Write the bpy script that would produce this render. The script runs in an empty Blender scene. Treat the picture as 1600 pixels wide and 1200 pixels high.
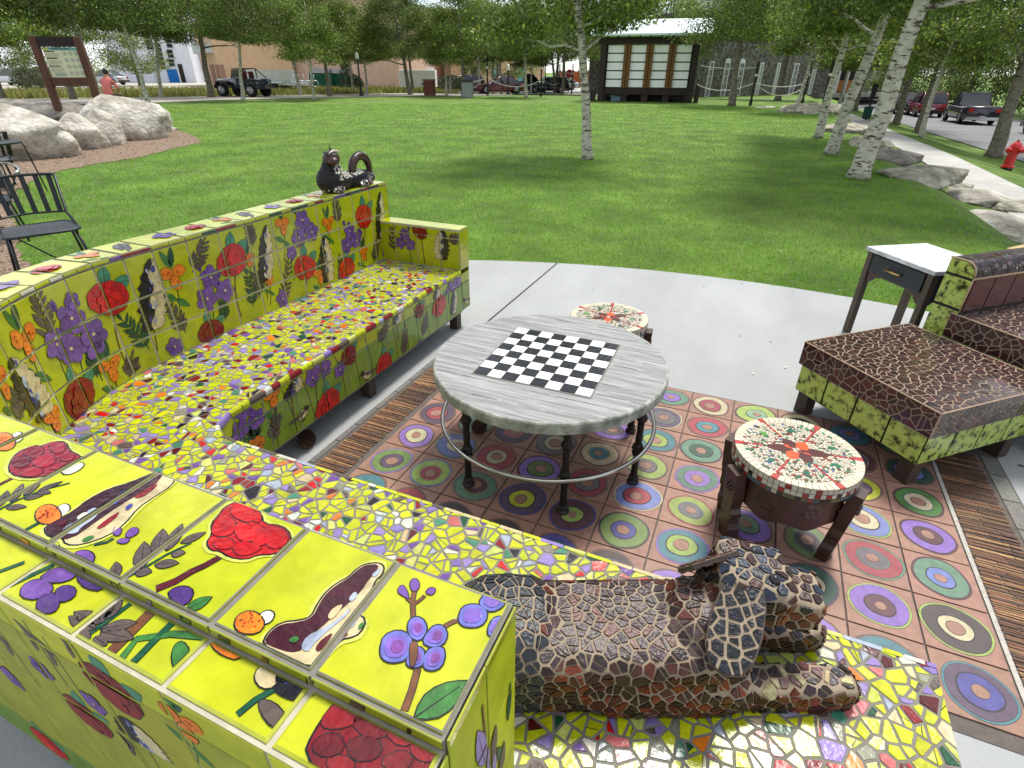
import bpy, bmesh, math, random
import numpy as np
from mathutils import Vector, Matrix, Euler
from math import sin, cos, pi, radians as R_, sqrt, atan2, hypot
random.seed(7)
SC = bpy.context.scene
COL = SC.collection
# ---------------------------------------------------------------- camera
T = 0.2286                       # floor tile module (m); x = tile columns, y = away from the camera
CAM_R = ((0.91704, 0.39790, 0.00383), (0.20224, -0.45739, -0.86595), (-0.34281, 0.79490, -0.49991))
_f = Vector((-0.34294814, 0.79555861, -0.49947279)).normalized()
CAM_C = Vector((1.4760, -2.2551, 1.6361)); FPX = 846.55
_r0 = _f.cross(Vector((0, 0, 1))).normalized(); _d0 = _f.cross(_r0).normalized()
ROLL = R_(0.283)
_r = (_r0*cos(ROLL) - _d0*sin(ROLL)); _d = (_r0*sin(ROLL) + _d0*cos(ROLL))
cd = bpy.data.cameras.new('camera'); cam = bpy.data.objects.new('camera', cd); COL.objects.link(cam)
cam.matrix_world = Matrix(((_r[0], -_d[0], -_f[0], CAM_C[0]), (_r[1], -_d[1], -_f[1], CAM_C[1]), (_r[2], -_d[2], -_f[2], CAM_C[2]), (0, 0, 0, 1)))
cd.sensor_width = 36; cd.lens = FPX/1600*36; cd.clip_start = 0.02; cd.clip_end = 3000
SC.camera = cam
# ---------------------------------------------------------------- light
SUN_EL, SUN_AZ = R_(62), R_(80)      # azimuth from +x towards +y
W = bpy.data.worlds.new('World'); SC.world = W; W.use_nodes = True
nt = W.node_tree; nt.nodes.clear()
def N_(t, k, **kw):
    n = t.nodes.new(k)
    for a, b in kw.items(): setattr(n, a, b)
    return n
sky = N_(nt, 'ShaderNodeTexSky', sky_type='NISHITA', sun_disc=False); sky.sun_elevation = SUN_EL; sky.sun_rotation = pi/2 - SUN_AZ
sky.air_density = 1.0; sky.dust_density = 1.0; sky.altitude = 2400
tc = N_(nt, 'ShaderNodeTexCoord'); mp = N_(nt, 'ShaderNodeMapping'); mp.inputs['Scale'].default_value = (1, 1, 2.6)
no = N_(nt, 'ShaderNodeTexNoise'); no.inputs['Scale'].default_value = 2.3; no.inputs['Detail'].default_value = 9; no.inputs['Roughness'].default_value = .6
cr = N_(nt, 'ShaderNodeValToRGB'); cr.color_ramp.elements[0].position = .40; cr.color_ramp.elements[1].position = .56
mx = N_(nt, 'ShaderNodeMixRGB'); mx.inputs[2].default_value = (9.6, 9.9, 10.3, 1)
bg = N_(nt, 'ShaderNodeBackground'); bg.inputs['Strength'].default_value = 0.105
wo = N_(nt, 'ShaderNodeOutputWorld')
L = nt.links.new
L(tc.outputs['Generated'], mp.inputs[0]); L(mp.outputs[0], no.inputs['Vector']); L(no.outputs[0], cr.inputs[0])
L(cr.outputs[0], mx.inputs[0]); L(sky.outputs[0], mx.inputs[1]); L(mx.outputs[0], bg.inputs[0]); L(bg.outputs[0], wo.inputs[0])
sd = bpy.data.lights.new('sun', 'SUN'); sd.energy = 3.3; sd.angle = R_(15); sd.color = (1, .96, .88)
so = bpy.data.objects.new('sun', sd); COL.objects.link(so)
so.rotation_euler = Vector((cos(SUN_EL)*cos(SUN_AZ), cos(SUN_EL)*sin(SUN_AZ), sin(SUN_EL))).to_track_quat('Z', 'Y').to_euler()
SC.view_settings.view_transform = 'Standard'; SC.view_settings.look = 'None'; SC.view_settings.gamma = 1
SC.view_settings.exposure = 0.42
SC.cycles.max_bounces = 6; SC.cycles.transparent_max_bounces = 12; SC.cycles.caustics_reflective = False; SC.cycles.caustics_refractive = False
# ---------------------------------------------------------------- ray helpers (pixel of the 1600 px wide photograph -> place)
def ray(px, py):
    return (_r*((px-800)/FPX) + _d*((py-600)/FPX) + _f)
def at(px, py, z=0.0):
    d = ray(px, py); return CAM_C + d*((z-CAM_C.z)/d.z)
def smooth(a, b, x):
    t = min(1, max(0, (x-a)/(b-a))); return t*t*(3-2*t)
def zg(x, y):
    """height of the terrain"""
    z = -0.5*smooth(4.0, 5.3, x) - 0.5*smooth(6.5, 9.4, x)
    z -= .012*max(0, min(y, 60)-20)*smooth(5.5, 9.5, x)
    z -= 0.28*smooth(41, 54, y)*(1-smooth(4, 9, x))*smooth(-46, -30, x)
    z -= 0.4*smooth(-38, -60, x) if False else 0
    return z
def gr(px, py):
    """pixel -> point on the terrain"""
    z = 0.0
    for _ in range(12):
        p = at(px, py, z); z = .5*z+.5*zg(p.x, p.y)
    return Vector((p.x, p.y, zg(p.x, p.y)))
def zat(p, px, py):
    """height of the ray through the pixel above/below plan point p"""
    d = ray(px, py); k = ((p.x-CAM_C.x)*d.x+(p.y-CAM_C.y)*d.y)/(d.x*d.x+d.y*d.y); return CAM_C.z+k*d.z
def atD(px, py, D):
    d = ray(px, py); return CAM_C + d*(D/hypot(d.x, d.y))
# ---------------------------------------------------------------- objects
def tag(o, label=None, cat=None, group=None, kind=None):
    if label: o['label'] = label
    if cat: o['category'] = cat
    if group: o['group'] = group
    if kind: o['kind'] = kind
    return o
def empty(name, loc=(0, 0, 0), rz=0.0, label=None, cat=None, group=None):
    o = bpy.data.objects.new(name, None); o.location = loc; o.rotation_euler = (0, 0, rz); o.empty_display_size = .1
    COL.objects.link(o); return tag(o, label, cat, group)
def copy_tree(o, parent=None):
    c = o.copy(); COL.objects.link(c); c.parent = parent
    if parent is not None: c.matrix_parent_inverse = o.matrix_parent_inverse.copy()
    for ch in [k for k in bpy.data.objects if k.parent == o]: copy_tree(ch, c)
    return c
class MB:
    """mesh builder with a colour per face and a material slot per face"""
    def __init__(s): s.v = []; s.f = []; s.c = []; s.m = []; s.sm = []
    def add(s, vs, fs, col=(1, 1, 1), mi=0, smooth=False):
        b = len(s.v); s.v.extend([tuple(p) for p in vs])
        for k in fs:
            s.f.append([b+i for i in k]); s.c.append(col); s.m.append(mi); s.sm.append(smooth)
    def poly(s, pts, col=(1, 1, 1), mi=0): s.add(pts, [list(range(len(pts)))], col, mi)
    def box(s, c, h, col=(1, 1, 1), rz=0, mi=0, M=None, top=1.0, topy=None):
        """box centre c, half sizes h; top: taper of the upper face"""
        ty = top if topy is None else topy
        vs = []
        for z in (-1, 1):
            for x, y in ((-1, -1), (1, -1), (1, 1), (-1, 1)):
                k = top if z > 0 else 1; ky = ty if z > 0 else 1
                p = Vector((x*h[0]*k, y*h[1]*ky, z*h[2]))
                if rz: p.rotate(Euler((0, 0, rz)))
                p = p+Vector(c)
                vs.append(M @ p if M else p)
        s.add(vs, [(3, 2, 1, 0), (4, 5, 6, 7), (0, 1, 5, 4), (1, 2, 6, 5), (2, 3, 7, 6), (3, 0, 4, 7)], col, mi)
    def tube(s, pts, rad, n=10, col=(1, 1, 1), mi=0, cap=True, sm=True, closed=False, sq=None):
        pts = [Vector(p) for p in pts]; rs = rad if isinstance(rad, (list, tuple)) else [rad]*len(pts)
        rings = []; prev = None
        for i, p in enumerate(pts):
            if closed: t = (pts[(i+1) % len(pts)]-pts[i-1])
            else: t = (pts[min(i+1, len(pts)-1)]-pts[max(i-1, 0)])
            t.normalize()
            u = (prev - t*prev.dot(t)) if prev is not None else t.orthogonal()
            if u.length < 1e-6: u = t.orthogonal()
            u.normalize(); w = t.cross(u); prev = u
            rings.append([p+(u*cos(2*pi*k/n)+w*sin(2*pi*k/n))*rs[i] for k in range(n)])
        vs = [q for r in rings for q in r]; fs = []
        m = len(rings)
        for i in range(m if closed else m-1):
            for k in range(n):
                fs.append((i*n+k, i*n+(k+1) % n, ((i+1) % m)*n+(k+1) % n, ((i+1) % m)*n+k))
        if cap and not closed: fs += [tuple(range(n-1, -1, -1)), tuple((m-1)*n+k for k in range(n))]
        s.add(vs, fs, col, mi, sm)
    def lathe(s, prof, n=16, c=(0, 0, 0), col=(1, 1, 1), mi=0, sm=True, cols=None, M=None):
        b = []
        for r, z in prof:
            for k in range(n):
                p = Vector((r*cos(2*pi*k/n), r*sin(2*pi*k/n), z))+Vector(c)
                b.append(M @ p if M else p)
        for i in range(len(prof)-1):
            s.add(b[i*n:(i+2)*n], [(k, (k+1) % n, n+(k+1) % n, n+k) for k in range(n)], cols[i] if cols else col, mi, sm)
        if prof[0][0] > 1e-5: s.poly(b[:n][::-1], col, mi)
        if prof[-1][0] > 1e-5: s.poly(b[-n:], col, mi)
    def prism(s, pts2, O, U, V, Wv, th, col=(1, 1, 1), mi=0):
        """outline pts2 in plane O+u*U+v*V, extruded th along Wv"""
        O, U, V, Wv = Vector(O), Vector(U), Vector(V), Vector(Wv)
        a = [O+U*u+V*v for u, v in pts2]; b = [p+Wv*th for p in a]; n = len(a)
        s.add(a+b, [tuple(range(n-1, -1, -1)), tuple(range(n, 2*n))]+[(i, (i+1) % n, n+(i+1) % n, n+i) for i in range(n)], col, mi)
    def ell(s, c, r, col=(1, 1, 1), mi=0, n=12, m=8, rot=None, fn=None):
        vs = []; fs = []
        for i in range(m+1):
            a = pi*i/m
            for k in range(n):
                p = Vector((sin(a)*cos(2*pi*k/n), sin(a)*sin(2*pi*k/n), cos(a)))
                if fn: p = p*fn(p)
                p = Vector((p.x*r[0], p.y*r[1], p.z*r[2]))
                if rot: p.rotate(rot)
                vs.append(p+Vector(c))
        for i in range(m):
            for k in range(n):
                q = (i*n+k, i*n+n+k, i*n+n+(k+1) % n, i*n+(k+1) % n)
                fs.append(q[1:] if i == 0 and False else q)
        s.add(vs, fs, col, mi, True)
    def build(s, name, mats, parent=None, bevel=0, mesh_only=False, loc=None, rz=0, sub=0, weld=False):
        me = bpy.data.meshes.new(name)
        me.from_pydata([tuple(v) for v in s.v], [], s.f)
        if not isinstance(mats, (list, tuple)): mats = [mats]
        for m in mats: me.materials.append(m)
        if s.f:
            me.polygons.foreach_set('material_index', s.m); me.polygons.foreach_set('use_smooth', s.sm)
            ca = me.color_attributes.new('Col', 'FLOAT_COLOR', 'CORNER')
            arr = np.repeat(np.array([(c[0], c[1], c[2], 1.0) for c in s.c], dtype=np.float32), np.array([len(f) for f in s.f]), axis=0)
            ca.data.foreach_set('color', arr.ravel())
        me.validate(); me.update()
        if mesh_only: return me
        o = bpy.data.objects.new(name, me); COL.objects.link(o)
        if parent is not None: o.parent = parent
        if loc is not None: o.location = loc
        if rz: o.rotation_euler = (0, 0, rz)
        if weld:
            m = o.modifiers.new('w', 'WELD'); m.merge_threshold = 1e-4
        if bevel:
            m = o.modifiers.new('b', 'BEVEL'); m.width = bevel; m.segments = 2; m.limit_method = 'ANGLE'; m.angle_limit = R_(35)
        if sub:
            m = o.modifiers.new('s', 'SUBSURF'); m.levels = sub; m.render_levels = sub
        return o
# ---------------------------------------------------------------- materials
MATS = {}
def mat(name, col=(.5, .5, .5), rough=.6, vcol=False, noise=0.0, nscale=20, metal=0, spec=.5, bump=0, bscale=60, coat=0, col2=None, detail=5, lo=.35, hi=.65, stretch=None, trans=0, dist=.02, objc=True, gain=1.0, bump2=0, b2scale=5):
    if name in MATS: return MATS[name]
    m = bpy.data.materials.new(name); m.use_nodes = True; t = m.node_tree; p = t.nodes['Principled BSDF']; l = t.links.new
    p.inputs['Roughness'].default_value = rough; p.inputs['Metallic'].default_value = metal; p.inputs['Specular IOR Level'].default_value = spec
    p.inputs['Coat Weight'].default_value = coat; p.inputs['Coat Roughness'].default_value = .04
    src = None; tcn = N_(t, 'ShaderNodeTexCoord'); vec = tcn.outputs['Object']
    if stretch:
        mpn = N_(t, 'ShaderNodeMapping'); mpn.inputs['Scale'].default_value = stretch; l(vec, mpn.inputs[0]); vec = mpn.outputs[0]
    if vcol:
        a = N_(t, 'ShaderNodeVertexColor', layer_name='Col'); src = a.outputs[0]
    if noise or col2:
        nz = N_(t, 'ShaderNodeTexNoise'); nz.inputs['Scale'].default_value = nscale; nz.inputs['Detail'].default_value = detail; nz.inputs['Roughness'].default_value = .62; l(vec, nz.inputs['Vector'])
        if col2:
            rp = N_(t, 'ShaderNodeValToRGB'); rp.color_ramp.elements[0].color = (*col, 1); rp.color_ramp.elements[1].color = (*col2, 1)
            rp.color_ramp.elements[0].position = lo; rp.color_ramp.elements[1].position = hi; l(nz.outputs[0], rp.inputs[0]); base = rp.outputs[0]
            if src is not None:
                mm = N_(t, 'ShaderNodeMixRGB', blend_type='MULTIPLY'); mm.inputs[0].default_value = 1; l(src, mm.inputs[1]); l(base, mm.inputs[2]); base = mm.outputs[0]
            src = base
        if noise:
            mr = N_(t, 'ShaderNodeMapRange'); mr.inputs[1].default_value = .3; mr.inputs[2].default_value = .7; mr.inputs[3].default_value = gain*(1-noise); mr.inputs[4].default_value = gain*(1+noise*.6)
            l(nz.outputs[0], mr.inputs[0]); mm = N_(t, 'ShaderNodeVectorMath', operation='SCALE')
            if src is None: mm.inputs[0].default_value = col
            else: l(src, mm.inputs[0])
            l(mr.outputs[0], mm.inputs['Scale']); src = mm.outputs[0]
    if src is None: p.inputs['Base Color'].default_value = (*col, 1)
    else: l(src, p.inputs['Base Color'])
    if bump:
        bz = N_(t, 'ShaderNodeTexNoise'); bz.inputs['Scale'].default_value = bscale; bz.inputs['Detail'].default_value = 4; l(vec, bz.inputs['Vector'])
        h = bz.outputs[0]
        if bump2:
            b2 = N_(t, 'ShaderNodeTexNoise'); b2.inputs['Scale'].default_value = b2scale; b2.inputs['Detail'].default_value = 6; l(vec, b2.inputs['Vector'])
            ad = N_(t, 'ShaderNodeMath', operation='MULTIPLY_ADD'); l(b2.outputs[0], ad.inputs[0]); ad.inputs[1].default_value = bump2; l(h, ad.inputs[2]); h = ad.outputs[0]
        b = N_(t, 'ShaderNodeBump'); b.inputs['Strength'].default_value = bump; b.inputs['Distance'].default_value = dist; l(h, b.inputs['Height']); l(b.outputs[0], p.inputs['Normal'])
    if trans:
        tr = N_(t, 'ShaderNodeBsdfTranslucent'); ms = N_(t, 'ShaderNodeMixShader'); ms.inputs[0].default_value = trans
        if src is not None: l(src, tr.inputs[0])
        l(p.outputs[0], ms.inputs[1]); l(tr.outputs[0], ms.inputs[2]); l(ms.outputs[0], t.nodes['Material Output'].inputs[0])
    MATS[name] = m; return m
def srgb(r, g, b):
    f = lambda c: (c/255/12.92) if c/255 <= .04045 else ((c/255+.055)/1.055)**2.4
    return (f(r), f(g), f(b))
def jit(c, a=.1, rnd=random):
    k = 1+rnd.uniform(-a, a); return tuple(max(0, x*k*(1+rnd.uniform(-a*.4, a*.4))) for x in c)
def text_mesh(txt, size, name='lettering', ext=.002):
    cu = bpy.data.curves.new('t', 'FONT'); cu.body = txt; cu.size = size; cu.extrude = ext; cu.align_x = 'CENTER'; cu.align_y = 'CENTER'
    o = bpy.data.objects.new('t', cu); COL.objects.link(o); dg = bpy.context.evaluated_depsgraph_get()
    me = bpy.data.meshes.new_from_object(o.evaluated_get(dg)); bpy.data.objects.remove(o); bpy.data.curves.remove(cu); me.name = name
    return me
def add_text(txt, size, M, material, parent, name='lettering'):
    me = text_mesh(txt, size, name); me.materials.clear(); me.materials.append(material)
    o = bpy.data.objects.new(name, me); COL.objects.link(o); o.matrix_world = M
    if parent is not None:
        bpy.context.view_layer.update(); o.parent = parent; o.matrix_parent_inverse = parent.matrix_world.inverted()
    return o
# ================================================================ THE GROUND
CC = srgb
m_lawn = mat('lawn_grass', (.09, .18, .012), .85, col2=(.18, .30, .03), nscale=1.1, lo=.3, hi=.75, noise=.35, bump=.9, bscale=140, dist=.03)
m_conc = mat('patio_concrete', (.35, .36, .36), .8, noise=.16, nscale=1.4, detail=15, bump=.7, bscale=120, dist=.004, stretch=(1, .45, 1))
m_walk = mat('walk_concrete', (.45, .44, .41), .85, noise=.2, nscale=1.5, detail=9, bump=.3, bscale=40)
m_road = mat('asphalt', (.20, .20, .205), .9, noise=.25, nscale=.6, detail=9, bump=.3, bscale=60)
m_gravel = mat('pale_gravel', (.46, .43, .37), .95, noise=.3, nscale=4, detail=8, bump=.5, bscale=30)
m_mulch = mat('wood_mulch', (.20, .13, .085), .95, col2=(.38, .28, .20), nscale=22, lo=.35, hi=.7, noise=.3, bump=1, bscale=50, dist=.04)
m_dry = mat('dry_meadow', (.20, .21, .05), .95, col2=(.36, .33, .12), nscale=2.2, lo=.35, hi=.65, noise=.3, bump=1, bscale=20, dist=.1)
def grid_sheet(name, xs, ys, dz, material, label=None, keep=None, kind='structure', zf=None):
    mb = MB(); nx, ny = len(xs), len(ys)
    vs = [(x, y, (zf or zg)(x, y)+dz) for y in ys for x in xs]; fs = []
    for j in range(ny-1):
        for i in range(nx-1):
            if keep and not keep((xs[i]+xs[i+1])/2, (ys[j]+ys[j+1])/2): continue
            fs.append((j*nx+i, j*nx+i+1, (j+1)*nx+i+1, (j+1)*nx+i))
    mb.add(vs, fs, (1, 1, 1), 0, True)
    return tag(mb.build(name, material), kind=kind)
def ribbon(name, A, B, dz, material, n=40, m=6, kind='structure', side=0.12):
    """strip of ground between the polylines A and B (equal length lists)"""
    def res(P, t):
        k = t*(len(P)-1); i = min(int(k), len(P)-2); f = k-i
        return (P[i][0]*(1-f)+P[i+1][0]*f, P[i][1]*(1-f)+P[i+1][1]*f)
    mb = MB(); vs = []
    for a in range(n+1):
        p, q = res(A, a/n), res(B, a/n)
        for b in range(m+1):
            x = p[0]+(q[0]-p[0])*b/m; y = p[1]+(q[1]-p[1])*b/m
            vs.append((x, y, zg(x, y)+dz))
    fs = [(a*(m+1)+b, a*(m+1)+b+1, (a+1)*(m+1)+b+1, (a+1)*(m+1)+b) for a in range(n) for b in range(m)]
    mb.add(vs, fs, (1, 1, 1), 0, True)
    return tag(mb.build(name, material), kind=kind)
xs = sorted(set([-900, -400, -200, -120] + [i*4 for i in range(-25, 1)] + [i*.5 for i in range(-8, 41)] + [i*4 for i in range(6, 26)] + [200, 400, 900]))
ys = sorted(set([-400, -60, -20, -8] + [i*2 for i in range(-2, 50)] + [120, 160, 250, 450, 1200]))
grid_sheet('lawn', xs, ys, -.012, m_lawn)
# round patio slab (real 8 cm edge)
PC, PR = (1.4, -3.62), 6.55
mb = MB(); n = 160
prof = [(PR, -.1), (PR, .0), (0.0, .0)]
ring = lambda r, z: [(PC[0]+r*cos(2*pi*k/n), PC[1]+r*sin(2*pi*k/n), z) for k in range(n)]
rs = [PR, PR*.8, PR*.6, PR*.4, PR*.2]
vs = ring(PR, -.1)
for r in rs: vs += ring(r, -.002)
vs.append((PC[0], PC[1], -.002))
fs = [(i*n+k, i*n+(k+1) % n, (i+1)*n+(k+1) % n, (i+1)*n+k) for i in range(len(rs)) for k in range(n)]
fs += [(len(rs)*n+k, len(rs)*n+(k+1) % n, len(vs)-1) for k in range(n)]
mb.add(vs, fs)
tag(mb.build('patio_slab', m_conc), kind='structure')
# sawn joints in the slab: dark narrow strips
m_joint = mat('joint_dark', (.035, .033, .03), .95)
mb = MB()
for (x0, y0, x1, y1) in ((-.19, .78, -.19, 2.72), (-.30, .75, -.2, .78), (-.3, -1.2, -.3, -3.5), (3.05, -2.0, 3.05, 2.5), (2.9, .62, 6.5, .55), (-3.5, -3.2, .55, -3.05)):
    dx, dy = x1-x0, y1-y0; l_ = hypot(dx, dy); nx_, ny_ = -dy/l_*.006, dx/l_*.006
    mb.poly([(x0-nx_, y0-ny_, .002), (x1-nx_, y1-ny_, .002), (x1+nx_, y1+ny_, .002), (x0+nx_, y0+ny_, .002)][::-1])
tag(mb.build('slab_joints', m_joint), kind='structure')
# ---------------------------------------------------------------- painted floor tiles
m_ptile = mat('painted_floor_tile', (1, 1, 1), .5, vcol=True, noise=.22, nscale=30, bump=.12, bscale=60, dist=.004, spec=.35, gain=.72)
m_fgrout = mat('floor_grout', (.12, .10, .088), .9, noise=.25, nscale=30)
m_stick = mat('terracotta_stick', (1, 1, 1), .7, vcol=True, noise=.3, nscale=60, bump=.3, bscale=80)
PAL = dict(pu=srgb(150, 110, 200), dp=srgb(92, 66, 96), mr=srgb(88, 30, 48), rd=srgb(176, 56, 72), te=srgb(66, 130, 142), gr=srgb(96, 140, 112), dg=srgb(40, 84, 66), li=srgb(165, 188, 84),
           ol=srgb(112, 140, 62), gn=srgb(70, 128, 40), bl=srgb(118, 132, 196), db=srgb(66, 62, 148), cr=srgb(214, 200, 158), gy=srgb(112, 102, 110), dk=srgb(66, 48, 50), ye=srgb(205, 205, 30), lg=srgb(140, 176, 140), pk=srgb(196, 96, 104))
TILES = {(0, -1): 'mr gy', (0, 0): 'dp rd', (0, 1): 'pu cr', (0, 2): 'ol dp pu', (0, 3): 'te gn', (1, 0): 'lg te', (1, 1): 'bl cr gr', (1, 2): 'li rd bl', (1, 3): 'rd pk', (2, 0): 'dp pk', (2, 1): 'rd cr', (2, 2): 'gr mr gy', (2, 3): 'dk ol',
         (3, 0): 'gy cr', (3, 1): 'pu ol mr', (3, 2): 'dp ye db', (3, 3): 'dk mr', (4, -1): 'pu gy', (4, 0): 'cr te', (4, 1): 'rd gy', (4, 2): 'mr li db', (4, 3): 'db te', (5, -3): 'gr pu', (5, -2): 'dp gy cr', (5, -1): 'te li', (5, 0): 'li gy', (5, 1): 'bl rd cr',
         (5, 2): 'ol db dk', (5, 3): 'dk mr', (6, -3): 'cr rd', (6, -2): 'rd te', (6, -1): 'gr dg mr', (6, 0): 'gr pu pu', (6, 1): 'li gy rd', (6, 2): 'te li pu', (6, 3): 'pu cr', (7, -3): 'li lg mr', (7, -2): 'cr ol', (7, -1): 'pu bl', (7, 0): 'li te', (7, 1): 'pu gr',
         (7, 2): 'bl ol', (8, -3): 'cr dk', (8, -2): 'dp rd', (8, -1): 'mr dp', (8, 0): 'te cr', (8, 1): 'ol dk', (8, 2): 'dg cr dp', (8, 3): 'pu mr', (9, -3): 'te bl', (9, -2): 'mr dp', (9, -1): 'ye dp', (9, 0): 'bl cr li', (9, 1): 'rd gy gr', (9, 2): 'pu mr li', (9, 3): 'te rd',
         (10, -3): 'gr cr', (10, -2): 'dg bl', (10, -1): 'gn cr mr', (10, 0): 'pu mr mr', (10, 1): 'gr bl mr', (10, 2): 'dk cr li', (10, 3): 'dp db te'}
PAL = {k: tuple(x*.86+.045 for x in v) for k, v in PAL.items()}
keys = list(PAL)
rnd = random.Random(3)
def wob(cx, cy, rx, ry, z, n=30, a=.05, ph=None, rot=0):
    ph = ph or [rnd.uniform(0, 6.28) for _ in range(3)]
    o = []
    for k in range(n):
        t = 2*pi*k/n; w = 1+a*sin(2*t+ph[0])+a*.6*sin(3*t+ph[1])+a*.3*sin(5*t+ph[2])
        x, y = rx*w*cos(t), ry*w*sin(t); o.append((cx+x*cos(rot)-y*sin(rot), cy+x*sin(rot)+y*cos(rot), z))
    return o
mb = MB(); g = .0035
terr = srgb(172, 130, 112)
for i in range(11):
    for j in range(-3, 4):
        x0, x1, y0, y1 = i*T+g, (i+1)*T-g, -(j+1)*T+g, -j*T-g
        z = .006+rnd.uniform(-.0006, .0006)
        tcx = jit(terr, .10, rnd)
        mb.add([(x0, y0, z), (x1, y0, z), (x1, y1, z), (x0, y1, z), (x0, y0, 0), (x1, y0, 0), (x1, y1, 0), (x0, y1, 0)], [(0, 1, 2, 3), (4, 5, 1, 0), (5, 6, 2, 1), (6, 7, 3, 2), (7, 4, 0, 3)], tcx)
        spec_ = TILES.get((i, j)); spec_ = spec_.split() if spec_ else [rnd.choice(keys), rnd.choice(keys)]
        cx, cy = (x0+x1)/2+rnd.uniform(-.006, .006), (y0+y1)/2+rnd.uniform(-.006, .006)
        r = rnd.uniform(.094, .103); rot = rnd.uniform(0, 3); e = rnd.uniform(.9, 1.0)
        ph = [rnd.uniform(0, 6.28) for _ in range(3)]
        c0 = jit(PAL[spec_[0]], .1, rnd); c1 = jit(PAL[spec_[1]], .1, rnd)
        rim = PAL[spec_[2]] if len(spec_) > 2 else srgb(120, 96, 90)
        rr = r*rnd.uniform(.48, .62); ri = rr*rnd.uniform(.38, .55)
        a = .035
        zz = z+.0005
        dx, dy = rnd.uniform(-.004, .004), rnd.uniform(-.004, .004)
        mb.poly(wob(cx, cy, r*1.05, r*1.05*e, zz, a=a, ph=ph, rot=rot), srgb(70, 55, 55))
        mb.poly(wob(cx, cy, r*1.035, r*1.035*e, zz+.0003, a=a, ph=ph, rot=rot), rim)
        if len(spec_) > 2: mb.poly(wob(cx, cy, r*.965, r*.965*e, zz+.0006, a=a, ph=ph, rot=rot), srgb(70, 58, 60))
        mb.poly(wob(cx, cy, r*.95, r*.95*e, zz+.0009, a=a, ph=ph, rot=rot), c0)
        mb.poly(wob(cx+dx, cy+dy, rr*1.09, rr*1.09*e, zz+.0012, a=a, rot=rot, ph=ph), srgb(62, 54, 58))
        if rnd.random() < .4: mb.poly(wob(cx+dx, cy+dy, rr*1.06, rr*1.06*e, zz+.0015, a=a, rot=rot, ph=ph), PAL[rnd.choice(['pu', 'gr', 'te', 'li'])])
        mb.poly(wob(cx+dx, cy+dy, rr, rr*e, zz+.0018, a=a, rot=rot, ph=ph), c1)
        mb.poly(wob(cx+dx*2, cy+dy*2, ri*1.1, ri*1.1*e, zz+.0021, a=a, rot=rot), srgb(80, 60, 60))
        mb.poly(wob(cx+dx*2, cy+dy*2, ri, ri*e, zz+.0024, a=a, rot=rot), tcx)
def sticks(x0, x1, y0, y1):
    y = y0
    while y < y1:
        h = rnd.uniform(.006, .012); k = rnd.uniform(-.004, .004)
        col = random.Random(int(y*9999)).choice([srgb(140, 96, 66), srgb(120, 82, 58), srgb(160, 112, 78), srgb(98, 66, 48), srgb(176, 134, 88)])
        z = rnd.uniform(.003, .007); kk = rnd.uniform(-.005, .005)
        kf = rnd.uniform(.4, 1.0); col = tuple(v*kf for v in col); xm = x0+(x1-x0)*rnd.uniform(.25, .8); km = (xm-x0)/(x1-x0)*k
        mb.add([(x0+kk, y, z), (xm, y+km, z), (xm, y+h+km, z), (x0+kk, y+h, z)], [(0, 1, 2, 3)], col, 1)
        mb.add([(xm+.004, y+km, z+.001), (x1+kk, y+k, z), (x1+kk, y+h*.8+k, z), (xm+.004, y+h+km, z)], [(0, 1, 2, 3)], tuple(v*.8 for v in col), 1)
        y += h+rnd.uniform(.002, .005)
YB, YT = -4*T, 3*T
sticks(-.195, -.03, -1.25, .62); sticks(11*T+.025, 11*T+.215, YB, .62)
# grey brick edging outside the sticks
for xa, xb in ((-.245, -.215), (11*T+.235, 11*T+.30)):
    y = YB
    while y < .62:
        h = rnd.uniform(.14, .2); mb.add([(xa, y, .004), (xb, y, .004), (xb, y+h-.006, .004), (xa, y+h-.006, .004)], [(0, 1, 2, 3)], jit(srgb(112, 110, 106), .15, rnd), 1); y += h
for xa, xb in ((11*T+.004, 11*T+.02),):
    mb.add([(xa, YB, .0045), (xb, YB, .0045), (xb, .64, .0045), (xa, .64, .0045)], [(0, 1, 2, 3)], srgb(176, 170, 160), 1)
mb.add([(-.25, YB-.05, .0005), (11*T+.31, YB-.05, .0005), (11*T+.31, YT+.012, .0005), (-.25, YT+.012, .0005)], [(0, 1, 2, 3)], (1, 1, 1), 2)
tag(mb.build('tiled_floor', [m_ptile, m_stick, m_fgrout]), kind='structure')
# ---------------------------------------------------------------- mulch bed, paths, roads
mul = [(-30, -6), (-4.2, -1.2), (-4.0, .6), (-5.0, .62), (-6.3, 1.25), (-7.7, 1.9), (-9.4, 3.0), (-10.4, 3.9), (-10.8, 4.9), (-10.9, 6.0), (-11.6, 7.4), (-12.2, 8.7), (-13.3, 9.5), (-14.6, 10.3), (-17, 11.3), (-21, 12.6), (-30, 13.2)]
mb = MB(); pts = []
rr = random.Random(5)
for i in range(len(mul)-1):
    for k in range(8):
        t = k/8; pts.append((mul[i][0]*(1-t)+mul[i+1][0]*t+rr.uniform(-.06, .06), mul[i][1]*(1-t)+mul[i+1][1]*t+rr.uniform(-.06, .06)))
mb.add([(x, y, -.004) for x, y in pts][::-1], [list(range(len(pts)))])
tag(mb.build('mulch_bed', m_mulch), kind='structure')
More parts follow.
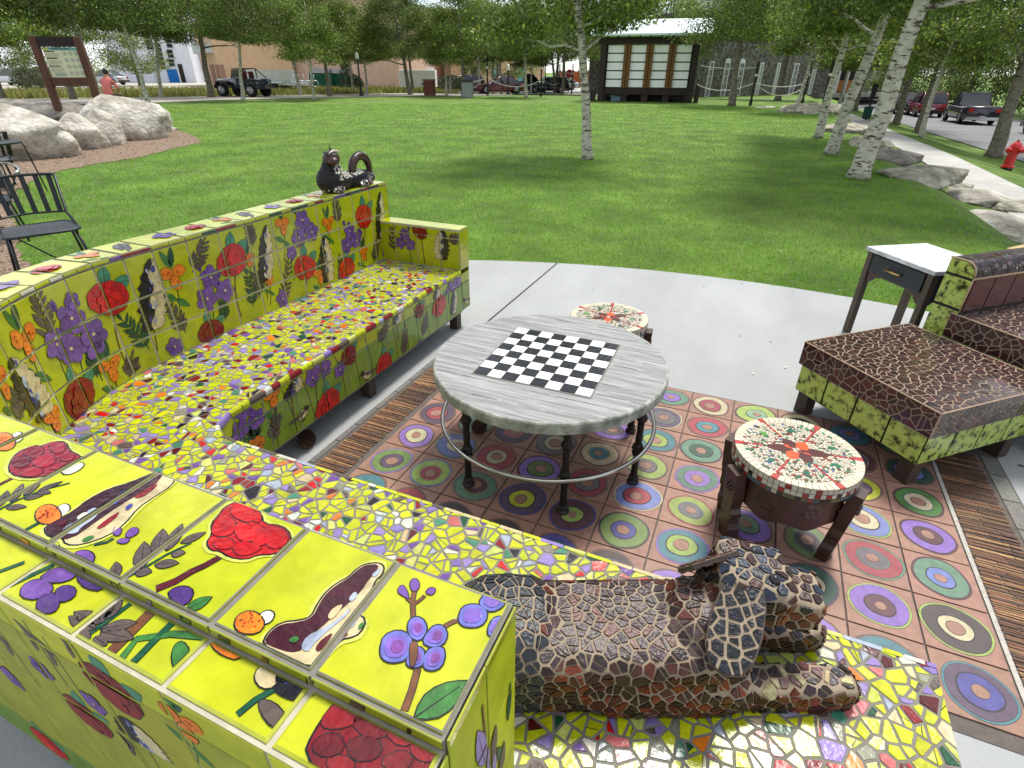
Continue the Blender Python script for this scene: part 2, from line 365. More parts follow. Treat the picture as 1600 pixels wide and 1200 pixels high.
# side walk on the right, verge, street
ribbon('side_walk', [(5.75, -8), (5.72, 6), (5.6, 12), (5.55, 19), (5.1, 27), (4.9, 35), (4.4, 42)], [(7.0, -8), (6.95, 6), (6.75, 12), (6.7, 19), (6.3, 27), (6.1, 35), (5.6, 42)], .012, m_walk, 60, 3)
ribbon('street', [(10.3, -60), (10.2, 0), (9.8, 28), (9.6, 36), (9.4, 50), (9.2, 70), (8, 100)], [(22, -60), (21, 0), (19.5, 28), (19.2, 36), (19, 50), (19, 70), (18, 100)], .02, m_road, 80, 6)
ribbon('far_road', [(-7, 44.0), (-2, 47), (4.5, 47.0), (9.6, 46)], [(-7, 47), (-2, 51), (4.5, 51), (9.6, 54)], .02, m_road, 30, 4)
# pale path behind the lawn and dry meadow beyond
pa = [gr(*q) for q in [(-120, 172), (60, 165), (210, 162), (330, 157), (450, 154), (560, 151.5), (700, 150), (800, 149)]]
pb = [gr(*q) for q in [(-120, 158), (60, 154.5), (210, 152.5), (330, 151), (450, 149), (560, 147.5), (700, 146), (800, 145)]]
ribbon('park_path', [(p.x, p.y) for p in pa], [(p.x, p.y) for p in pb], .015, m_gravel, 60, 3)
pc = [gr(*q) for q in [(-120, 146), (60, 143), (210, 141), (330, 141), (450, 139), (560, 137), (700, 137), (800, 137)]]
ribbon('dry_meadow', [(p.x, p.y) for p in pb], [(p.x, p.y) for p in pc], .01, m_dry, 60, 3)
pd = [gr(*q) for q in [(-120, 127), (60, 125), (210, 125), (330, 125), (450, 125), (560, 125), (700, 126), (800, 127)]]
ribbon('gravel_yard', [(p.x, p.y) for p in pc], [(p.x, p.y) for p in pd], .02, m_gravel, 60, 6)
pe = [gr(*q) for q in [(700, 146), (780, 147), (860, 147.5), (925, 149)]]; pf = [gr(*q) for q in [(700, 128), (780, 129), (860, 130), (925, 132)]]
ribbon('parking_lot', [(p.x, p.y) for p in pe], [(p.x, p.y) for p in pf], .03, m_walk, 20, 4)
# ================================================================ TILE AND MOSAIC TOOLS
from mathutils.kdtree import KDTree
m_glaze = mat('glazed_tile', (1, 1, 1), .13, vcol=True, noise=.2, nscale=14, bump=.3, bscale=34, dist=.0035, spec=.5, coat=.4, bump2=.25, b2scale=120, gain=.74)
m_art = mat('painted_glaze', (1, 1, 1), .14, vcol=True, noise=.42, nscale=38, detail=9, bump=.5, bscale=60, dist=.004, spec=.5, coat=.4, bump2=.6, b2scale=25, gain=.80)
m_dusty = mat('weathered_glaze', (1, 1, 1), .5, vcol=True, noise=.22, nscale=14, bump=.25, bscale=34, dist=.003, spec=.3, gain=.85)
m_grout_b = mat('pale_grout', srgb(176, 170, 150), .9, noise=.2, nscale=30, bump=.3, bscale=160, dist=.002)
m_shard = mat('glazed_shard', (1, 1, 1), .2, vcol=True, noise=.25, nscale=55, bump=.35, bscale=70, dist=.003, spec=.5, gain=.76)
m_ruff = mat('rough_glazed_shard', (1, 1, 1), .32, vcol=True, noise=.4, nscale=90, bump=.7, bscale=120, dist=.004, spec=.4, gain=.72)
m_grout = mat('grey_grout', srgb(122, 118, 110), .9, noise=.25, nscale=30, bump=.3, bscale=160, dist=.002)
m_grout_l = mat('cream_grout', srgb(150, 134, 114), .9, noise=.25, nscale=30, bump=.3, bscale=160, dist=.002)
Y1 = srgb(202, 208, 22); Y2 = srgb(186, 192, 20); GRN = srgb(128, 158, 40)
MC = dict(red=srgb(206, 24, 20), dred=srgb(140, 14, 22), mar=srgb(92, 22, 24), pur=srgb(118, 78, 160), lil=srgb(150, 128, 196), dpur=srgb(84, 52, 124), org=srgb(236, 128, 22), blk=srgb(26, 20, 22),
          dkg=srgb(24, 84, 52), grn=srgb(62, 124, 52), teal=srgb(70, 140, 108), gry=srgb(98, 84, 76), brn=srgb(120, 74, 38), wht=srgb(222, 220, 206), cream=srgb(214, 196, 150), blue=srgb(64, 72, 150), pale=srgb(170, 180, 200), pink=srgb(214, 110, 110))
def clip_half(P, a, b, c):
    """keep a*x+b*y<=c"""
    o = []; n = len(P)
    for i in range(n):
        p, q = P[i], P[(i+1) % n]; dp = a*p[0]+b*p[1]-c; dq = a*q[0]+b*q[1]-c
        if dp <= 0: o.append(p)
        if (dp < 0 < dq) or (dq < 0 < dp):
            t = dp/(dp-dq); o.append((p[0]+(q[0]-p[0])*t, p[1]+(q[1]-p[1])*t))
    return o
def clip_rect(P, x0, x1, y0, y1):
    for a, b, c in ((1, 0, x1), (-1, 0, -x0), (0, 1, y1), (0, -1, -y0)):
        if not P: return P
        P = clip_half(P, a, b, c)
    return P
def area2(P): return .5*sum(P[i][0]*P[(i+1) % len(P)][1]-P[(i+1) % len(P)][0]*P[i][1] for i in range(len(P)))
def voronoi(pts, r0, gap, wts=None, nb=18):
    """2-D power cells (shrunk by gap) round each point"""
    kd = KDTree(len(pts))
    for i, p in enumerate(pts): kd.insert((p[0], p[1], 0), i)
    kd.balance(); out = []
    for i, p in enumerate(pts):
        n = 8; c = [(p[0]+r0*cos(2*pi*(k+.3)/n), p[1]+r0*sin(2*pi*(k+.3)/n)) for k in range(n)]
        for q, j, d in kd.find_n((p[0], p[1], 0), nb):
            if j == i or d < 1e-6: continue
            a, b = (q[0]-p[0])/d, (q[1]-p[1])/d
            off = d/2+((wts[i]-wts[j])/(2*d) if wts else 0)-gap/2
            c = clip_half(c, a, b, a*p[0]+b*p[1]+off)
            if len(c) < 3: break
        out.append(c if len(c) >= 3 else None)
    return out
def shatter(cells, rnd, amin=.0009, gap=.004, prob=.75, depth=2):
    """break big cells along random lines"""
    out = []
    def go(c, d):
        A = abs(area2(c)); 
        if d == 0 or A < amin or rnd.random() > prob: out.append(c); return
        cx = sum(p[0] for p in c)/len(c); cy = sum(p[1] for p in c)/len(c)
        # cut roughly across the longest direction
        far = max(c, key=lambda p: (p[0]-cx)**2+(p[1]-cy)**2); a = atan2(far[1]-cy, far[0]-cx)+rnd.gauss(0, .5)
        ca, sa = cos(a), sin(a); r = sqrt(A)*.22; c0 = ca*cx+sa*cy+rnd.uniform(-r, r)
        for sg in (1, -1):
            q = clip_half(c, ca*sg, sa*sg, c0*sg-gap/2)
            if len(q) >= 3 and abs(area2(q)) > 2e-5: go(q, d-1)
    for c in cells:
        if c: go(c, depth)
    return out
def spread(n, x0, x1, y0, y1, dmin, rnd, ok=None, tries=30):
    """blue-noise points by dart throwing on a grid"""
    cell = dmin/1.415; G = {}; P = []
    fail = 0
    while len(P) < n and fail < 4000:
        p = (rnd.uniform(x0, x1), rnd.uniform(y0, y1))
        if ok and not ok(*p): fail += 1; continue
        gx, gy = int(p[0]//cell), int(p[1]//cell); good = True
        for a in range(-2, 3):
            for b in range(-2, 3):
                for q in G.get((gx+a, gy+b), ()):
                    if (p[0]-q[0])**2+(p[1]-q[1])**2 < dmin*dmin: good = False; break
                if not good: break
            if not good: break
        if good: P.append(p); G.setdefault((gx, gy), []).append(p); fail = 0
        else: fail += 1
    return P
def lay_shard(mb, poly, place, thick, col, mi=0, tilt=0.0, rnd=random, bev=.0012, split=None):
    """poly 2-D cell -> raised shard. place(x,y,h)->3-D"""
    cx = sum(p[0] for p in poly)/len(poly); cy = sum(p[1] for p in poly)/len(poly)
    tx, ty = rnd.uniform(-tilt, tilt), rnd.uniform(-tilt, tilt); n = len(poly)
    def ins(p):
        dx, dy = p[0]-cx, p[1]-cy; l = max(1e-6, hypot(dx, dy)); k = max(0, 1-bev/l); return (cx+dx*k, cy+dy*k)
    top2 = [ins(p) for p in poly]
    hh = lambda p: thick+(p[0]-cx)*tx+(p[1]-cy)*ty
    bot = [place(p[0], p[1], -.001) for p in poly]; top = [place(p[0], p[1], hh(p)) for p in top2]
    flip = area2(poly) < 0
    if split is None:
        f = [list(range(n, 2*n))]+[(i, (i+1) % n, n+(i+1) % n, n+i) for i in range(n)]
        if flip: f = [k[::-1] for k in f]
        mb.add(bot+top, f, col, mi)
    else:
        a = rnd.uniform(0, 6.28); ca, sa = cos(a), sin(a); c0 = ca*cx+sa*cy+rnd.uniform(-.004, .004)
        f = [(i, (i+1) % n, n+(i+1) % n, n+i) for i in range(n)]
        mb.add(bot+top, [k[::-1] for k in f] if flip else f, col, mi)
        for sg, cc in ((1, col), (-1, split)):
            q = clip_half(top2, ca*sg, sa*sg, c0*sg)
            if len(q) >= 3:
                q3 = [place(p[0], p[1], hh(p)) for p in q]; mb.poly(q3[::-1] if flip else q3, cc, mi)
        # thin dark glaze line along the change of colour
        q = clip_half(clip_half(top2, ca, sa, c0+.0008), -ca, -sa, -c0+.0008)
        if len(q) >= 3:
            q3 = [place(p[0], p[1], hh(p)+.0003) for p in q]; mb.poly(q3[::-1] if flip else q3, MC['blk'], mi)
def pick(rnd, table):
    t = rnd.random()*sum(w for w, _ in table)
    for w, c in table:
        t -= w
        if t <= 0: return c
    return table[-1][1]
SEATPAL = [(84, Y1), (5, MC['red']), (5, MC['dred']), (4, MC['mar']), (9, MC['lil']), (5, MC['pur']), (3, MC['org']), (2, MC['blk']), (3, MC['dkg']), (4, MC['teal']), (5, MC['cream']), (5, MC['wht']), (4, MC['pale']), (4, srgb(150, 150, 130)), (5, srgb(206, 212, 110)), (2, MC['pink']), (3, MC['gry'])]
# ---------------------------------------------------------------- drawing motifs in (u, v)
class Art:
    def __init__(s, seed=1): s.p = []; s.r = random.Random(seed)
    def put(s, pts, col, lay): s.p.append((pts, col, lay))
    def blob(s, cx, cy, rx, ry, col, lay, rot=0, a=.08, n=18, line=.0016, lc=None, lob=0):
        ph = [s.r.uniform(0, 6.28) for _ in range(3)]
        def mk(e):
            o = []
            for k in range(n):
                t = 2*pi*k/n; w = 1+a*sin(2*t+ph[0])+a*.6*sin(3*t+ph[1])+(a*1.1*abs(sin(lob*t/2+ph[2])) if lob else a*.4*sin(5*t+ph[2]))
                x, y = (rx+e)*w*cos(t), (ry+e)*w*sin(t); o.append((cx+x*cos(rot)-y*sin(rot), cy+x*sin(rot)+y*cos(rot)))
            return o
        if line: s.put(mk(line), lc or MC['blk'], lay)
        s.put(mk(0), col, lay+1)
    def leaf(s, x, y, ln, wd, ang, col, lay, line=.0013, vein=True):
        def mk(e):
            L, Wd = ln+2*e, wd+e; o = []
            ts = [0, .12, .3, .5, .7, .86, 1]; ws = [.08, .55, .95, 1, .78, .42, .0]
            for t, w in zip(ts, ws): o.append((t*L-e, w*Wd/2+e*.5))
            for t, w in reversed(list(zip(ts, ws))): o.append((t*L-e, -w*Wd/2-e*.5))
            return [(x+a*cos(ang)-b*sin(ang), y+a*sin(ang)+b*cos(ang)) for a, b in o]
        s.put(mk(line), MC['blk'], lay); s.put(mk(0), col, lay+1)
        if vein and ln > .02:
            w = max(.0006, wd*.03); s.put([(x+a*cos(ang)-b*sin(ang), y+a*sin(ang)+b*cos(ang)) for a, b in ((0, w), (ln*.85, w*.4), (ln*.85, -w*.4), (0, -w))], MC['blk'], lay+2)
    def stroke(s, pts, w, col, lay, line=.001, w2=None):
        w2 = w if w2 is None else w2; m = len(pts)
        def mk(e):
            A, B = [], []
            for i, p in enumerate(pts):
                q0, q1 = pts[max(0, i-1)], pts[min(m-1, i+1)]; dx, dy = q1[0]-q0[0], q1[1]-q0[1]; l = hypot(dx, dy) or 1
                ww = (w+(w2-w)*i/(m-1))/2+e; A.append((p[0]-dy/l*ww, p[1]+dx/l*ww)); B.append((p[0]+dy/l*ww, p[1]-dx/l*ww))
            return A+B[::-1]
        if line: s.put(mk(line), MC['blk'], lay)
        s.put(mk(0), col, lay+1)
    def curve(s, a, b, bend=.0, n=7, wig=0):
        dx, dy = b[0]-a[0], b[1]-a[1]
        return [(a[0]+dx*t-dy*bend*4*t*(1-t)+s.r.uniform(-wig, wig), a[1]+dy*t+dx*bend*4*t*(1-t)+s.r.uniform(-wig, wig)) for t in [i/(n-1) for i in range(n)]]
    def peony(s, x, y, r, col='red', leaves=True, up=pi/2, lcol='teal', asp=1.0):
        L = 8
        if leaves:
            for a in (up+.1, up+1.0): s.leaf(x+cos(a)*r*.6, y+sin(a)*r*.6, r*1.0, r*.62, a+s.r.uniform(-.2, .2), MC[lcol], L, .0015)
        c = MC[col]; s.blob(x, y, r*1.0, r*.82*asp, c, L+4, a=.06, n=30, lob=9, line=.002)
        k = 0
        for rr, m in ((.62, 7), (.30, 4)):
            for i in range(m):
                a = 2*pi*i/m+s.r.uniform(-.2, .2); q = s.r.uniform(.72, 1.22)
                s.blob(x+cos(a)*r*rr, y+sin(a)*r*rr*.82*asp, r*.33, r*.27*asp, tuple(v*q for v in c), L+6+k, rot=a, a=.08, n=12, line=.0009); k += 2
    def viola(s, x, y, r, col='pur', L=10, rot=None):
        rot = s.r.uniform(0, 6) if rot is None else rot
        for i in range(5):
            a = rot+2*pi*i/5; q = s.r.uniform(.8, 1.15); c = MC[col]
            s.blob(x+cos(a)*r*.55, y+sin(a)*r*.55, r*.48, r*.44, tuple(v*q for v in c), L+i*2, rot=a, a=.05, n=12, line=.0012)
        s.blob(x, y, r*.12, r*.12, MC['cream'], L+11, n=8, line=.0006)
    def violas(s, x, y, r, n=3, col='pur', stem=True):
        offs = [(0, .9), (-.95, -.5), (.85, -.6), (0, 2.2)]
        if stem: s.stroke(s.curve((x, y), (x+r*.8, y-r*3.6), .06), .004, MC['dkg'], 2)
        for i in range(n): s.viola(x+offs[i][0]*r, y+offs[i][1]*r, r*.95, col)
        for a in (.9, 1.3): s.leaf(x+r*.7, y+r*1.6, r*.7, r*.3, a+.3, MC[col], 4)
    def orange(s, x, y, r, leaves=True, stem=True, L=10):
        if stem: s.stroke(s.curve((x, y-r*.4), (x+r*.9, y-r*4.2), -.05), .003, MC['dkg'], 2)
        if leaves:
            s.leaf(x, y+r*.8, r*1.7, r*.55, pi/2+.3, MC['dkg'], 4); s.leaf(x, y+r*.8, r*1.6, r*.5, pi/2-.35, MC['grn'], 4)
            s.leaf(x+r*.4, y-r*1.9, r*1.4, r*.6, .6, MC['grn'], 4); s.leaf(x+r*.4, y-r*1.9, r*1.4, r*.55, -2.4, MC['grn'], 4)
        for i, (dx, dy) in enumerate(((-.55, .35), (.55, .4), (0, -.55))):
            s.blob(x+dx*r, y+dy*r, r*.56, r*.46, MC['org'], L+2*i, rot=atan2(dy, dx), a=.10, n=14, line=.0014, lob=5)
            for _ in range(9):
                a, q = s.r.uniform(0, 6.28), s.r.uniform(0, .36)*r; c = s.r.choice([MC['dred'], MC['red'], srgb(250, 190, 50)])
                s.blob(x+dx*r+cos(a)*q, y+dy*r+sin(a)*q*.8, r*.055, r*.05, c, L+7, n=5, line=0)
    def column(s, x, y0, y1, w, lean=0, L=12):
        """tall ruffled bloom: dark on one side, cream and blue on the other"""
        n = 14; A = []; B = []; Mi = []
        for i in range(n+1):
            t = i/n; y = y0+(y1-y0)*t; e = max(.10, sin(pi*min(1, t*.90+.10))**.45*(1-.30*t)); q = w*1.6*e*(1+.20*(1 if i % 2 else -1)*s.r.uniform(.3, 1)); cx = x+lean*t
            A.append((cx-q*.9, y)); B.append((cx+q*.9, y)); Mi.append((cx+w*.25*sin(i*1.3), y))
        out = A+B[::-1]; cx = x+lean/2; cy = (y0+y1)/2
        s.put([(px+(.0022 if px > cx else -.0022), py+(.002 if py > cy else -.002)) for px, py in out], MC['blk'], L)
        s.put(out, MC['cream'], L+1); s.put(Mi+B[::-1], MC['blk'], L+2)
        for i in range(10):
            t = s.r.uniform(.1, .9); y = y0+(y1-y0)*t; cx = x+lean*t
            s.blob(cx+s.r.uniform(-.3, .3)*w, y, w*s.r.uniform(.08, .22), w*s.r.uniform(.15, .4), s.r.choice([MC['blue'], MC['pale'], MC['pale'], MC['blue'], MC['wht']]), L+4, n=9, a=.2, line=0)
        s.stroke([(x, y0), (x-lean*.2, y0-.1)], .004, MC['brn'], 2)
    def fern(s, a, b, ln, wd, n=6, col='gry', bend=.05, stem='dkg'):
        c = s.curve(a, b, bend, n+2); s.stroke(c, .0035, MC[stem], 4, w2=.002); d = atan2(b[1]-a[1], b[0]-a[0])
        for i in range(1, n+1):
            p = c[i]; k = 1-.35*i/n
            for sg in (1, -1): s.leaf(p[0], p[1], ln*k, wd*k, d+sg*s.r.uniform(.7, 1.0), MC[col], 6)
        s.leaf(c[-1][0], c[-1][1], ln*.7, wd*.7, d, MC[col], 6)
    def sprig(s, a, b, col='pur', n=3):
        s.stroke(s.curve(a, b, .06), .003, MC['dkg'], 4)
        d = atan2(b[1]-a[1], b[0]-a[0])
        for k in range(n): s.leaf(b[0]-k*.008*cos(d), b[1]-k*.008*sin(d), .022, .011, d+(k-1)*.8, MC[col], 6)
    def bird(s, x, y, r, sg=1, L=14):
        s.leaf(x-sg*r*.5, y-r*.1, r*1.5, r*.35, pi if sg > 0 else 0, MC['gry'], L)
        s.blob(x, y, r*.75, r*.45, MC['cream'], L+3, rot=.35*sg, n=14); s.leaf(x+sg*r*.3, y+r*.25, r*1.1, r*.4, (pi+.3) if sg > 0 else -.3, MC['gry'], L+6)
        s.blob(x+sg*r*.62, y+r*.42, r*.3, r*.28, MC['blk'], L+8, n=10); s.leaf(x+sg*r*.85, y+r*.42, r*.3, r*.15, 0 if sg > 0 else pi, MC['blk'], L+9)
        for k in (-.1, .15): s.stroke([(x+k*r, y-r*.4), (x+k*r, y-r*.85)], .002, MC['blk'], L)
def tile_panel(mb, S, us, vs, art=None, gap=.0035, th=.0018, base=Y1, basefn=None, rnd=None, mi=0, uvcol=None, bev=.0014, lh=.00022, tilt=.0, flip=False, bevmi=0):
    """rows of flat glazed tiles on the surface S(u,v); art is cut at the joints"""
    rnd = rnd or random.Random(11)
    prep = []
    if art:
        for pts, col, lay in sorted(art.p, key=lambda a: a[2]):
            xs_ = [p[0] for p in pts]; ys_ = [p[1] for p in pts]; prep.append((min(xs_), max(xs_), min(ys_), max(ys_), pts, col, lay))
    for i in range(len(us)-1):
        for j in range(len(vs)-1):
            u0, u1, v0, v1 = us[i]+gap/2, us[i+1]-gap/2, vs[j]+gap/2, vs[j+1]-gap/2
            if u1-u0 < .002 or v1-v0 < .002: continue
            c = [S(u0, v0), S(u1, v0), S(u1, v1), S(u0, v1)]
            nrm = (c[1]-c[0]).cross(c[3]-c[0]).normalized()*(-1 if flip else 1)
            W_ = (lambda f: [k[::-1] for k in f]) if flip else (lambda f: f)
            hh = [rnd.uniform(-tilt, tilt) for _ in range(4)]
            def F(u, v, h, c=c, nrm=nrm, u0=u0, u1=u1, v0=v0, v1=v1, hh=hh):
                a = (u-u0)/(u1-u0); b = (v-v0)/(v1-v0)
                w = ((1-a)*(1-b), a*(1-b), a*b, (1-a)*b)
                return c[0]*w[0]+c[1]*w[1]+c[2]*w[2]+c[3]*w[3]+nrm*(h+hh[0]*w[0]+hh[1]*w[1]+hh[2]*w[2]+hh[3]*w[3])
            bc = jit(basefn(i, j) if basefn else base, .07, rnd)
            bt = [F(u, v, -.001) for u, v in ((u0, v0), (u1, v0), (u1, v1), (u0, v1))]
            m1 = [F(u, v, th-bev*.6) for u, v in ((u0, v0), (u1, v0), (u1, v1), (u0, v1))]
            e = bev; tp = [F(u, v, th) for u, v in ((u0+e, v0+e), (u1-e, v0+e), (u1-e, v1-e), (u0+e, v1-e))]
            edge = tuple(x*.86+.03 for x in bc)
            mb.add(bt+m1, W_([(0, 1, 5, 4), (1, 2, 6, 5), (2, 3, 7, 6), (3, 0, 4, 7)]), edge, mi)
            mb.add(m1+tp, W_([(0, 1, 5, 4), (1, 2, 6, 5), (2, 3, 7, 6), (3, 0, 4, 7)]), edge if not bevmi else (1, 1, 1), mi+bevmi)
            mb.add(tp, W_([(0, 1, 2, 3)]), bc, mi)
            for x0, x1, y0, y1, pts, col, lay in prep:
                if x1 < u0 or x0 > u1 or y1 < v0 or y0 > v1: continue
                q = clip_rect(pts, u0+e, u1-e, v0+e, v1-e)
                if len(q) < 3: continue
                A = area2(q)
                if abs(A) < 2e-7: continue
                if A < 0: q = q[::-1]
                mb.add([F(p[0], p[1], th+lh*(lay+1)) for p in q], W_([list(range(len(q)))]), col, mi+2)
class Path:
    """plan polyline; P(s, off): off to the left of travel"""
    def __init__(s, pts):
        s.p = pts; s.L = [0]
        for a, b in zip(pts, pts[1:]): s.L.append(s.L[-1]+hypot(b[0]-a[0], b[1]-a[1]))
    def __call__(s, t, off=0.0):
        i = 0
        while i < len(s.L)-2 and t > s.L[i+1]: i += 1
        a, b = s.p[i], s.p[i+1]; l = s.L[i+1]-s.L[i]; k = (t-s.L[i])/l
        tx, ty = (b[0]-a[0])/l, (b[1]-a[1])/l
        # smooth normals at the vertices
        def nv(j):
            p0, p1 = s.p[max(0, j-1)], s.p[min(len(s.p)-1, j+1)]; dx, dy = p1[0]-p0[0], p1[1]-p0[1]; q = hypot(dx, dy); return (-dy/q, dx/q)
        n0, n1 = nv(i), nv(i+1)
        if 0 <= k <= 1: nx, ny = n0[0]*(1-k)+n1[0]*k, n0[1]*(1-k)+n1[1]*k
        else: nx, ny = -ty, tx
        q = hypot(nx, ny)
        return (a[0]+(b[0]-a[0])*k+nx/q*off, a[1]+(b[1]-a[1])*k+ny/q*off)
    def hit(s, px, py, zlo=-9, zhi=9):
        """pixel -> (s, z) on the vertical wall over the path"""
        d = ray(px, py); o = CAM_C; best = None
        for i in range(len(s.p)-1):
            a, b = s.p[i], s.p[i+1]; ex, ey = b[0]-a[0], b[1]-a[1]; den = d.x*ey-d.y*ex
            if abs(den) < 1e-9: continue
            t = ((a[0]-o.x)*ey-(a[1]-o.y)*ex)/den; k = ((a[0]-o.x)*d.y-(a[1]-o.y)*d.x)/den
            if t > 0 and -.02 <= k <= 1.02:
                z = o.z+d.z*t
                if best is None or t > best[2]: best = (s.L[i]+k*(s.L[i+1]-s.L[i]), z, t)
        return best[:2] if best else None
def arc(cx, cy, r, a0, a1, n): return [(cx+r*cos(a0+(a1-a0)*i/n), cy+r*sin(a0+(a1-a0)*i/n)) for i in range(n+1)]
# ================================================================ THE TILED SOFA
m_body = m_grout
m_darkwood = mat('dark_oiled_wood', srgb(58, 44, 36), .55, noise=.5, nscale=9, stretch=(1, 1, .12), bump=.3, bscale=40, dist=.003)
sofa = empty('tiled_sofa', (0, 0, 0), label='big L-shaped sofa clad in lime green floral tiles with a broken tile mosaic seat', cat='sofa')
ZS, ZT, ZL, ZB = .445, .965, .94, .145
XF, YF = -.29, -1.158
FP = Path([(XF, 1.056), (XF, YF+.14)]+arc(XF+.14, YF+.14, .14, pi, 1.5*pi, 8)[1:]+[(2.08, YF)])
YBk = -1.772
BP = Path([(-.92, 1.056), (-.92, -.852)]+arc(0, -.852, .92, pi, 1.5*pi, 9)[1:]+[(1.272, YBk)])
LB, LF = BP.L[-1], FP.L[-1]
# the paths run towards -y and then +x: the room is on their left, the outside on their right (negative offset)
def wall(path, off=0.0, z0=0.0, flip=False):
    return lambda u, v: Vector((*path(u, off), v))
ub = [1.056-y for y in (1.056, .85, .666, .5, .328, .135, -.03, -.20, -.372, -.55, -.72, -.852)]
arcL = BP.L[10]-BP.L[1]
ub += [BP.L[1]+(BP.L[10]-BP.L[1])*k/11 for k in range(1, 12)]
ub += [BP.L[10]+x for x in (.16, .353, .533, .711, .896, 1.076, 1.272)]
# ---- inner face
A = Art(2); H = lambda px, py: BP.hit(px, py)
for kind, px, py, sz, *ex in [('peony', 168, 466, .085, 'red'), ('column', 240, 515, 232, 405, .05), ('orange', 271, 432, .055), ('fern', 300, 425, 318, 375, .05, 'gry'), ('peony', 362, 407, .09, 'red'),
        ('violas', 333, 450, .062), ('peony', 329, 517, .068, 'dred'), ('viola', 272, 541, .045), ('fern', 232, 545, 190, 500, .055, 'dkg'), ('orange', 172, 575, .05), ('violas', 118, 520, .068), ('viola', 86, 538, .06), ('viola', 142, 538, .06),
        ('fern', 75, 535, 48, 450, .06, 'gry'), ('orange', 38, 535, .06), ('column', 70, 650, 12, 560, .055), ('peony', 122, 622, .085, 'dred'), ('orange', 82, 655, .045), ('column', 415, 440, 414, 352, .04), ('orange', 441, 352, .045),
        ('violas', 474, 358, .06), ('fern', 440, 470, 450, 405, .05, 'gry'), ('peony', 476, 418, .085, 'red'), ('viola', 441, 466, .05), ('column', 513, 440, 505, 370, .045), ('orange', 499, 430, .045), ('orange', 512, 350, .045),
        ('fern', 528, 350, 522, 312, .05, 'gry'), ('violas', 547, 372, .055), ('peony', 568, 338, .085, 'red'), ('peony', 541, 420, .08, 'red'), ('column', 594, 372, 593, 300, .04), ('orange', 567, 395, .045), ('fern', 583, 410, 588, 375, .05, 'gry'),
        ('viola', 603, 392, .05), ('fern', 395, 480, 385, 430, .045, 'dkg'), ('orange', 0, 600, .05), ('fern', 30, 660, 22, 610, .05, 'gry'), ('viola', 455, 395, .04), ('fern', 290, 520, 262, 480, .05, 'gry'), ('fern', 405, 465, 398, 425, .05, 'gry'), ('orange', 388, 405, .035), ('orange', 420, 440, .03), ('fern', 533, 445, 530, 405, .045, 'dkg'), ('fern', 352, 500, 345, 470, .04, 'dkg'), ('viola', 110, 470, .035), ('fern', 150, 590, 140, 555, .05, 'dkg'), ('fern', 200, 590, 205, 560, .05, 'gry'), ('fern', 395, 385, 385, 350, .045, 'gry'), ('viola', 560, 365, .035)]:
    if kind in ('fern', 'column'):
        a = H(px, py); b = H(sz, ex[0])
    else: a = H(px, py)
    if a is None: continue
    if kind == 'peony': A.peony(a[0], a[1], sz, ex[0]); A.stroke(A.curve((a[0], a[1]-sz*.7), (a[0]+.03, a[1]-.3), .05, wig=.003), .006, MC['brn'], 1)
    elif kind == 'violas': A.violas(a[0], a[1], sz)
    elif kind == 'viola': A.viola(a[0], a[1], sz); A.stroke(A.curve(a, (a[0]+.02, a[1]-.16), .05), .0035, MC['dkg'], 1)
    elif kind == 'orange': A.orange(a[0], a[1], sz)
    elif kind == 'fern' and b: A.fern(a, b, ex[1]*1.25, ex[1]*.33, 7, ex[2])
    elif kind == 'column' and b: A.column(a[0], a[1], b[1], ex[1], b[0]-a[0])
rs_ = A.r
for k in range(10):      # the part of the near arm's inner face nobody sees well
    u = BP.L[10]+.1+k*.12; [lambda: A.peony(u, .75, .06), lambda: A.violas(u, .72, .05), lambda: A.orange(u, .7, .05)][k % 3]()
mb = MB(); Sin = lambda u, v: Vector((*BP(u, .0), v))
tile_panel(mb, Sin, ub, [.447, .589, .764, .945], A, base=Y2, gap=.0085, flip=True)
# thin lip strip with scraps of painted tile under the cap
rl = random.Random(9)
def lipcol(i, j): return rl.choice([Y2, Y2, Y2, MC['dred'], MC['blk'], MC['pur'], MC['dkg'], Y2, MC['wht']])
ul = []
for a, b in zip(ub, ub[1:]): ul += [a, a+(b-a)*rl.uniform(.3, .6)]
ul.append(ub[-1])
tile_panel(mb, Sin, ul, [.9475, .963], basefn=lipcol, gap=.004, flip=True)
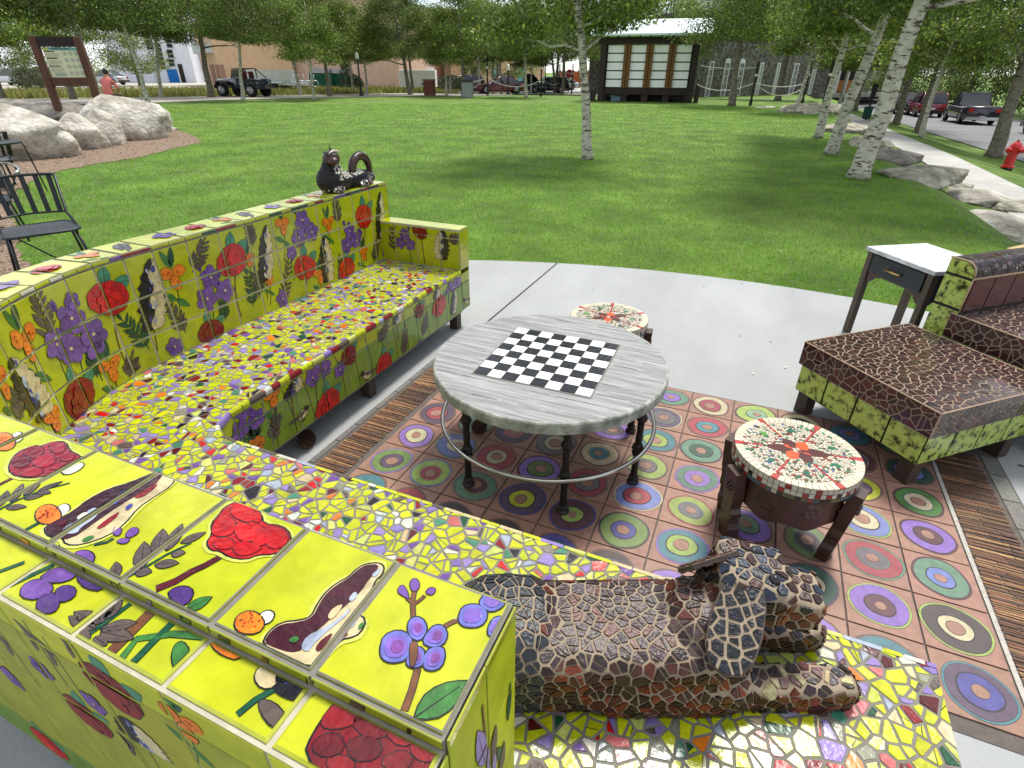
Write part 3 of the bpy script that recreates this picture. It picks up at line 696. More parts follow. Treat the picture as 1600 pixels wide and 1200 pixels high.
# ---- outer face, seen from behind at the near end
OF = .288
Sout = lambda u, v: Vector((*BP(LB-u, -OF), v))
uo = [LB-u for u in ub][::-1]
Ao = Art(5)
def Ho(px, py):
    d = ray(px, py); t = (YBk-OF-CAM_C.y)/d.y; p = CAM_C+d*t; return (1.272-p.x, p.z)
for kind, px, py, s_, *e in [('peony', 178, 1078, .062, 'dred'), ('peony', 140, 1118, .055, 'dred'), ('peony', 78, 1160, .06, 'red'), ('viola', 68, 1044, .03), ('viola', 22, 1058, .035), ('viola', 150, 1098, .03), ('orange', 290, 1130, .035), ('leafy', 90, 1025, 0), ('leafy', 60, 1000, 0), ('leafy', 118, 1010, 0),
                             ('column', 235, 1172, 205, 1125, .03), ('leafy', 215, 1170, 0), ('leafy', 20, 1010, 0)]:
    a = Ho(px, py)
    if kind == 'peony': Ao.peony(a[0], a[1], s_, e[0])
    elif kind == 'violas': Ao.violas(a[0], a[1], s_)
    elif kind == 'orange': Ao.orange(a[0], a[1], s_)
    elif kind == 'viola': Ao.viola(a[0], a[1], s_)
    elif kind == 'leafy': [Ao.leaf(a[0]+k*.012, a[1]-k*.02, .05, .016, .8+k*.5, MC['gry'], 6) for k in range(3)]; Ao.stroke([(a[0], a[1]-.12), (a[0], a[1]+.05)], .003, MC['dkg'], 3)
    else:
        b = Ho(s_, e[0])
        if kind == 'fern': Ao.fern(a, b, .05, .02, 5, e[2])
        else: Ao.column(a[0], a[1], b[1], .045, b[0]-a[0])
for k in range(14):
    u = 1.75+k*.31; [lambda: Ao.peony(u, .62, .06, 'dred'), lambda: Ao.violas(u, .6, .05), lambda: Ao.orange(u, .7, .05), lambda: Ao.fern((u, .45), (u+.03, .75), .05, .02)][k % 4]()
Ao.p = [q for q in Ao.p if q[1] != MC['blk'] or q[2] > 11]
tile_panel(mb, Sout, uo, [.20, .34, .49, .68, .862, .938], Ao, basefn=lambda i, j: srgb(112, 142, 40) if j == 0 else srgb(190, 196, 24) if j == 4 else srgb(160, 162, 34), gap=.006, bev=.0025, flip=True, mi=3, lh=.00006)
# ---- end face of the near backrest
Ae = Art(8)
e0 = YBk-OF
SE = lambda u, v: Vector((1.275, e0+u, v))
for (u, v, s_) in ((.17, .80, .04), (.20, .70, .04)): Ae.leaf(u, v-.05, .12, .03, pi/2+.15, MC['lil'], 6); Ae.leaf(u+.02, v-.10, .09, .024, pi/2-.2, MC['gry'], 8)
Ae.stroke([(.2, .45), (.17, .9)], .004, MC['brn'], 3); Ae.leaf(.24, .62, .10, .018, pi/2+.3, MC['dkg'], 5); Ae.leaf(.255, .72, .09, .016, pi/2-.1, MC['dkg'], 5); Ae.peony(.1, .55, .05)
Ae.p = [q for q in Ae.p]
tile_panel(mb, SE, [0, .085], [.447, .68, .862, .938], Ae, base=srgb(178, 186, 30), mi=3); tile_panel(mb, SE, [.085, .188, OF], [.447, .62, .79, .963], Ae, base=srgb(180, 188, 22), mi=3)
SE2 = lambda u, v: Vector((u, 1.059, v))
tile_panel(mb, lambda u, v: Vector((-.92-u, 1.059, v)), [0, .12, OF], [.2, .445, .7, .938], base=Y2)
# solid core under the tiles: grout coloured, closed
def sweep(mb, path, prof, u0, u1, col=(1, 1, 1), mi=1, n=None):
    """prof: list of (off, z) closed outline, swept over path between u0 and u1"""
    U = sorted(set([u0, u1]+[l for l in path.L if u0 < l < u1])); m = len(prof); vs = []
    for u in U:
        for o, z in prof: vs.append((*path(u, o), z))
    fs = [(i*m+k, i*m+(k+1) % m, (i+1)*m+(k+1) % m, (i+1)*m+k) for i in range(len(U)-1) for k in range(m)]
    fs += [tuple(range(m-1, -1, -1)), tuple((len(U)-1)*m+k for k in range(m))]
    mb.add(vs, fs, col, mi)
sweep(mb, BP, [(-.0006, .40), (-OF+.0006, .19), (-OF+.0006, ZL-.003), (-.202, ZL-.003), (-.202, ZL-.006), (-.0006, ZL+.024), ] if False else [(-.0006, .40), (-OF+.0006, .19), (-OF+.0006, ZL-.0035), (-.0006, ZL-.0034)], 0.002, LB-.002)
mb.build('backrest', [m_glaze, m_grout_b, m_art, m_dusty, m_grout_b, m_dusty], sofa)
# ---- cap of the backrest
Ac = Art(12)
def Hc(px, py):
    """pixel on the cap's near arm -> (u along the path, v = distance outwards)"""
    p = at(px, py, ZT); return (LB-(1.272-p.x), YBk-p.y)
def Q(*px): return [Hc(a, b) for a, b in px]
def opoly(px, col, lay, grow=.0022, lc='blk'):
    P = Q(*px); cx = sum(p[0] for p in P)/len(P); cy = sum(p[1] for p in P)/len(P)
    # smooth the outline once (Chaikin)
    for _ in range(1):
        S_ = []
        for i in range(len(P)):
            a, b = P[i], P[(i+1) % len(P)]; S_ += [(a[0]*.75+b[0]*.25, a[1]*.75+b[1]*.25), (a[0]*.25+b[0]*.75, a[1]*.25+b[1]*.75)]
        P = S_
    if grow >= .003:
        cx_, cy_ = sum(p[0] for p in P)/len(P), sum(p[1] for p in P)/len(P); Ac.put([(x+(x-cx_)/(hypot(x-cx_, y-cy_) or 1)*.0085, y+(y-cy_)/(hypot(x-cx_, y-cy_) or 1)*.0085) for x, y in P], srgb(214, 222, 96), lay-1)
    if grow:
        G = []
        n = len(P); sg = 1 if area2(P) > 0 else -1
        for i in range(n):
            a, b = P[i-1], P[(i+1) % n]; dx, dy = b[0]-a[0], b[1]-a[1]; l = hypot(dx, dy) or 1; G.append((P[i][0]+sg*dy/l*grow, P[i][1]-sg*dx/l*grow))
        Ac.put(G, MC[lc], lay)
    Ac.put(P, MC[col] if isinstance(col, str) else col, lay+1)
def ostroke(px, w, col, lay, w2=None): Ac.stroke(Q(*px), w, MC[col], lay, w2=w2, line=.0012)
RED2 = srgb(196, 16, 12)
# bright red peony: petal by petal
opoly([(372, 786), (395, 792), (408, 806), (412, 822), (440, 824), (455, 838), (450, 858), (428, 868), (405, 868), (385, 876), (360, 872), (345, 862), (332, 862), (324, 850), (334, 838), (332, 820), (345, 806), (352, 795)], RED2, 6, .003)
for P_, q in (([(372, 787), (395, 794), (404, 808), (392, 820), (372, 814), (358, 802)], 1.15), ([(333, 822), (350, 806), (370, 816), (368, 836), (348, 842), (332, 838)], 1.0), ([(370, 818), (392, 822), (402, 838), (388, 852), (368, 842)], 1.25),
              ([(412, 826), (438, 826), (452, 838), (448, 856), (426, 862), (412, 848)], 1.0), ([(392, 824), (408, 822), (424, 842), (410, 858), (392, 850)], 1.1), ([(338, 844), (360, 842), (372, 856), (352, 862), (334, 858)], .95), ([(362, 854), (388, 848), (412, 858), (398, 868), (372, 872)], 1.08), ([(396, 796), (410, 806), (408, 820), (396, 818)], .9)):
    opoly(P_, tuple(v*q for v in RED2), 10, .0015)
ostroke([(345, 872), (322, 885), (300, 895), (275, 910), (245, 922)], .010, 'mar', 3, .013)
# dark red peony further left
DR = srgb(150, 18, 36)
opoly([(60, 700), (85, 691), (103, 692), (108, 706), (122, 712), (128, 718), (110, 730), (90, 738), (60, 748), (28, 746), (14, 735), (22, 715), (38, 702)], DR, 6, .003)
for P_, q in (([(40, 702), (62, 696), (72, 708), (58, 718), (38, 714)], .8), ([(75, 692), (100, 692), (104, 706), (84, 712)], 1.1), ([(18, 730), (30, 712), (52, 718), (40, 734)], .45), ([(56, 716), (78, 710), (92, 720), (72, 734), (50, 728)], 1.3), ([(96, 712), (120, 712), (112, 722), (94, 722)], 1.0), ([(34, 738), (56, 730), (72, 738), (56, 746), (34, 746)], 1.25), ([(76, 736), (90, 726), (112, 724), (100, 734)], 1.05)):
    opoly(P_, tuple(v*q for v in DR), 10, .0014)
opoly([(96, 738), (110, 730), (128, 724), (133, 728), (122, 738), (104, 744)], 'wht', 4)
ostroke([(20, 748), (-20, 768), (-60, 784)], .007, 'mar', 3)
# grey fern 1 and 2
def gfern(stem, leaves, w=.004):
    ostroke(stem, w, 'dkg', 3, .002)
    for (a, b, wd) in leaves:
        p, q = Hc(*a), Hc(*b); Ac.leaf(p[0], p[1], hypot(q[0]-p[0], q[1]-p[1]), wd, atan2(q[1]-p[1], q[0]-p[0]), MC['gry'], 5)
gfern([(-5, 800), (30, 782), (70, 766), (110, 756)], [((20, 786), (36, 757), .016), ((40, 776), (64, 752), .016), ((62, 768), (98, 754), .013), ((2, 792), (12, 768), .016), ((40, 780), (68, 776), .013), ((12, 794), (42, 794), .013), ((60, 770), (80, 772), .012)])
gfern([(192, 908), (225, 890), (262, 868), (300, 850)], [((222, 890), (226, 848), .024), ((246, 868), (255, 828), .024), ((262, 862), (285, 820), .022), ((284, 850), (322, 834), .017), ((270, 868), (290, 866), .014), ((244, 884), (280, 882), .017), ((214, 896), (238, 896), .016), ((182, 905), (182, 880), .016)])
# orange and white buds
for cx, cy, s_ in ((78, 806, 1.0), (392, 975, 1.15), (8, 692, .9)):
    opoly([(cx+12*s_, cy-12*s_), (cx+24*s_, cy-18*s_), (cx+33*s_, cy-13*s_), (cx+28*s_, cy-2*s_), (cx+16*s_, cy+2*s_)], 'wht', 4)
    opoly([(cx-22*s_, cy+4*s_), (cx-18*s_, cy-10*s_), (cx-2*s_, cy-17*s_), (cx+12*s_, cy-12*s_), (cx+20*s_, cy+2*s_), (cx+10*s_, cy+14*s_), (cx-12*s_, cy+14*s_)], 'org', 6)
    p = Hc(cx-2, cy-2)
    for _ in range(26):
        a, q = rs_.uniform(0, 6.28), rs_.uniform(0, .016)*s_; Ac.blob(p[0]+cos(a)*q, p[1]+sin(a)*q, .0016, .0014, rs_.choice([MC['red'], srgb(250, 170, 20), MC['dred']]), 9, n=6, line=0)
ostroke([(62, 818), (40, 830), (20, 842)], .006, 'dkg', 3)
# column bloom 1
opoly([(248, 738), (262, 742), (275, 745), (268, 760), (240, 778), (215, 795), (195, 820), (170, 838), (130, 852), (105, 852), (100, 840), (88, 842), (74, 836), (72, 824), (95, 812), (118, 800), (140, 782), (170, 766), (205, 756), (230, 745)], 'cream', 6, .003)
opoly([(248, 738), (258, 744), (228, 768), (190, 790), (150, 818), (112, 845), (88, 842), (74, 836), (73, 824), (95, 812), (118, 800), (140, 782), (170, 766), (205, 756), (232, 745)], srgb(62, 20, 26), 9, 0)
opoly([(100, 828), (125, 815), (145, 795), (158, 798), (150, 812), (128, 826), (122, 836), (100, 836)], 'pale', 12, 0)
opoly([(176, 788), (190, 770), (214, 762), (208, 772), (190, 780), (182, 792)], 'blue', 12, 0)
opoly([(150, 828), (170, 812), (190, 800), (182, 812), (160, 828)], 'dred', 12, 0); opoly([(208, 780), (228, 768), (248, 756), (244, 764), (222, 780)], 'dred', 12, 0)
ostroke([(100, 852), (84, 858), (68, 864)], .006, 'dkg', 3)
# column bloom 2
opoly([(572, 884), (592, 882), (600, 888), (596, 900), (586, 908), (580, 925), (570, 940), (556, 960), (572, 972), (562, 992), (548, 998), (535, 1000), (520, 1015), (498, 1042), (470, 1038), (440, 1024), (412, 1008), (420, 990), (440, 975), (470, 972), (488, 966), (498, 945), (512, 926), (530, 912), (545, 905), (560, 890)], 'cream', 6, .003)
opoly([(572, 885), (592, 884), (590, 894), (575, 910), (566, 925), (545, 945), (525, 962), (500, 985), (480, 1000), (474, 1018), (455, 1022), (430, 1014), (413, 1006), (422, 990), (440, 977), (470, 974), (490, 966), (500, 945), (512, 928), (530, 914), (545, 906), (560, 892)], srgb(70, 16, 28), 9, 0)
opoly([(470, 1015), (480, 996), (505, 985), (530, 970), (550, 950), (545, 962), (525, 978), (505, 995), (490, 1010), (482, 1022)], 'pale', 12, 0)
opoly([(492, 1016), (505, 1000), (522, 990), (515, 1004), (500, 1022)], 'mar', 12, 0)
opoly([(580, 902), (592, 892), (598, 890), (588, 905)], 'pale', 12, 0)
for P_, c in (([(450, 1004), (462, 996), (470, 1000), (462, 1008)], 'grn'), ([(512, 966), (522, 952), (538, 946), (530, 960), (518, 972)], 'cream'), ([(535, 984), (548, 968), (560, 972), (550, 986)], 'pale'), ([(545, 938), (556, 926), (560, 934), (550, 944)], 'pale'), ([(556, 952), (566, 944), (566, 952), (558, 958)], 'blk'), ([(500, 1030), (516, 1012), (524, 1016), (510, 1034)], 'mar'), ([(532, 998), (540, 990), (546, 994), (538, 1000)], 'mar'), ([(560, 982), (568, 974), (570, 980), (562, 988)], 'grn'),
              ([(120, 812), (134, 802), (142, 806), (128, 816)], 'wht'), ([(150, 800), (168, 784), (176, 788), (160, 802)], 'blk'), ([(128, 846), (146, 838), (150, 842), (134, 850)], 'grn'), ([(196, 796), (206, 788), (210, 792), (200, 800)], 'blue'), ([(232, 760), (246, 750), (250, 752), (238, 762)], 'mar'), ([(92, 820), (104, 814), (106, 820), (96, 826)], 'mar'), ([(214, 758), (228, 750), (232, 752), (220, 760)], 'blue')):
    opoly(P_, c, 14, 0)
# violet sprig, petals, leaf
ostroke([(148, 852), (168, 848), (178, 842)], .005, 'dkg', 3)
for P_ in ([(180, 838), (176, 830), (182, 823), (192, 828), (188, 838)], [(196, 838), (205, 826), (216, 826), (218, 834), (204, 842)], [(182, 848), (192, 842), (206, 844), (196, 852)]): opoly(P_, 'pur', 6, .0014)
opoly([(112, 870), (124, 862), (140, 862), (149, 870), (146, 882), (134, 888)], 'pur', 6)
opoly([(262, 930), (275, 920), (292, 918), (304, 926), (298, 942), (284, 950)], 'dpur', 6)
p, q = Hc(292, 955), Hc(332, 935); Ac.leaf(p[0], p[1], hypot(q[0]-p[0], q[1]-p[1]), .02, atan2(q[1]-p[1], q[0]-p[0]), MC['grn'], 5)
# big violet orchid on the last tile
LV, DV = srgb(132, 100, 196), srgb(128, 70, 150)
ostroke([(632, 1112), (644, 1080), (652, 1050), (656, 1020)], .008, 'brn', 3); ostroke([(648, 985), (646, 965), (645, 940), (648, 925)], .006, 'brn', 3); ostroke([(648, 945), (658, 938), (664, 932)], .004, 'brn', 3); ostroke([(646, 945), (636, 936)], .004, 'brn', 3)
ostroke([(695, 980), (706, 974), (720, 968)], .006, 'brn', 3)
ORCH = [[(594, 1018), (600, 995), (622, 986), (642, 994), (646, 1015), (634, 1034), (612, 1038), (598, 1032)], [(637, 985), (640, 970), (652, 965), (664, 972), (668, 988), (656, 1004), (642, 998)], [(668, 990), (680, 978), (694, 980), (700, 995), (692, 1010), (676, 1014), (660, 1006)],
        [(662, 1046), (662, 1028), (672, 1014), (692, 1012), (696, 1026), (690, 1044), (676, 1050)], [(644, 1018), (656, 1012), (664, 1020), (662, 1040), (650, 1046), (636, 1042), (636, 1030)]]
for P_ in ORCH:
    opoly(P_, srgb(112, 116, 200), 6, .0022); cx = sum(a for a, b in P_)/len(P_); cy = sum(b for a, b in P_)/len(P_)
    opoly([(cx+(a-cx)*.72, cy+(b-cy)*.72) for a, b in P_], LV, 10, 0); opoly([(cx+(a-cx)*.42+2, cy+(b-cy)*.42) for a, b in P_], DV, 12, 0)
for P_ in ([(716, 968), (722, 950), (740, 945), (758, 950), (762, 966), (752, 980), (732, 982), (720, 978)], [(748, 944), (758, 928), (776, 926), (790, 936), (786, 950), (768, 958), (756, 952)], [(762, 985), (770, 968), (784, 964), (788, 980), (776, 996), (764, 996)]):
    opoly(P_, srgb(112, 116, 200), 6, .0022); cx = sum(a for a, b in P_)/len(P_); cy = sum(b for a, b in P_)/len(P_); opoly([(cx+(a-cx)*.66, cy+(b-cy)*.66) for a, b in P_], LV, 10, 0)
for P_ in ([(620, 926), (628, 914), (636, 924), (640, 938), (632, 934)], [(640, 912), (648, 904), (656, 912), (654, 924), (644, 926)], [(664, 928), (672, 919), (682, 922), (676, 932)]): opoly(P_, 'pur', 6, .0014)
opoly([(640, 1010), (648, 1004), (654, 1012), (650, 1040), (642, 1048)], 'brn', 14, .001)
p, q = Hc(650, 1122), Hc(730, 1066); Ac.leaf(p[0], p[1], hypot(q[0]-p[0], q[1]-p[1]), .034, atan2(q[1]-p[1], q[0]-p[0]), MC['grn'], 5, .002)
# loose drawings on the far arm's cap
for k in range(16):
    u = .1+k*.17
    [lambda: Ac.peony(u, .1, .05, 'red', False), lambda: Ac.viola(u, .1, .05), lambda: Ac.fern((u, .17), (u+.05, .04), .05, .02), lambda: Ac.orange(u, .1, .04, True, False)][k % 4]()
mb = MB(); Scap = lambda u, v: Vector((*BP(u, -v), ZT-.003))
Scap2 = lambda u, v: Vector((*BP(LB-u, -v), ZT-.003))
# orientation: u along, v outwards -> normal must point up: walk u backwards
def flipart(a, L_):
    b = Art(1); b.p = [([(L_-x, y) for x, y in P], c, l) for P, c, l in a.p]; return b
tile_panel(mb, Scap2, uo, [0, .203], flipart(Ac, LB), base=Y1, gap=.010, th=.004, bev=.0022, tilt=.0012, bevmi=1)
# ledge behind the cap
Al = Art(15)
def Hl(px, py): p = at(px, py, ZL); return (1.272-p.x, YBk-p.y)
def lpoly(px, col, lay, grow=.002):
    P = [Hl(a, b) for a, b in px]
    for _ in range(1):
        S_ = []
        for i in range(len(P)):
            a, b = P[i], P[(i+1) % len(P)]; S_ += [(a[0]*.75+b[0]*.25, a[1]*.75+b[1]*.25), (a[0]*.25+b[0]*.75, a[1]*.25+b[1]*.75)]
        P = S_
    cx = sum(p[0] for p in P)/len(P); cy = sum(p[1] for p in P)/len(P)
    G = []
    for x, y in P:
        dx, dy = x-cx, y-cy; l = hypot(dx, dy) or 1; G.append((x+dx/l*grow, y+dy/l*grow))
    if grow: Al.put(G, MC['blk'], lay)
    Al.put(P, MC[col] if isinstance(col, str) else col, lay+1)
for P_, c in (([(34, 935), (36, 918), (58, 906), (80, 912), (86, 926), (60, 940)], 'pur'), ([(58, 948), (66, 932), (90, 928), (96, 946), (86, 960), (66, 960)], 'dpur'), ([(88, 924), (104, 916), (121, 922), (118, 936), (98, 944), (90, 936)], 'dpur'), ([(60, 908), (86, 888), (120, 892), (118, 906), (90, 914)], 'pur'), ([(120, 905), (130, 888), (150, 892), (168, 908), (160, 926), (136, 922)], 'dpur'),
              ([(270, 1022), (276, 1008), (288, 1004), (298, 1020), (292, 1044), (280, 1056), (272, 1042)], 'grn'), ([(404, 1104), (410, 1094), (430, 1100), (448, 1120), (450, 1140), (436, 1144), (416, 1128)], 'gry'),
              ([(328, 1000), (345, 990), (370, 1000), (388, 1016), (372, 1034), (350, 1026), (334, 1014)], 'org'), ([(398, 1062), (404, 1046), (420, 1042), (440, 1052), (430, 1076), (410, 1078)], 'cream'), ([(428, 1064), (440, 1048), (470, 1056), (500, 1066), (494, 1086), (470, 1098), (444, 1090), (430, 1080)], 'blk'), ([(432, 1060), (450, 1052), (462, 1062), (446, 1074)], 'blue')):
    lpoly(P_, c, 8)
for a, b, w in (((158, 975), (118, 958), .02), ((150, 985), (110, 965), .018), ((142, 1000), (108, 988), .018), ((165, 970), (192, 940), .018), ((160, 985), (215, 975), .02), ((160, 990), (210, 1000), .02), ((160, 975), (180, 935), .018), ((150, 998), (168, 1010), .016)):
    p, q = Hl(*a), Hl(*b); Al.leaf(p[0], p[1], hypot(q[0]-p[0], q[1]-p[1]), w, atan2(q[1]-p[1], q[0]-p[0]), MC['gry'], 6)
for P_, w, c in (([(0, 925), (45, 903), (86, 884)], .008, 'dkg'), ([(0, 895), (40, 880)], .007, 'dkg'), ([(130, 1000), (165, 975), (205, 945)], .007, 'dkg'), ([(165, 1030), (205, 990), (240, 955)], .016, 'brn'), ([(190, 1032), (215, 1000), (270, 992), (340, 998)], .010, 'grn'), ([(210, 1036), (245, 1000), (270, 975)], .010, 'dkg'), ([(372, 1118), (400, 1095), (430, 1078)], .008, 'dkg')):
    Al.stroke([Hl(*q) for q in P_], w, MC[c], 3)
RD = srgb(128, 14, 20)
lpoly([(478, 1180), (490, 1150), (520, 1105), (545, 1090), (600, 1110), (650, 1130), (690, 1160), (700, 1180), (690, 1230), (600, 1260), (520, 1230)], RD, 6, .003)
for P_, q in (([(500, 1130), (525, 1098), (560, 1100), (570, 1125), (540, 1140), (510, 1142)], 1.5), ([(545, 1128), (580, 1112), (610, 1125), (612, 1150), (575, 1160)], .8), ([(600, 1118), (650, 1132), (660, 1160), (625, 1170), (604, 1150)], 1.6), ([(484, 1172), (505, 1148), (535, 1150), (540, 1175), (510, 1188)], .7), ([(540, 1160), (575, 1150), (600, 1165), (590, 1190), (550, 1192)], .55), ([(640, 1160), (680, 1156), (700, 1180), (670, 1195), (645, 1185)], 1.3), ([(505, 1190), (540, 1180), (560, 1200), (530, 1220)], 1.2), ([(590, 1190), (630, 1172), (650, 1190), (620, 1215)], .9)):
    lpoly(P_, tuple(v*q for v in RD), 10, .0014)
for k in range(24):
    u = 1.35+k*.18
    [lambda: Al.peony(u, .25, .04, 'red', False), lambda: Al.viola(u, .25, .04), lambda: Al.fern((u, .22), (u+.08, .27), .04, .02)][k % 3]()
tile_panel(mb, lambda u, v: Vector((*BP(LB-u, -v), ZL-.003)), uo, [.2045, .2855], Al, base=Y1, gap=.009, th=.004, bev=.004)
# riser of the cap on the outside with slivers of pattern
Ar = Art(3)
for k in range(60):
    u = .05+k*.075; Ar.stroke([(u, ZL), (u-.006, ZT)], Ar.r.choice([.004, .01, .02]), MC[Ar.r.choice(['dkg', 'gry', 'pur', 'org', 'blk', 'brn', 'grn'])], 3)
tile_panel(mb, lambda u, v: Vector((*BP(LB-u, -.2045), v)), uo, [ZL+.004, ZT-.001], Ar, base=srgb(170, 176, 40), gap=.005, th=.002, flip=True)
tile_panel(mb, lambda u, v: Vector((1.2755, YBk-.203+u, v)), [0, .1, .203], [ZL+.003, ZT-.001], base=Y2, gap=.004, th=.002)
sweep(mb, BP, [(-.0008, ZL-.0015), (-.2038, ZL-.0015), (-.2038, ZT-.0036), (-.0008, ZT-.0036)], 0.003, LB-.001)
mb.build('backrest_cap', [m_glaze, m_grout, m_art], sofa)
# ---- seat: mosaic of broken tile
outline = []
outline += [(x, y) for x, y in [BP(u) for u in [l for l in BP.L]]]
outline[0] = (-.92, .93)
outline += [(1.272, -2.06), (2.08, -2.06), (2.08, YF)]
fp_pts = [FP(u) for u in FP.L][::-1][1:]
outline += fp_pts; outline[-1] = (XF, .93)
OA = np.array(outline)
def inside(x, y):
    c = False; n = len(outline)
    for i in range(n):
        x1, y1 = outline[i]; x2, y2 = outline[i-1]
        if (y1 > y) != (y2 > y) and x < (x2-x1)*(y-y1)/(y2-y1)+x1: c = not c
    return c
def toedge(p):
    a = OA; b = np.roll(OA, -1, 0); d = b-a; t = np.clip(((p[0]-a[:, 0])*d[:, 0]+(p[1]-a[:, 1])*d[:, 1])/(d**2).sum(1), 0, 1); q = a+d*t[:, None]
    k = ((q-np.array(p))**2).sum(1).argmin(); return (float(q[k, 0]), float(q[k, 1]))
def edge_cells(cells, ins, proj):
    out = []
    for c in cells:
        if c is None: out.append(None); continue
        q = [p if ins(*p) else proj(p) for p in c]
        r = []
        for p in q:
            if not r or hypot(p[0]-r[-1][0], p[1]-r[-1][1]) > .0015: r.append(p)
        out.append(r if len(r) >= 3 and abs(area2(r)) > 3e-5 else None)
    return out
rm = random.Random(21)
P_ = spread(2100, -.95, 2.1, -2.08, .96, .027, rm, inside)
wt = [rm.uniform(-1, 1)*.00022 for _ in P_]
cells = shatter(edge_cells(voronoi(P_, .07, .0055, wt), inside, toedge), rm, .0009, .0055, .8, 2)
mb = MB(); place = lambda x, y, h: (x, y, ZS-.0015+h)
for c in cells:
    col = pick(rm, SEATPAL); col = jit(col, .16, rm)
    sp = None
    if rm.random() < .20: sp = pick(rm, SEATPAL)
    lay_shard(mb, c, place, .0015, col, 0, .04, rm, split=sp)
n_ = len(outline)
mb.add([(x, y, ZS-.0016) for x, y in outline], [list(range(n_))], (1, 1, 1), 1)
seat = mb.build('seat', [m_shard, m_grout], sofa)
# trim of bullnose scraps along the front edge
mb = MB(); u = .12; rt = random.Random(4)
while u < LF-.01:
    w = rt.uniform(.03, .09); col = rt.choice([Y1, Y1, Y1, Y1, Y1, Y1, MC['lil'], MC['wht'], MC['dred'], MC['cream'], MC['gry'], MC['pale'], srgb(206, 212, 110)])
    a0, a1 = u+.002, min(u+w-.002, LF); S1 = lambda o, z, uu: Vector((*FP(uu, o), z))
    prof_ = [(.003, ZS-.024), (.0045, ZS-.008), (.001, ZS+.0008), (-.011, ZS+.0012)]
    for k in range(3):
        o0, z0 = prof_[k]; o1, z1 = prof_[k+1]
        mb.add([S1(o0, z0, a0), S1(o0, z0, a1), S1(o1, z1, a1), S1(o1, z1, a0)], [(0, 1, 2, 3)], jit(col, .08, rt), 0, False)
    u += w
mb.build('seat_edge', [m_shard], sofa)
# ---- front apron
Af = Art(31)
Hf = lambda px, py: FP.hit(px, py)
for kind, px, py, s_, *e in [('violas', 383, 655, .05), ('orange', 425, 620, .045), ('column', 455, 620, 462, 590, .04), ('violas', 495, 575, .05), ('peony', 512, 632, .075, 'red'), ('bird', 472, 647, .045, -1), ('fern', 425, 690, 430, 648, .04, 'gry'), ('peony', 545, 555, .05, 'dred'), ('bird', 572, 585, .05, 1), ('viola', 530, 577, .035),
                             ('peony', 600, 570, .065, 'red'), ('fern', 630, 555, 632, 515, .04, 'gry'), ('column', 620, 505, 622, 480, .035), ('fern', 590, 535, 605, 505, .035, 'gry'), ('peony', 655, 485, .045, 'dred'), ('viola', 655, 540, .03), ('fern', 660, 525, 665, 495, .04, 'gry'), ('peony', 686, 478, .07, 'red'), ('column', 708, 490, 710, 452, .03),
                             ('violas', 712, 440, .04), ('violas', 702, 448, .03), ('column', 682, 466, 682, 448, .03), ('orange', 405, 695, .03), ('orange', 398, 692, .03), ('bird', 728, 470, .04, 1), ('fern', 398, 690, 393, 668, .03, 'dkg')]:
    a = Hf(px, py)
    if a is None: continue
    if kind == 'peony': Af.peony(a[0], a[1], s_*1.15, e[0])
    elif kind == 'violas': Af.violas(a[0], a[1], s_)
    elif kind == 'viola': Af.viola(a[0], a[1], s_*1.2)
    elif kind == 'orange': Af.orange(a[0], a[1], s_)
    elif kind == 'bird': Af.bird(a[0], a[1], s_, e[0])
    else:
        b = Hf(s_, e[0])
        if b is None: continue
        if kind == 'fern': Af.fern(a, b, .055, .016, 7, e[2])
        else: Af.column(a[0], a[1], b[1], e[1]*1.1, b[0]-a[0])
for k in range(22): Af.stroke(Af.curve((.1+k*.12, .15), (.13+k*.12, .40), .05, wig=.002), .003, MC[Af.r.choice(['dkg', 'brn'])], 1)
for k in range(16):
    u = LF-1.95+k*.13; [lambda: Af.peony(u, .27, .05), lambda: Af.violas(u, .3, .035), lambda: Af.orange(u, .3, .035)][k % 3]()
uf = [0, .121]+[.121+.18*k for k in range(1, 12)]; uf = [u for u in uf if u < FP.L[1]-.06]+[FP.L[1]+(FP.L[9]-FP.L[1])*k/3 for k in range(0, 4)]
k0 = FP.L[9]
while k0+.18 < LF-.05: k0 += .18; uf.append(k0)
uf.append(LF)
mb = MB()
tile_panel(mb, lambda u, v: Vector((*FP(u, -.001), v)), uf, [ZB, .347, ZS-.026], Af, basefn=lambda i, j: GRN if j == 0 else srgb(176, 188, 24), gap=.005, flip=True)
# green lower row of the seat's end, and its broken tile upper band
tile_panel(mb, lambda u, v: Vector((2.079, YF-u, v)), [0, .18, .36, .54, .72, .9], [ZB, .347], base=GRN, gap=.005) if False else None
tile_panel(mb, lambda u, v: Vector((2.079, -2.06+u, v)), [0, .18, .36, .54, .72, .902], [ZB, .347, ZS-.004], Af, basefn=lambda i, j: GRN if j == 0 else srgb(176, 188, 24), gap=.005)
core = list(outline)
mb.add([(x, y, ZS-.0045) for x, y in core]+[(x, y, ZB-.004) for x, y in core], [list(range(n_-1, -1, -1))]+[(i, (i+1) % n_, n_+(i+1) % n_, n_+i) for i in range(n_)]+[list(range(n_, 2*n_))], (1, 1, 1), 1)
mb.build('seat_base', [m_glaze, m_grout, m_art], sofa)
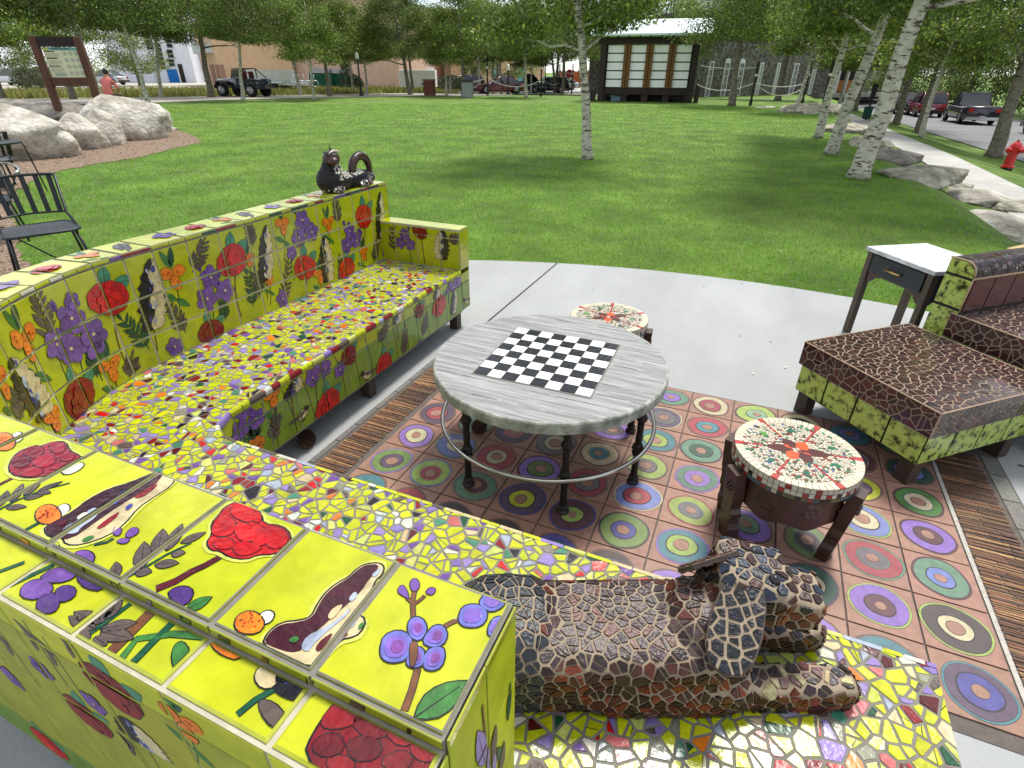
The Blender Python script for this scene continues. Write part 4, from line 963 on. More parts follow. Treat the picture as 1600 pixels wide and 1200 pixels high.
# ---- arm at the far end
Aa = Art(44)
for kind, px, py, s_, *e in [('fern', 617, 395, 615, 352, .04), ('violas', 634, 375, .045), ('peony', 657, 362, .055, 'dred'), ('column', 690, 405, 682, 358, .03), ('fern', 700, 378, 716, 372, .03)]:
    def Ha(px, py):
        d = ray(px, py); t = (.935-CAM_C.y)/d.y; p = CAM_C+d*t; return (p.x, p.z)
    a = Ha(px, py)
    if kind == 'fern': Aa.fern(a, Ha(s_, e[0]), .06, .022, 5, 'gry')
    elif kind == 'violas': Aa.violas(a[0], a[1], s_)
    elif kind == 'peony': Aa.peony(a[0], a[1], s_, e[0]); Aa.stroke([(a[0], a[1]), (a[0]+.02, .45)], .006, MC['brn'], 1)
    else: Aa.column(a[0], a[1], Ha(s_, e[0])[1], .045, .02)
mb = MB(); zA = .725
tile_panel(mb, lambda u, v: Vector((u, .933, v)), [-.92, -.80, -.62, -.44, XF], [.447, .66, .712], Aa, base=Y2, gap=.005)
tile_panel(mb, lambda u, v: Vector((u, v, zA-.003)), [-.92, -.80, -.62, -.44, XF], [.931, 1.058], Aa, base=Y1, gap=.006, bev=.003)
for k in (0, 1):
    pass
Aq = Art(4); Aq.p = [([(x+.8, y+.05) for x, y in P], c, l) for P, c, l in Aa.p if False]
for k, (x, c) in enumerate(((-.78, 'pur'), (-.72, 'pur'), (-.58, 'gry'), (-.5, 'gry'))): Aq.blob(x, .99, .03, .025, MC[c], 6)
tile_panel(mb, lambda u, v: Vector((XF+.002, v+.933, u)) if False else Vector((XF+.002, .933+u, v)), [0, .124], [.447, .59, .712], Aa, base=Y2, gap=.005)
tile_panel(mb, lambda u, v: Vector((-u, 1.060, v)), [-XF, .44, .62, .80, .92], [ZB, .347, .55, .712], Aa, base=Y2, gap=.005)
tile_panel(mb, lambda u, v: Vector((XF+.0035, .933+u, v)), [0, .124], [.714, .7235], base=Y2, gap=.001, th=.001)
mb.box((-.605, .9955, .583), (.3148, .0622, .1394), (1, 1, 1), mi=1)
mb.build('armrest', [m_glaze, m_grout_b, m_art], sofa)
# ---- legs
for x, y in ((-.36, .95), (-.36, -.1), (-.9, .9), (-.36, -1.0), (.9, -1.25), (2.0, -1.25), (2.0, -1.9), (-.95, -.2)):
    mb = MB(); mb.box((0, 0, ZB/2-.002), (.032, .032, ZB/2), (1, 1, 1)); mb.build('leg', m_darkwood, sofa, bevel=.003, loc=(x, y, 0))
# ================================================================ OTHER FURNITURE ON THE PATIO
from mathutils.bvhtree import BVHTree
def surf_shards(mb, src, n, dmin, thick, colfn, rnd, gap=.005, mi=0, r0=.05, tilt=.04, ok=None, bev=.001, sp=(.0011, .5)):
    """broken tile laid over a closed surface (list of triangles from mesh src)"""
    me = src; me.calc_loop_triangles(); V = np.array([v.co[:] for v in me.vertices])
    tri = np.array([t.vertices[:] for t in me.loop_triangles]); a, b, c = V[tri[:, 0]], V[tri[:, 1]], V[tri[:, 2]]
    cr = np.cross(b-a, c-a); ar = np.linalg.norm(cr, axis=1)/2; nn = cr/np.maximum(ar[:, None]*2, 1e-12); cum = np.cumsum(ar)
    P, Nn = [], []; G = {}; cell = dmin; fail = 0
    while len(P) < n and fail < 3000:
        k = int(np.searchsorted(cum, rnd.random()*cum[-1])); k = min(k, len(tri)-1); u, v = rnd.random(), rnd.random()
        if u+v > 1: u, v = 1-u, 1-v
        p = a[k]+(b[k]-a[k])*u+(c[k]-a[k])*v
        if ok and not ok(p, nn[k]): fail += 1; continue
        g = tuple(int(x//cell) for x in p); good = True
        for dx in (-1, 0, 1):
            for dy in (-1, 0, 1):
                for dz in (-1, 0, 1):
                    for q in G.get((g[0]+dx, g[1]+dy, g[2]+dz), ()):
                        if ((P[q]-p)**2).sum() < dmin*dmin and (Nn[q]*nn[k]).sum() > .2: good = False
        if good: P.append(p); Nn.append(nn[k]); G.setdefault(g, []).append(len(P)-1); fail = 0
        else: fail += 1
    kd = KDTree(len(P))
    for i, p in enumerate(P): kd.insert(Vector(p), i)
    kd.balance()
    for i, p in enumerate(P):
        nv = Vector(Nn[i]); u = nv.orthogonal().normalized(); w = nv.cross(u); o = Vector(p)
        cl = [(r0*cos(2*pi*k/8), r0*sin(2*pi*k/8)) for k in range(8)]
        for q, j, d in kd.find_n(o, 14):
            if j == i: continue
            if Vector(Nn[j]).dot(nv) < -.1: continue
            dl = q-o; x, y = dl.dot(u), dl.dot(w); l = hypot(x, y)
            if l < 1e-5: continue
            cl = clip_half(cl, x/l, y/l, max(l, d*.8)/2-gap/2)
            if len(cl) < 3: break
        if len(cl) < 3 or abs(area2(cl)) < 1.2e-5: continue
        for c2 in shatter([cl], rnd, sp[0], gap*.8, sp[1], 1):
            lay_shard(mb, c2, lambda x, y, h: o+u*x+w*y+nv*h, thick, colfn(p, Nn[i]), mi, tilt, rnd, bev)
def evaluated(o):
    dg = bpy.context.evaluated_depsgraph_get(); return bpy.data.meshes.new_from_object(o.evaluated_get(dg))
def fuse(mb, name, voxel, smooth_it=2):
    """one continuous closed body from overlapping forms"""
    o = mb.build(name, m_grout_l); r = o.modifiers.new('r', 'REMESH'); r.mode = 'VOXEL'; r.voxel_size = voxel; r.use_smooth_shade = True
    s_ = o.modifiers.new('s', 'SMOOTH'); s_.iterations = smooth_it; s_.factor = .5
    bpy.context.view_layer.update(); me = evaluated(o); bpy.data.objects.remove(o); return me
def flat_mosaic(mb, pts2, place, n, dmin, colfn, rnd, r0=.07, gap=.005, th=.003, mi=0, amin=.001, depth=2, prob=.7, tilt=.04, wv=.0002):
    """broken tile on a convex flat outline"""
    xs_ = [p[0] for p in pts2]; ys_ = [p[1] for p in pts2]
    if area2(pts2) < 0: pts2 = pts2[::-1]
    def ins(x, y):
        for i in range(len(pts2)):
            p, q = pts2[i], pts2[(i+1) % len(pts2)]
            if (q[0]-p[0])*(y-p[1])-(q[1]-p[1])*(x-p[0]) < 0: return False
        return True
    P = spread(n, min(xs_), max(xs_), min(ys_), max(ys_), dmin, rnd, ins); cells = voronoi(P, r0, gap, [rnd.uniform(-1, 1)*wv for _ in P]); out = []
    for c in cells:
        if not c: continue
        for i in range(len(pts2)):
            p, q = pts2[i], pts2[(i+1) % len(pts2)]; dx, dy = q[0]-p[0], q[1]-p[1]; l = hypot(dx, dy); a, b = dy/l, -dx/l
            c = clip_half(c, a, b, a*p[0]+b*p[1]-gap*.3)
            if len(c) < 3: break
        if len(c) >= 3 and abs(area2(c)) > 2e-5: out.append(c)
    for c in shatter(out, rnd, amin, gap*.85, prob, depth): lay_shard(mb, c, place, th, colfn(c), mi, tilt, rnd)
# ---------------------------------------------------------------- coffee table
m_weath = mat('weathered_plank_top', srgb(118, 119, 118), .75, col2=srgb(164, 165, 164), nscale=5, lo=.25, hi=.75, noise=.22, stretch=(1, 14, 1), bump=.6, bscale=9, dist=.006, detail=9)
m_side = mat('cast_stone_edge', srgb(128, 132, 122), .8, col2=srgb(170, 172, 164), nscale=18, noise=.3, bump=.7, bscale=50, dist=.005, bump2=1, b2scale=14)
m_iron = mat('dark_turned_iron', srgb(44, 38, 36), .5, noise=.4, nscale=30, metal=.5, bump=.3, bscale=60, dist=.003)
m_rust = mat('rusty_iron_band', srgb(90, 62, 48), .6, noise=.4, nscale=30, metal=.3)
m_steel = mat('polished_steel', srgb(190, 186, 178), .18, metal=1, noise=.1, nscale=12)
m_blackt = mat('glazed_black', srgb(24, 24, 26), .18, noise=.3, nscale=60, bump=.6, bscale=40, dist=.004)
m_whitet = mat('glazed_white', srgb(236, 238, 236), .2)
TC = (.762, -.164); ZTab = .5; RT = .529
tab = empty('coffee_table', (TC[0], TC[1], 0), label='round grey plank coffee table with an inlaid chessboard standing on the painted tiles', cat='coffee table')
mb = MB(); n = 96; rj = random.Random(2)
def edge_r(k, z): return RT*(1+.0014*sin(k*.9)+.0009*sin(k*2.3+z*40))+rj.uniform(-.0006, .0006)
prof = [(-.002, -.052), (0, -.048), (0.001, -.03), (0, -.008), (-.004, -.002), (-.010, 0)]
rings = [[((edge_r(k, z)+o)*cos(2*pi*k/n), (edge_r(k, z)+o)*sin(2*pi*k/n), ZTab+z) for k in range(n)] for o, z in prof]
for i in range(len(prof)-1): mb.add(rings[i]+rings[i+1], [(k, (k+1) % n, n+(k+1) % n, n+k) for k in range(n)], (1, 1, 1), 1, True)
mb.poly(rings[0][::-1], (1, 1, 1), 1)
mb.poly(rings[-1], (1, 1, 1), 0)
# shallow plank joints and cracks (thin dark slits laid in the top)
for y, a, b in ((-.30, -.42, .42), (-.17, -.5, -.28), (-.13, .28, .5), (.03, -.52, -.28), (.06, .28, .52), (.20, -.48, -.27), (.23, .28, .46), (.34, -.40, .40), (-.42, -.3, .3), (-.22, .28, .48), (.13, .29, .5), (-.06, -.51, -.29), (.44, -.28, .26)):
    x = a
    while x < b:
        l = rj.uniform(.04, .14); yy = y+rj.uniform(-.004, .004); w = rj.uniform(.0006, .0018); x2 = min(b, x+l)
        mb.poly([(x, yy-w, ZTab+.0006), (x2, yy-w*.3+rj.uniform(-.002, .002), ZTab+.0006), (x2, yy+w*.3, ZTab+.0006), (x, yy+w, ZTab+.0006)], (1, 1, 1), 2); x = x2+rj.uniform(-.01, .03)
m_crack = mat('crack_dark', srgb(62, 60, 56), .95)
mb.build('tabletop', [m_weath, m_side, m_crack], tab)
board = MB(); q = .0655; rot = R_(1.0)
board.box((0, 0, ZTab+.0012), (q*4+.005, q*4+.005, .0012), rz=rot, mi=2)
for i in range(8):
    for j in range(8):
        cx, cy = (i-3.5)*q, (j-3.5)*q; X, Yv = cx*cos(rot)-cy*sin(rot), cx*sin(rot)+cy*cos(rot)
        board.box((X, Yv, ZTab+.0028+rj.uniform(-.0004, .0004)), (q/2-.0016, q/2-.0016, .0018), rz=rot+rj.uniform(-.006, .006), mi=(i+j) % 2)
board.build('chessboard', [m_blackt, m_whitet, m_grout], tab)
mb = MB(); mb.tube([(cos(2*pi*k/64)*.488, sin(2*pi*k/64)*.488, ZTab-.062) for k in range(64)], .011, 8, closed=True); mb.build('iron_band', m_rust, tab)
mb = MB(); mb.tube([(cos(2*pi*k/80)*.505, sin(2*pi*k/80)*.505, .205) for k in range(80)], .0105, 10, closed=True); mb.build('foot_rail', m_steel, tab)
lp = [(.026, 0), (.028, .008), (.018, .018), (.016, .024), (.023, .034), (.016, .045), (.0145, .12), (.0145, .15), (.021, .16), (.024, .172), (.02, .182), (.026, .195), (.022, .21), (.015, .222), (.0145, .33), (.02, .338), (.026, .352), (.02, .366), (.015, .376), (.0145, .41), (.018, .43), (.018, .447)]
lm = None
for a in (-118, -61, -12, 40, 95, 150, 200):
    if lm is None:
        mb = MB(); mb.lathe(lp, 14); lm = mb.build('leg', m_iron, tab, loc=(.47*cos(R_(a)), .47*sin(R_(a)), .006))
    else:
        if a == 200: continue
        c = lm.copy(); COL.objects.link(c); c.parent = tab; c.location = (.47*cos(R_(a)), .47*sin(R_(a)), .006)
# ---------------------------------------------------------------- stools
m_tess = mat('stool_tessera', (1, 1, 1), .3, vcol=True, noise=.15, nscale=60, bump=.3, bscale=90, dist=.002, gain=.8)
m_red = mat('carved_dark_wood', srgb(62, 34, 28), .42, noise=.4, nscale=12, stretch=(1, 1, .2), bump=.2, bscale=50, dist=.002, coat=.2)
SPAL = [(70, srgb(226, 218, 196)), (7, srgb(40, 110, 84)), (5, srgb(60, 140, 110)), (6, srgb(150, 60, 50)), (4, srgb(96, 80, 60)), (3, srgb(90, 110, 170)), (4, srgb(180, 190, 170)), (2, srgb(90, 50, 40))]
def make_stool():
    rs = random.Random(77); r = .223; zt = .40
    t = empty('mosaic_stool')
    mb = MB()
    # core disc
    mb.lathe([(r-.004, zt-.062), (r-.002, zt-.06), (r-.002, zt-.006), (r-.006, zt-.0025), (0, zt-.0025)], 64, mi=1)
    # white rim of curved tiles with red marks every 60 degrees
    m = 60
    for k in range(m):
        a0, a1 = 2*pi*(k+.04)/m, 2*pi*(k+.96)/m; red = any(abs(((k*6+3)-g+180) % 360-180) < 5 for g in (8, 68, 128, 188, 248, 308))
        c = srgb(190, 66, 60) if red else jit(srgb(228, 216, 190), .08, rs)
        P2 = [(r*cos(a0), r*sin(a0)), (r*cos(a1), r*sin(a1)), ((r-.03)*cos(a1), (r-.03)*sin(a1)), ((r-.03)*cos(a0), (r-.03)*sin(a0))]
        lay_shard(mb, P2, lambda x, y, h: (x, y, zt-.003+h), .003, c, 0, .01, rs, .001)
    # two rows of small squares round the side
    for row in range(3):
        zc0, zc1 = [(zt-.004, zt-.022), (zt-.0245, zt-.0415), (zt-.044, zt-.059)][row]
        for k in range(72):
            a0, a1 = 2*pi*(k+.06)/72, 2*pi*(k+.94)/72
            c = jit(srgb(206, 200, 184), .12, rs)
            if row == 1: c = jit(rs.choice([srgb(160, 40, 36), srgb(206, 198, 180), srgb(40, 34, 34), srgb(160, 40, 36)]), .1, rs) if (k % 2) else c
            if row == 2: c = jit(rs.choice([srgb(60, 90, 100), srgb(40, 36, 36), srgb(200, 194, 176), srgb(150, 50, 44), srgb(96, 96, 60)]), .1, rs)
            if row == 0 and rs.random() < .12: c = srgb(150, 44, 40)
            rr = r+.0015
            mb.add([(rr*cos(a0), rr*sin(a0), zc1), (rr*cos(a1), rr*sin(a1), zc1), (rr*cos(a1), rr*sin(a1), zc0), (rr*cos(a0), rr*sin(a0), zc0)], [(0, 1, 2, 3)], c)
    # flower: dark and orange petals, red spokes; the rest is small scraps
    art = []
    spk = [8, 68, 128, 188, 248, 308]
    for i, g in enumerate(spk):
        a = R_(g); dark = i % 3 != 1
        col = srgb(84, 30, 28) if dark else srgb(226, 92, 40)
        L_ = .105 if i in (0, 3) else (.07 if dark else .062); w = .026
        pet = [(.012, 0), (.012+L_*.35, w), (.012+L_*.7, w*.8), (.012+L_, 0), (.012+L_*.7, -w*.8), (.012+L_*.35, -w)]
        art.append(([(x*cos(a)-y*sin(a), x*sin(a)+y*cos(a)) for x, y in pet], col))
        x = .016+L_
        while x < r-.04:
            s_ = rs.uniform(.014, .02); sq = [(x, -.0055), (x+s_, -.0055), (x+s_, .0055), (x, .0055)]; art.append(([(p*cos(a)-q*sin(a), p*sin(a)+q*cos(a)) for p, q in sq], srgb(176, 46, 42))); x += s_+.002
    for i in range(6):
        a = R_(38+60*i); pet = [(.014, 0), (.036, .012), (.055, 0), (.036, -.012)]
        art.append(([(x*cos(a)-y*sin(a), x*sin(a)+y*cos(a)) for x, y in pet], srgb(222, 84, 40)))
        dia = [(.115, 0), (.135, .014), (.158, 0), (.135, -.014)]; b = a+rs.uniform(-.2, .2)
        art.append(([(x*cos(b)-y*sin(b), x*sin(b)+y*cos(b)) for x, y in dia], rs.choice([srgb(34, 110, 76), srgb(70, 150, 50), srgb(30, 96, 80)])))
    for P2, c in art: lay_shard(mb, P2 if area2(P2) > 0 else P2[::-1], lambda x, y, h: (x, y, zt-.003+h), .0034, jit(c, .08, rs), 0, .01, rs, .0008)
    def free(x, y):
        if hypot(x, y) > r-.036: return False
        for P2, _ in art:
            cx = sum(p[0] for p in P2)/len(P2); cy = sum(p[1] for p in P2)/len(P2)
            Q = [(cx+(p[0]-cx)*1.18, cy+(p[1]-cy)*1.18) for p in P2]; c = False; n_ = len(Q)
            for i in range(n_):
                x1, y1 = Q[i]; x2, y2 = Q[i-1]
                if (y1 > y) != (y2 > y) and x < (x2-x1)*(y-y1)/(y2-y1)+x1: c = not c
            if c: return False
        return True
    P = spread(900, -r, r, -r, r, .0085, rs, free); cells = voronoi(P, .011, .0022, [rs.uniform(-1, 1)*.00002 for _ in P])
    for c in cells:
        if c: lay_shard(mb, c, lambda x, y, h: (x, y, zt-.003+h), .0026, jit(pick(rs, SPAL), .1, rs), 0, .05, rs, .0006)
    mb.build('seat', [m_tess, m_grout_l], t)
    # carved drum
    mb = MB(); R0 = .196; A = 72
    def drum(k, z):
        a = 2*pi*k/A; h = 0
        for g in range(8):
            da = ((a-2*pi*(g+.5)/8+pi) % (2*pi)-pi)*R0; dz = z-.262; d = hypot(da, dz)
            if d < .036: h = max(h, .006*max(0, 1-abs(d-.024)/.012)*(1+.4*cos(6*atan2(dz, da)))+.007*max(0, 1-d/.012))
        return ((R0+h)*cos(a), (R0+h)*sin(a), z)
    zs = [.20+.125*i/26 for i in range(27)]
    A *= 3; vs = [drum(k, z) for z in zs for k in range(A)]
    A2 = A
    vs = []
    for z in zs:
        for k in range(A2):
            a = 2*pi*k/A2; h = 0
            for g in range(8):
                da = ((a-2*pi*(g+.5)/8+pi) % (2*pi)-pi)*R0; dz = z-.268; d = hypot(da, dz)
                if d < .04: h = max(h, .005*max(0, 1-abs(d-.024)/.012)*(1+.5*cos(6*atan2(dz, da)))+.006*max(0, 1-d/.012))
            zz = z-(.018*(.5-.5*cos(8*a)) if z == zs[0] else 0)
            vs.append(((R0+h)*cos(a), (R0+h)*sin(a), zz))
    mb.add(vs, [(i*A2+k, i*A2+(k+1) % A2, (i+1)*A2+(k+1) % A2, (i+1)*A2+k) for i in range(26) for k in range(A2)], (1, 1, 1), 0, True)
    mb.add([(x*.94, y*.94, z) for x, y, z in vs[:A2]]+[(x*.94, y*.94, z) for x, y, z in vs[-A2:]], [(A2+k, A2+(k+1) % A2, (k+1) % A2, k) for k in range(A2)])
    mb.build('carved_apron', m_red, t)
    # flat carved legs
    for a in (-146, -22, 160, 68):
        a = R_(a); mb = MB(); R = .188
        out = [(-.034, .342), (.034, .342), (.034, .315), (.036, .22), (.03, .19), (.026, .165), (.036, .145), (.036, .125), (.022, .11), (.026, .085), (.04, .07), (.042, .04), (.036, .03), (.036, 0), (-.036, 0), (-.036, .03), (-.042, .04), (-.04, .07), (-.026, .085), (-.022, .11), (-.036, .125), (-.036, .145), (-.026, .165), (-.03, .19), (-.036, .22), (-.034, .315)]
        U = (-sin(a), cos(a), 0); Wv = (cos(a), sin(a), 0)
        mb.prism([(u, v) for u, v in out], (cos(a)*(R-.012), sin(a)*(R-.012), 0), U, (cos(a)*.1, sin(a)*.1, 1), Wv, .046)
        c0 = Vector((cos(a)*(R+.0355+.026), sin(a)*(R+.0355+.026), .268))
        for k in range(6):
            b = 2*pi*k/6; mb.ell(c0+Vector(U)*.015*cos(b)+Vector((0, 0, 1))*.015*sin(b), (.0085, .0085, .0085), n=8, m=5)
        mb.ell(c0, (.008, .008, .008), n=8, m=5)
        mb.build('leg', m_red, t, bevel=.002)
    return t
st = make_stool(); st.location = (1.812, -.322, .008); st.rotation_euler.z = R_(0)
tag(st, 'low round flower mosaic stool with carved dark legs beside the brown footstool', 'stool', 'mosaic stools')
st2 = copy_tree(st); st2.location = (.835, .655, .004); st2.rotation_euler.z = R_(30)
tag(st2, 'low round mosaic stool half hidden behind the coffee table', 'stool', 'mosaic stools')
# ---------------------------------------------------------------- footstool and armchair
BR = [(80, srgb(58, 36, 34)), (12, srgb(44, 27, 27)), (10, srgb(78, 40, 36))]
m_brown = mat('brown_glazed_shard', (1, 1, 1), .16, vcol=True, noise=.2, nscale=30, bump=.2, bscale=50, dist=.003, coat=.3)
m_tan = mat('tan_grout', srgb(150, 130, 110), .9, noise=.2, nscale=40)
m_speck = mat('speckled_green_glaze', srgb(44, 46, 14), .18, col2=srgb(168, 186, 88), nscale=26, lo=.38, hi=.52, detail=9, bump=.2, bscale=40, dist=.003, coat=.3)
m_trim = mat('tan_trim', srgb(168, 142, 116), .6, noise=.2, nscale=40)
ca, sa_ = -.676, .737   # a-axis (towards the chair's left corner), b-axis towards the side table
AX, BX = Vector((-.676, .737, 0)), Vector((.737, .676, 0)); NC = Vector((2.366, .203, 0))
def lc(a, b, z): return NC+AX*a+BX*b+Vector((0, 0, z))
def brown(_): return jit(pick(rb, BR), .15, rb)
rb = random.Random(61)
foot = empty('footstool', (0, 0, 0), label='square footstool with a cracked dark brown tile top and green speckled tile sides', cat='footstool')
def brown_block(parent, a0, a1, b0, b1, z0, z1, zt, name1='cushion', name2='base', r=random.Random(5), faces='abtc'):
    """brown mosaic cushion (z1..zt) over a band of green speckled tiles (z0..z1)"""
    mb = MB(); o = .012
    rbx = lambda u, v: None
    def F(P0, U, V, w, h, m):
        flat_mosaic(mb, [(0, 0), (w, 0), (w, h), (0, h)], lambda x, y, hh: P0+U*x+V*y+U.cross(V)*hh, m, .03, brown, rb, th=.0014, tilt=.03, gap=.0046, amin=.0012, depth=1)
    A0, A1, B0, B1 = a0-o, a1+o, b0-o, b1+o; Z = Vector((0, 0, 1)); wA, wB, h = A1-A0, B1-B0, zt-z1
    n = int(wA*wB/.0019)
    F(lc(A0, B1, zt), -BX, AX, wB, wA, n) if False else F(lc(A1, B0, zt), -AX, BX, wA, wB, n)
    F(lc(A1, B0, z1), -AX, Z, wA, h, int(wA*h/.0019)); F(lc(A0, B0, z1), BX, Z, wB, h, int(wB*h/.0019)); F(lc(A0, B1, z1), AX, Z, wA, h, int(wA*h/.0019)); F(lc(A1, B1, z1), -BX, Z, wB, h, int(wB*h/.0019))
    cx = (A0+A1)/2; cy = (B0+B1)/2
    M = Matrix(((AX.x, BX.x, 0, NC.x), (AX.y, BX.y, 0, NC.y), (0, 0, 1, 0), (0, 0, 0, 1)))
    mb.box((cx, cy, (zt+z1)/2), (wA/2, wB/2, h/2), mi=1, M=M)
    # light trim along the upper edges
    e = .0035
    for (p, q) in ((lc(A0, B0, zt), lc(A1, B0, zt)), (lc(A0, B0, zt), lc(A0, B1, zt)), (lc(A1, B0, zt), lc(A1, B1, zt)), (lc(A0, B1, zt), lc(A1, B1, zt)), (lc(A0, B0, z1), lc(A0, B0, zt))):
        L_ = (q-p).length; d = (q-p)/L_; x = 0
        while x < L_:
            s_ = min(rb.uniform(.03, .09), L_-x); mb.tube([p+d*(x+.001), p+d*(x+s_-.001)], e, 6, jit(srgb(150, 128, 112), .2, rb), 2, sm=False); x += s_
    mb.build(name1, [m_brown, m_tan, m_trim], parent)
    mb = MB(); k = .0
    mb.box(((a0+a1)/2, (b0+b1)/2, (z0+z1)/2), ((a1-a0)/2-.004, (b1-b0)/2-.004, (z1-z0)/2), mi=1, M=M)
    def G(P0, U, w):
        m = max(1, round(w/.165)); us = [w*i/m for i in range(m+1)]
        tile_panel(mb, lambda u, v: P0+U*u+Z*v, us, [z0, z1-.002], base=(1, 1, 1), gap=.009, bev=.003)
    G(lc(a1, b0, 0), -AX, a1-a0); G(lc(a0, b0, 0), BX, b1-b0); G(lc(a0, b1, 0), AX, a1-a0); G(lc(a1, b1, 0), -BX, b1-b0)
    mb.build(name2, [m_speck, m_iron], parent)
def legs4(parent, spots, h, s=.034, mt=None):
    for a, b in spots:
        mb = MB(); mb.box((0, 0, h/2), (s, s, h/2), top=1.0); o = mb.build('leg', mt or m_darkwood, parent, bevel=.003); o.matrix_world = Matrix.Translation(lc(a, b, 0)) @ Matrix.Rotation(atan2(BX.y, BX.x), 4, 'Z')
brown_block(foot, .0, .712, .0, .715, .13, .285, .413)
legs4(foot, ((.045, .045), (.66, .05), (.05, .665), (.66, .66)), .13)
arm = empty('tiled_armchair', (0, 0, 0), label='low dark brown mosaic armchair with rolled top and green tile ends', cat='armchair')
brown_block(arm, -.12, .56, .80, 1.75, .17, .40, .53, 'seat', 'base')
legs4(arm, ((-.05, .86), (.62, .87), (-.05, 1.68), (.62, 1.68)), .17)
# back: green end with two dark lines, red-brown panels inside, rolled mosaic top
mb = MB(); b0, b1 = .80, 1.76; af, ab = .545, .69
M = Matrix(((AX.x, BX.x, 0, NC.x), (AX.y, BX.y, 0, NC.y), (0, 0, 1, 0), (0, 0, 0, 1)))
prof = [(af, .17), (ab, .17), (ab, .80)]+[(af+.055+.055*cos(a)*1.0, .735+.065*sin(a)) for a in [pi/2+pi/2*i/8 for i in range(9)]]+[]
prof = [(ab, .17), (ab, .80)]+[(af+.06+.06*cos(a), .735+.065*sin(a)) for a in [pi/2+pi/2*i/8 for i in range(9)]]+[(af, .17)]
mb.prism(prof, lc(0, b0+.003, 0), AX, (0, 0, 1), BX, b1-b0-.006, mi=1)
for z0, z1 in ((.17, .36), (.36, .545), (.555, .712)):
    P0 = lc(ab, b0, 0); tile_panel(mb, lambda u, v: P0-AX*u+Vector((0, 0, v)), [0, ab-af], [z0, z1], base=(1, 1, 1), gap=.006, mi=0)
mb.prism([(af+.004, .724), (ab-.004, .724), (ab-.004, .797)]+[(af+.064+.058*cos(a), .734+.062*sin(a)) for a in [pi/2+pi/2*i/6 for i in range(7)]], lc(0, b0-.001, 0), AX, (0, 0, 1), BX, .005, mi=0)
Z = Vector((0, 0, 1))
# inside panels
x = b0+.012
while x < b1:
    mb.prism([(x, .548), (min(x+.15, b1), .548), (min(x+.15, b1), .715), (x, .715)], lc(af-.002, 0, 0), BX, Z, -AX, .004, col=srgb(84, 30, 26), mi=2); x += .158
P0 = lc(af, b0, .735)
flat_mosaic(mb, [(0, -.015), (b1-b0, -.015), (b1-b0, .16), (0, .16)], lambda x, y, h: lc(0, b0+x, 0)+(AX*(af+.06-(.06+h)*cos(max(0, min(pi/2, y/.1*pi/2))))+Z*(.735+(.065+h)*sin(max(0, min(pi/2, y/.1*pi/2)))) if y < .1 else AX*(af+.06+(y-.1))+Z*(.80+h))+(Z*min(0, y) if y < 0 else Vector()), int((b1-b0)*.175/.0016), .028, brown, rb, gap=.0055, th=.0014, tilt=.02, depth=1, mi=2)
mb.tube([lc(af-.003, b0, .722), lc(af-.003, b1, .722)], .0065, 6, srgb(196, 128, 88), 3)
mb.tube([lc(af+.06-.062*cos(a), b0-.002, .735+.067*sin(a)) for a in [pi/2*i/8 for i in range(9)]]+[lc(ab, b0-.002, .802)], .004, 6, srgb(206, 186, 150), 3)
mb.tube([lc(af-.002, b0-.002, .54), lc(af-.002, b0-.002, .722)], .004, 6, srgb(190, 176, 120), 3)
mb.build('back', [m_speck, m_iron, m_brown, m_trim], arm)
# ---------------------------------------------------------------- side table
P1, P2_ = Vector((2.235, 2.062, 0)), Vector((2.545, 1.60, 0)); U_ = (P2_-P1).normalized(); V_ = Vector((-U_.y, U_.x, 0)); LW, LD = (P2_-P1).length, .47
side = empty('side_table', P1, label='small side table with a whitewashed plank top, black drawer and brass handle behind the footstool', cat='side table')
ang = atan2(U_.y, U_.x)
def sideobj(mb, name, m, parent=side, bevel=.002):
    o = mb.build(name, m, parent, bevel=bevel)
    if parent is side: o.rotation_euler = (0, 0, ang)
    return o
m_wash = mat('whitewashed_plank', srgb(176, 178, 180), .65, col2=srgb(222, 224, 226), nscale=6, lo=.3, hi=.7, noise=.2, stretch=(2, 16, 2), bump=.4, bscale=8, dist=.004)
m_pine = mat('grey_brown_leg_wood', srgb(84, 70, 56), .6, noise=.35, nscale=8, stretch=(3, 3, .3), bump=.3, bscale=40, dist=.003)
m_blackp = mat('black_painted_wood', srgb(34, 40, 46), .5, noise=.3, nscale=14)
m_brass = mat('brass', srgb(200, 160, 96), .3, metal=1)
ZS2 = .62
mb = MB(); mb.box((LW/2, LD/2, ZS2-.014), (LW/2, LD/2, .014)); sideobj(mb, 'table_top', m_wash, bevel=.005)
i_ = .035; hw = .021
for x, y in ((i_, i_), (LW-i_, i_), (i_, LD-i_), (LW-i_, LD-i_)):
    mb = MB(); mb.box((x, y, (ZS2-.028)/2), (hw, hw, (ZS2-.028)/2)); sideobj(mb, 'leg', m_pine, bevel=.003)
za, zb_ = ZS2-.030, ZS2-.175
def apron(a, b, vert=False):
    w = b-a
    return [(a, za), (a, zb_-.055), (a+.02*w/.4, zb_-.055), (a+.05, zb_-.03), (a+.06, zb_-.01), (a+.09, zb_-.008), (a+.11, zb_+.004), (b-.11, zb_+.004), (b-.09, zb_-.008), (b-.06, zb_-.01), (b-.05, zb_-.03), (b-.02*w/.4, zb_-.055), (b, zb_-.055), (b, za)]
mb = MB(); mb.prism(apron(i_+hw, LW-i_-hw), (0, i_-.010, 0), (1, 0, 0), (0, 0, 1), (0, 1, 0), .018); sideobj(mb, 'front_apron', m_red)
mb = MB(); mb.prism(apron(i_+hw, LD-i_-hw), (LW-i_-.008, 0, 0), (0, 1, 0), (0, 0, 1), (1, 0, 0), .016); sideobj(mb, 'side_panel', m_blackp)
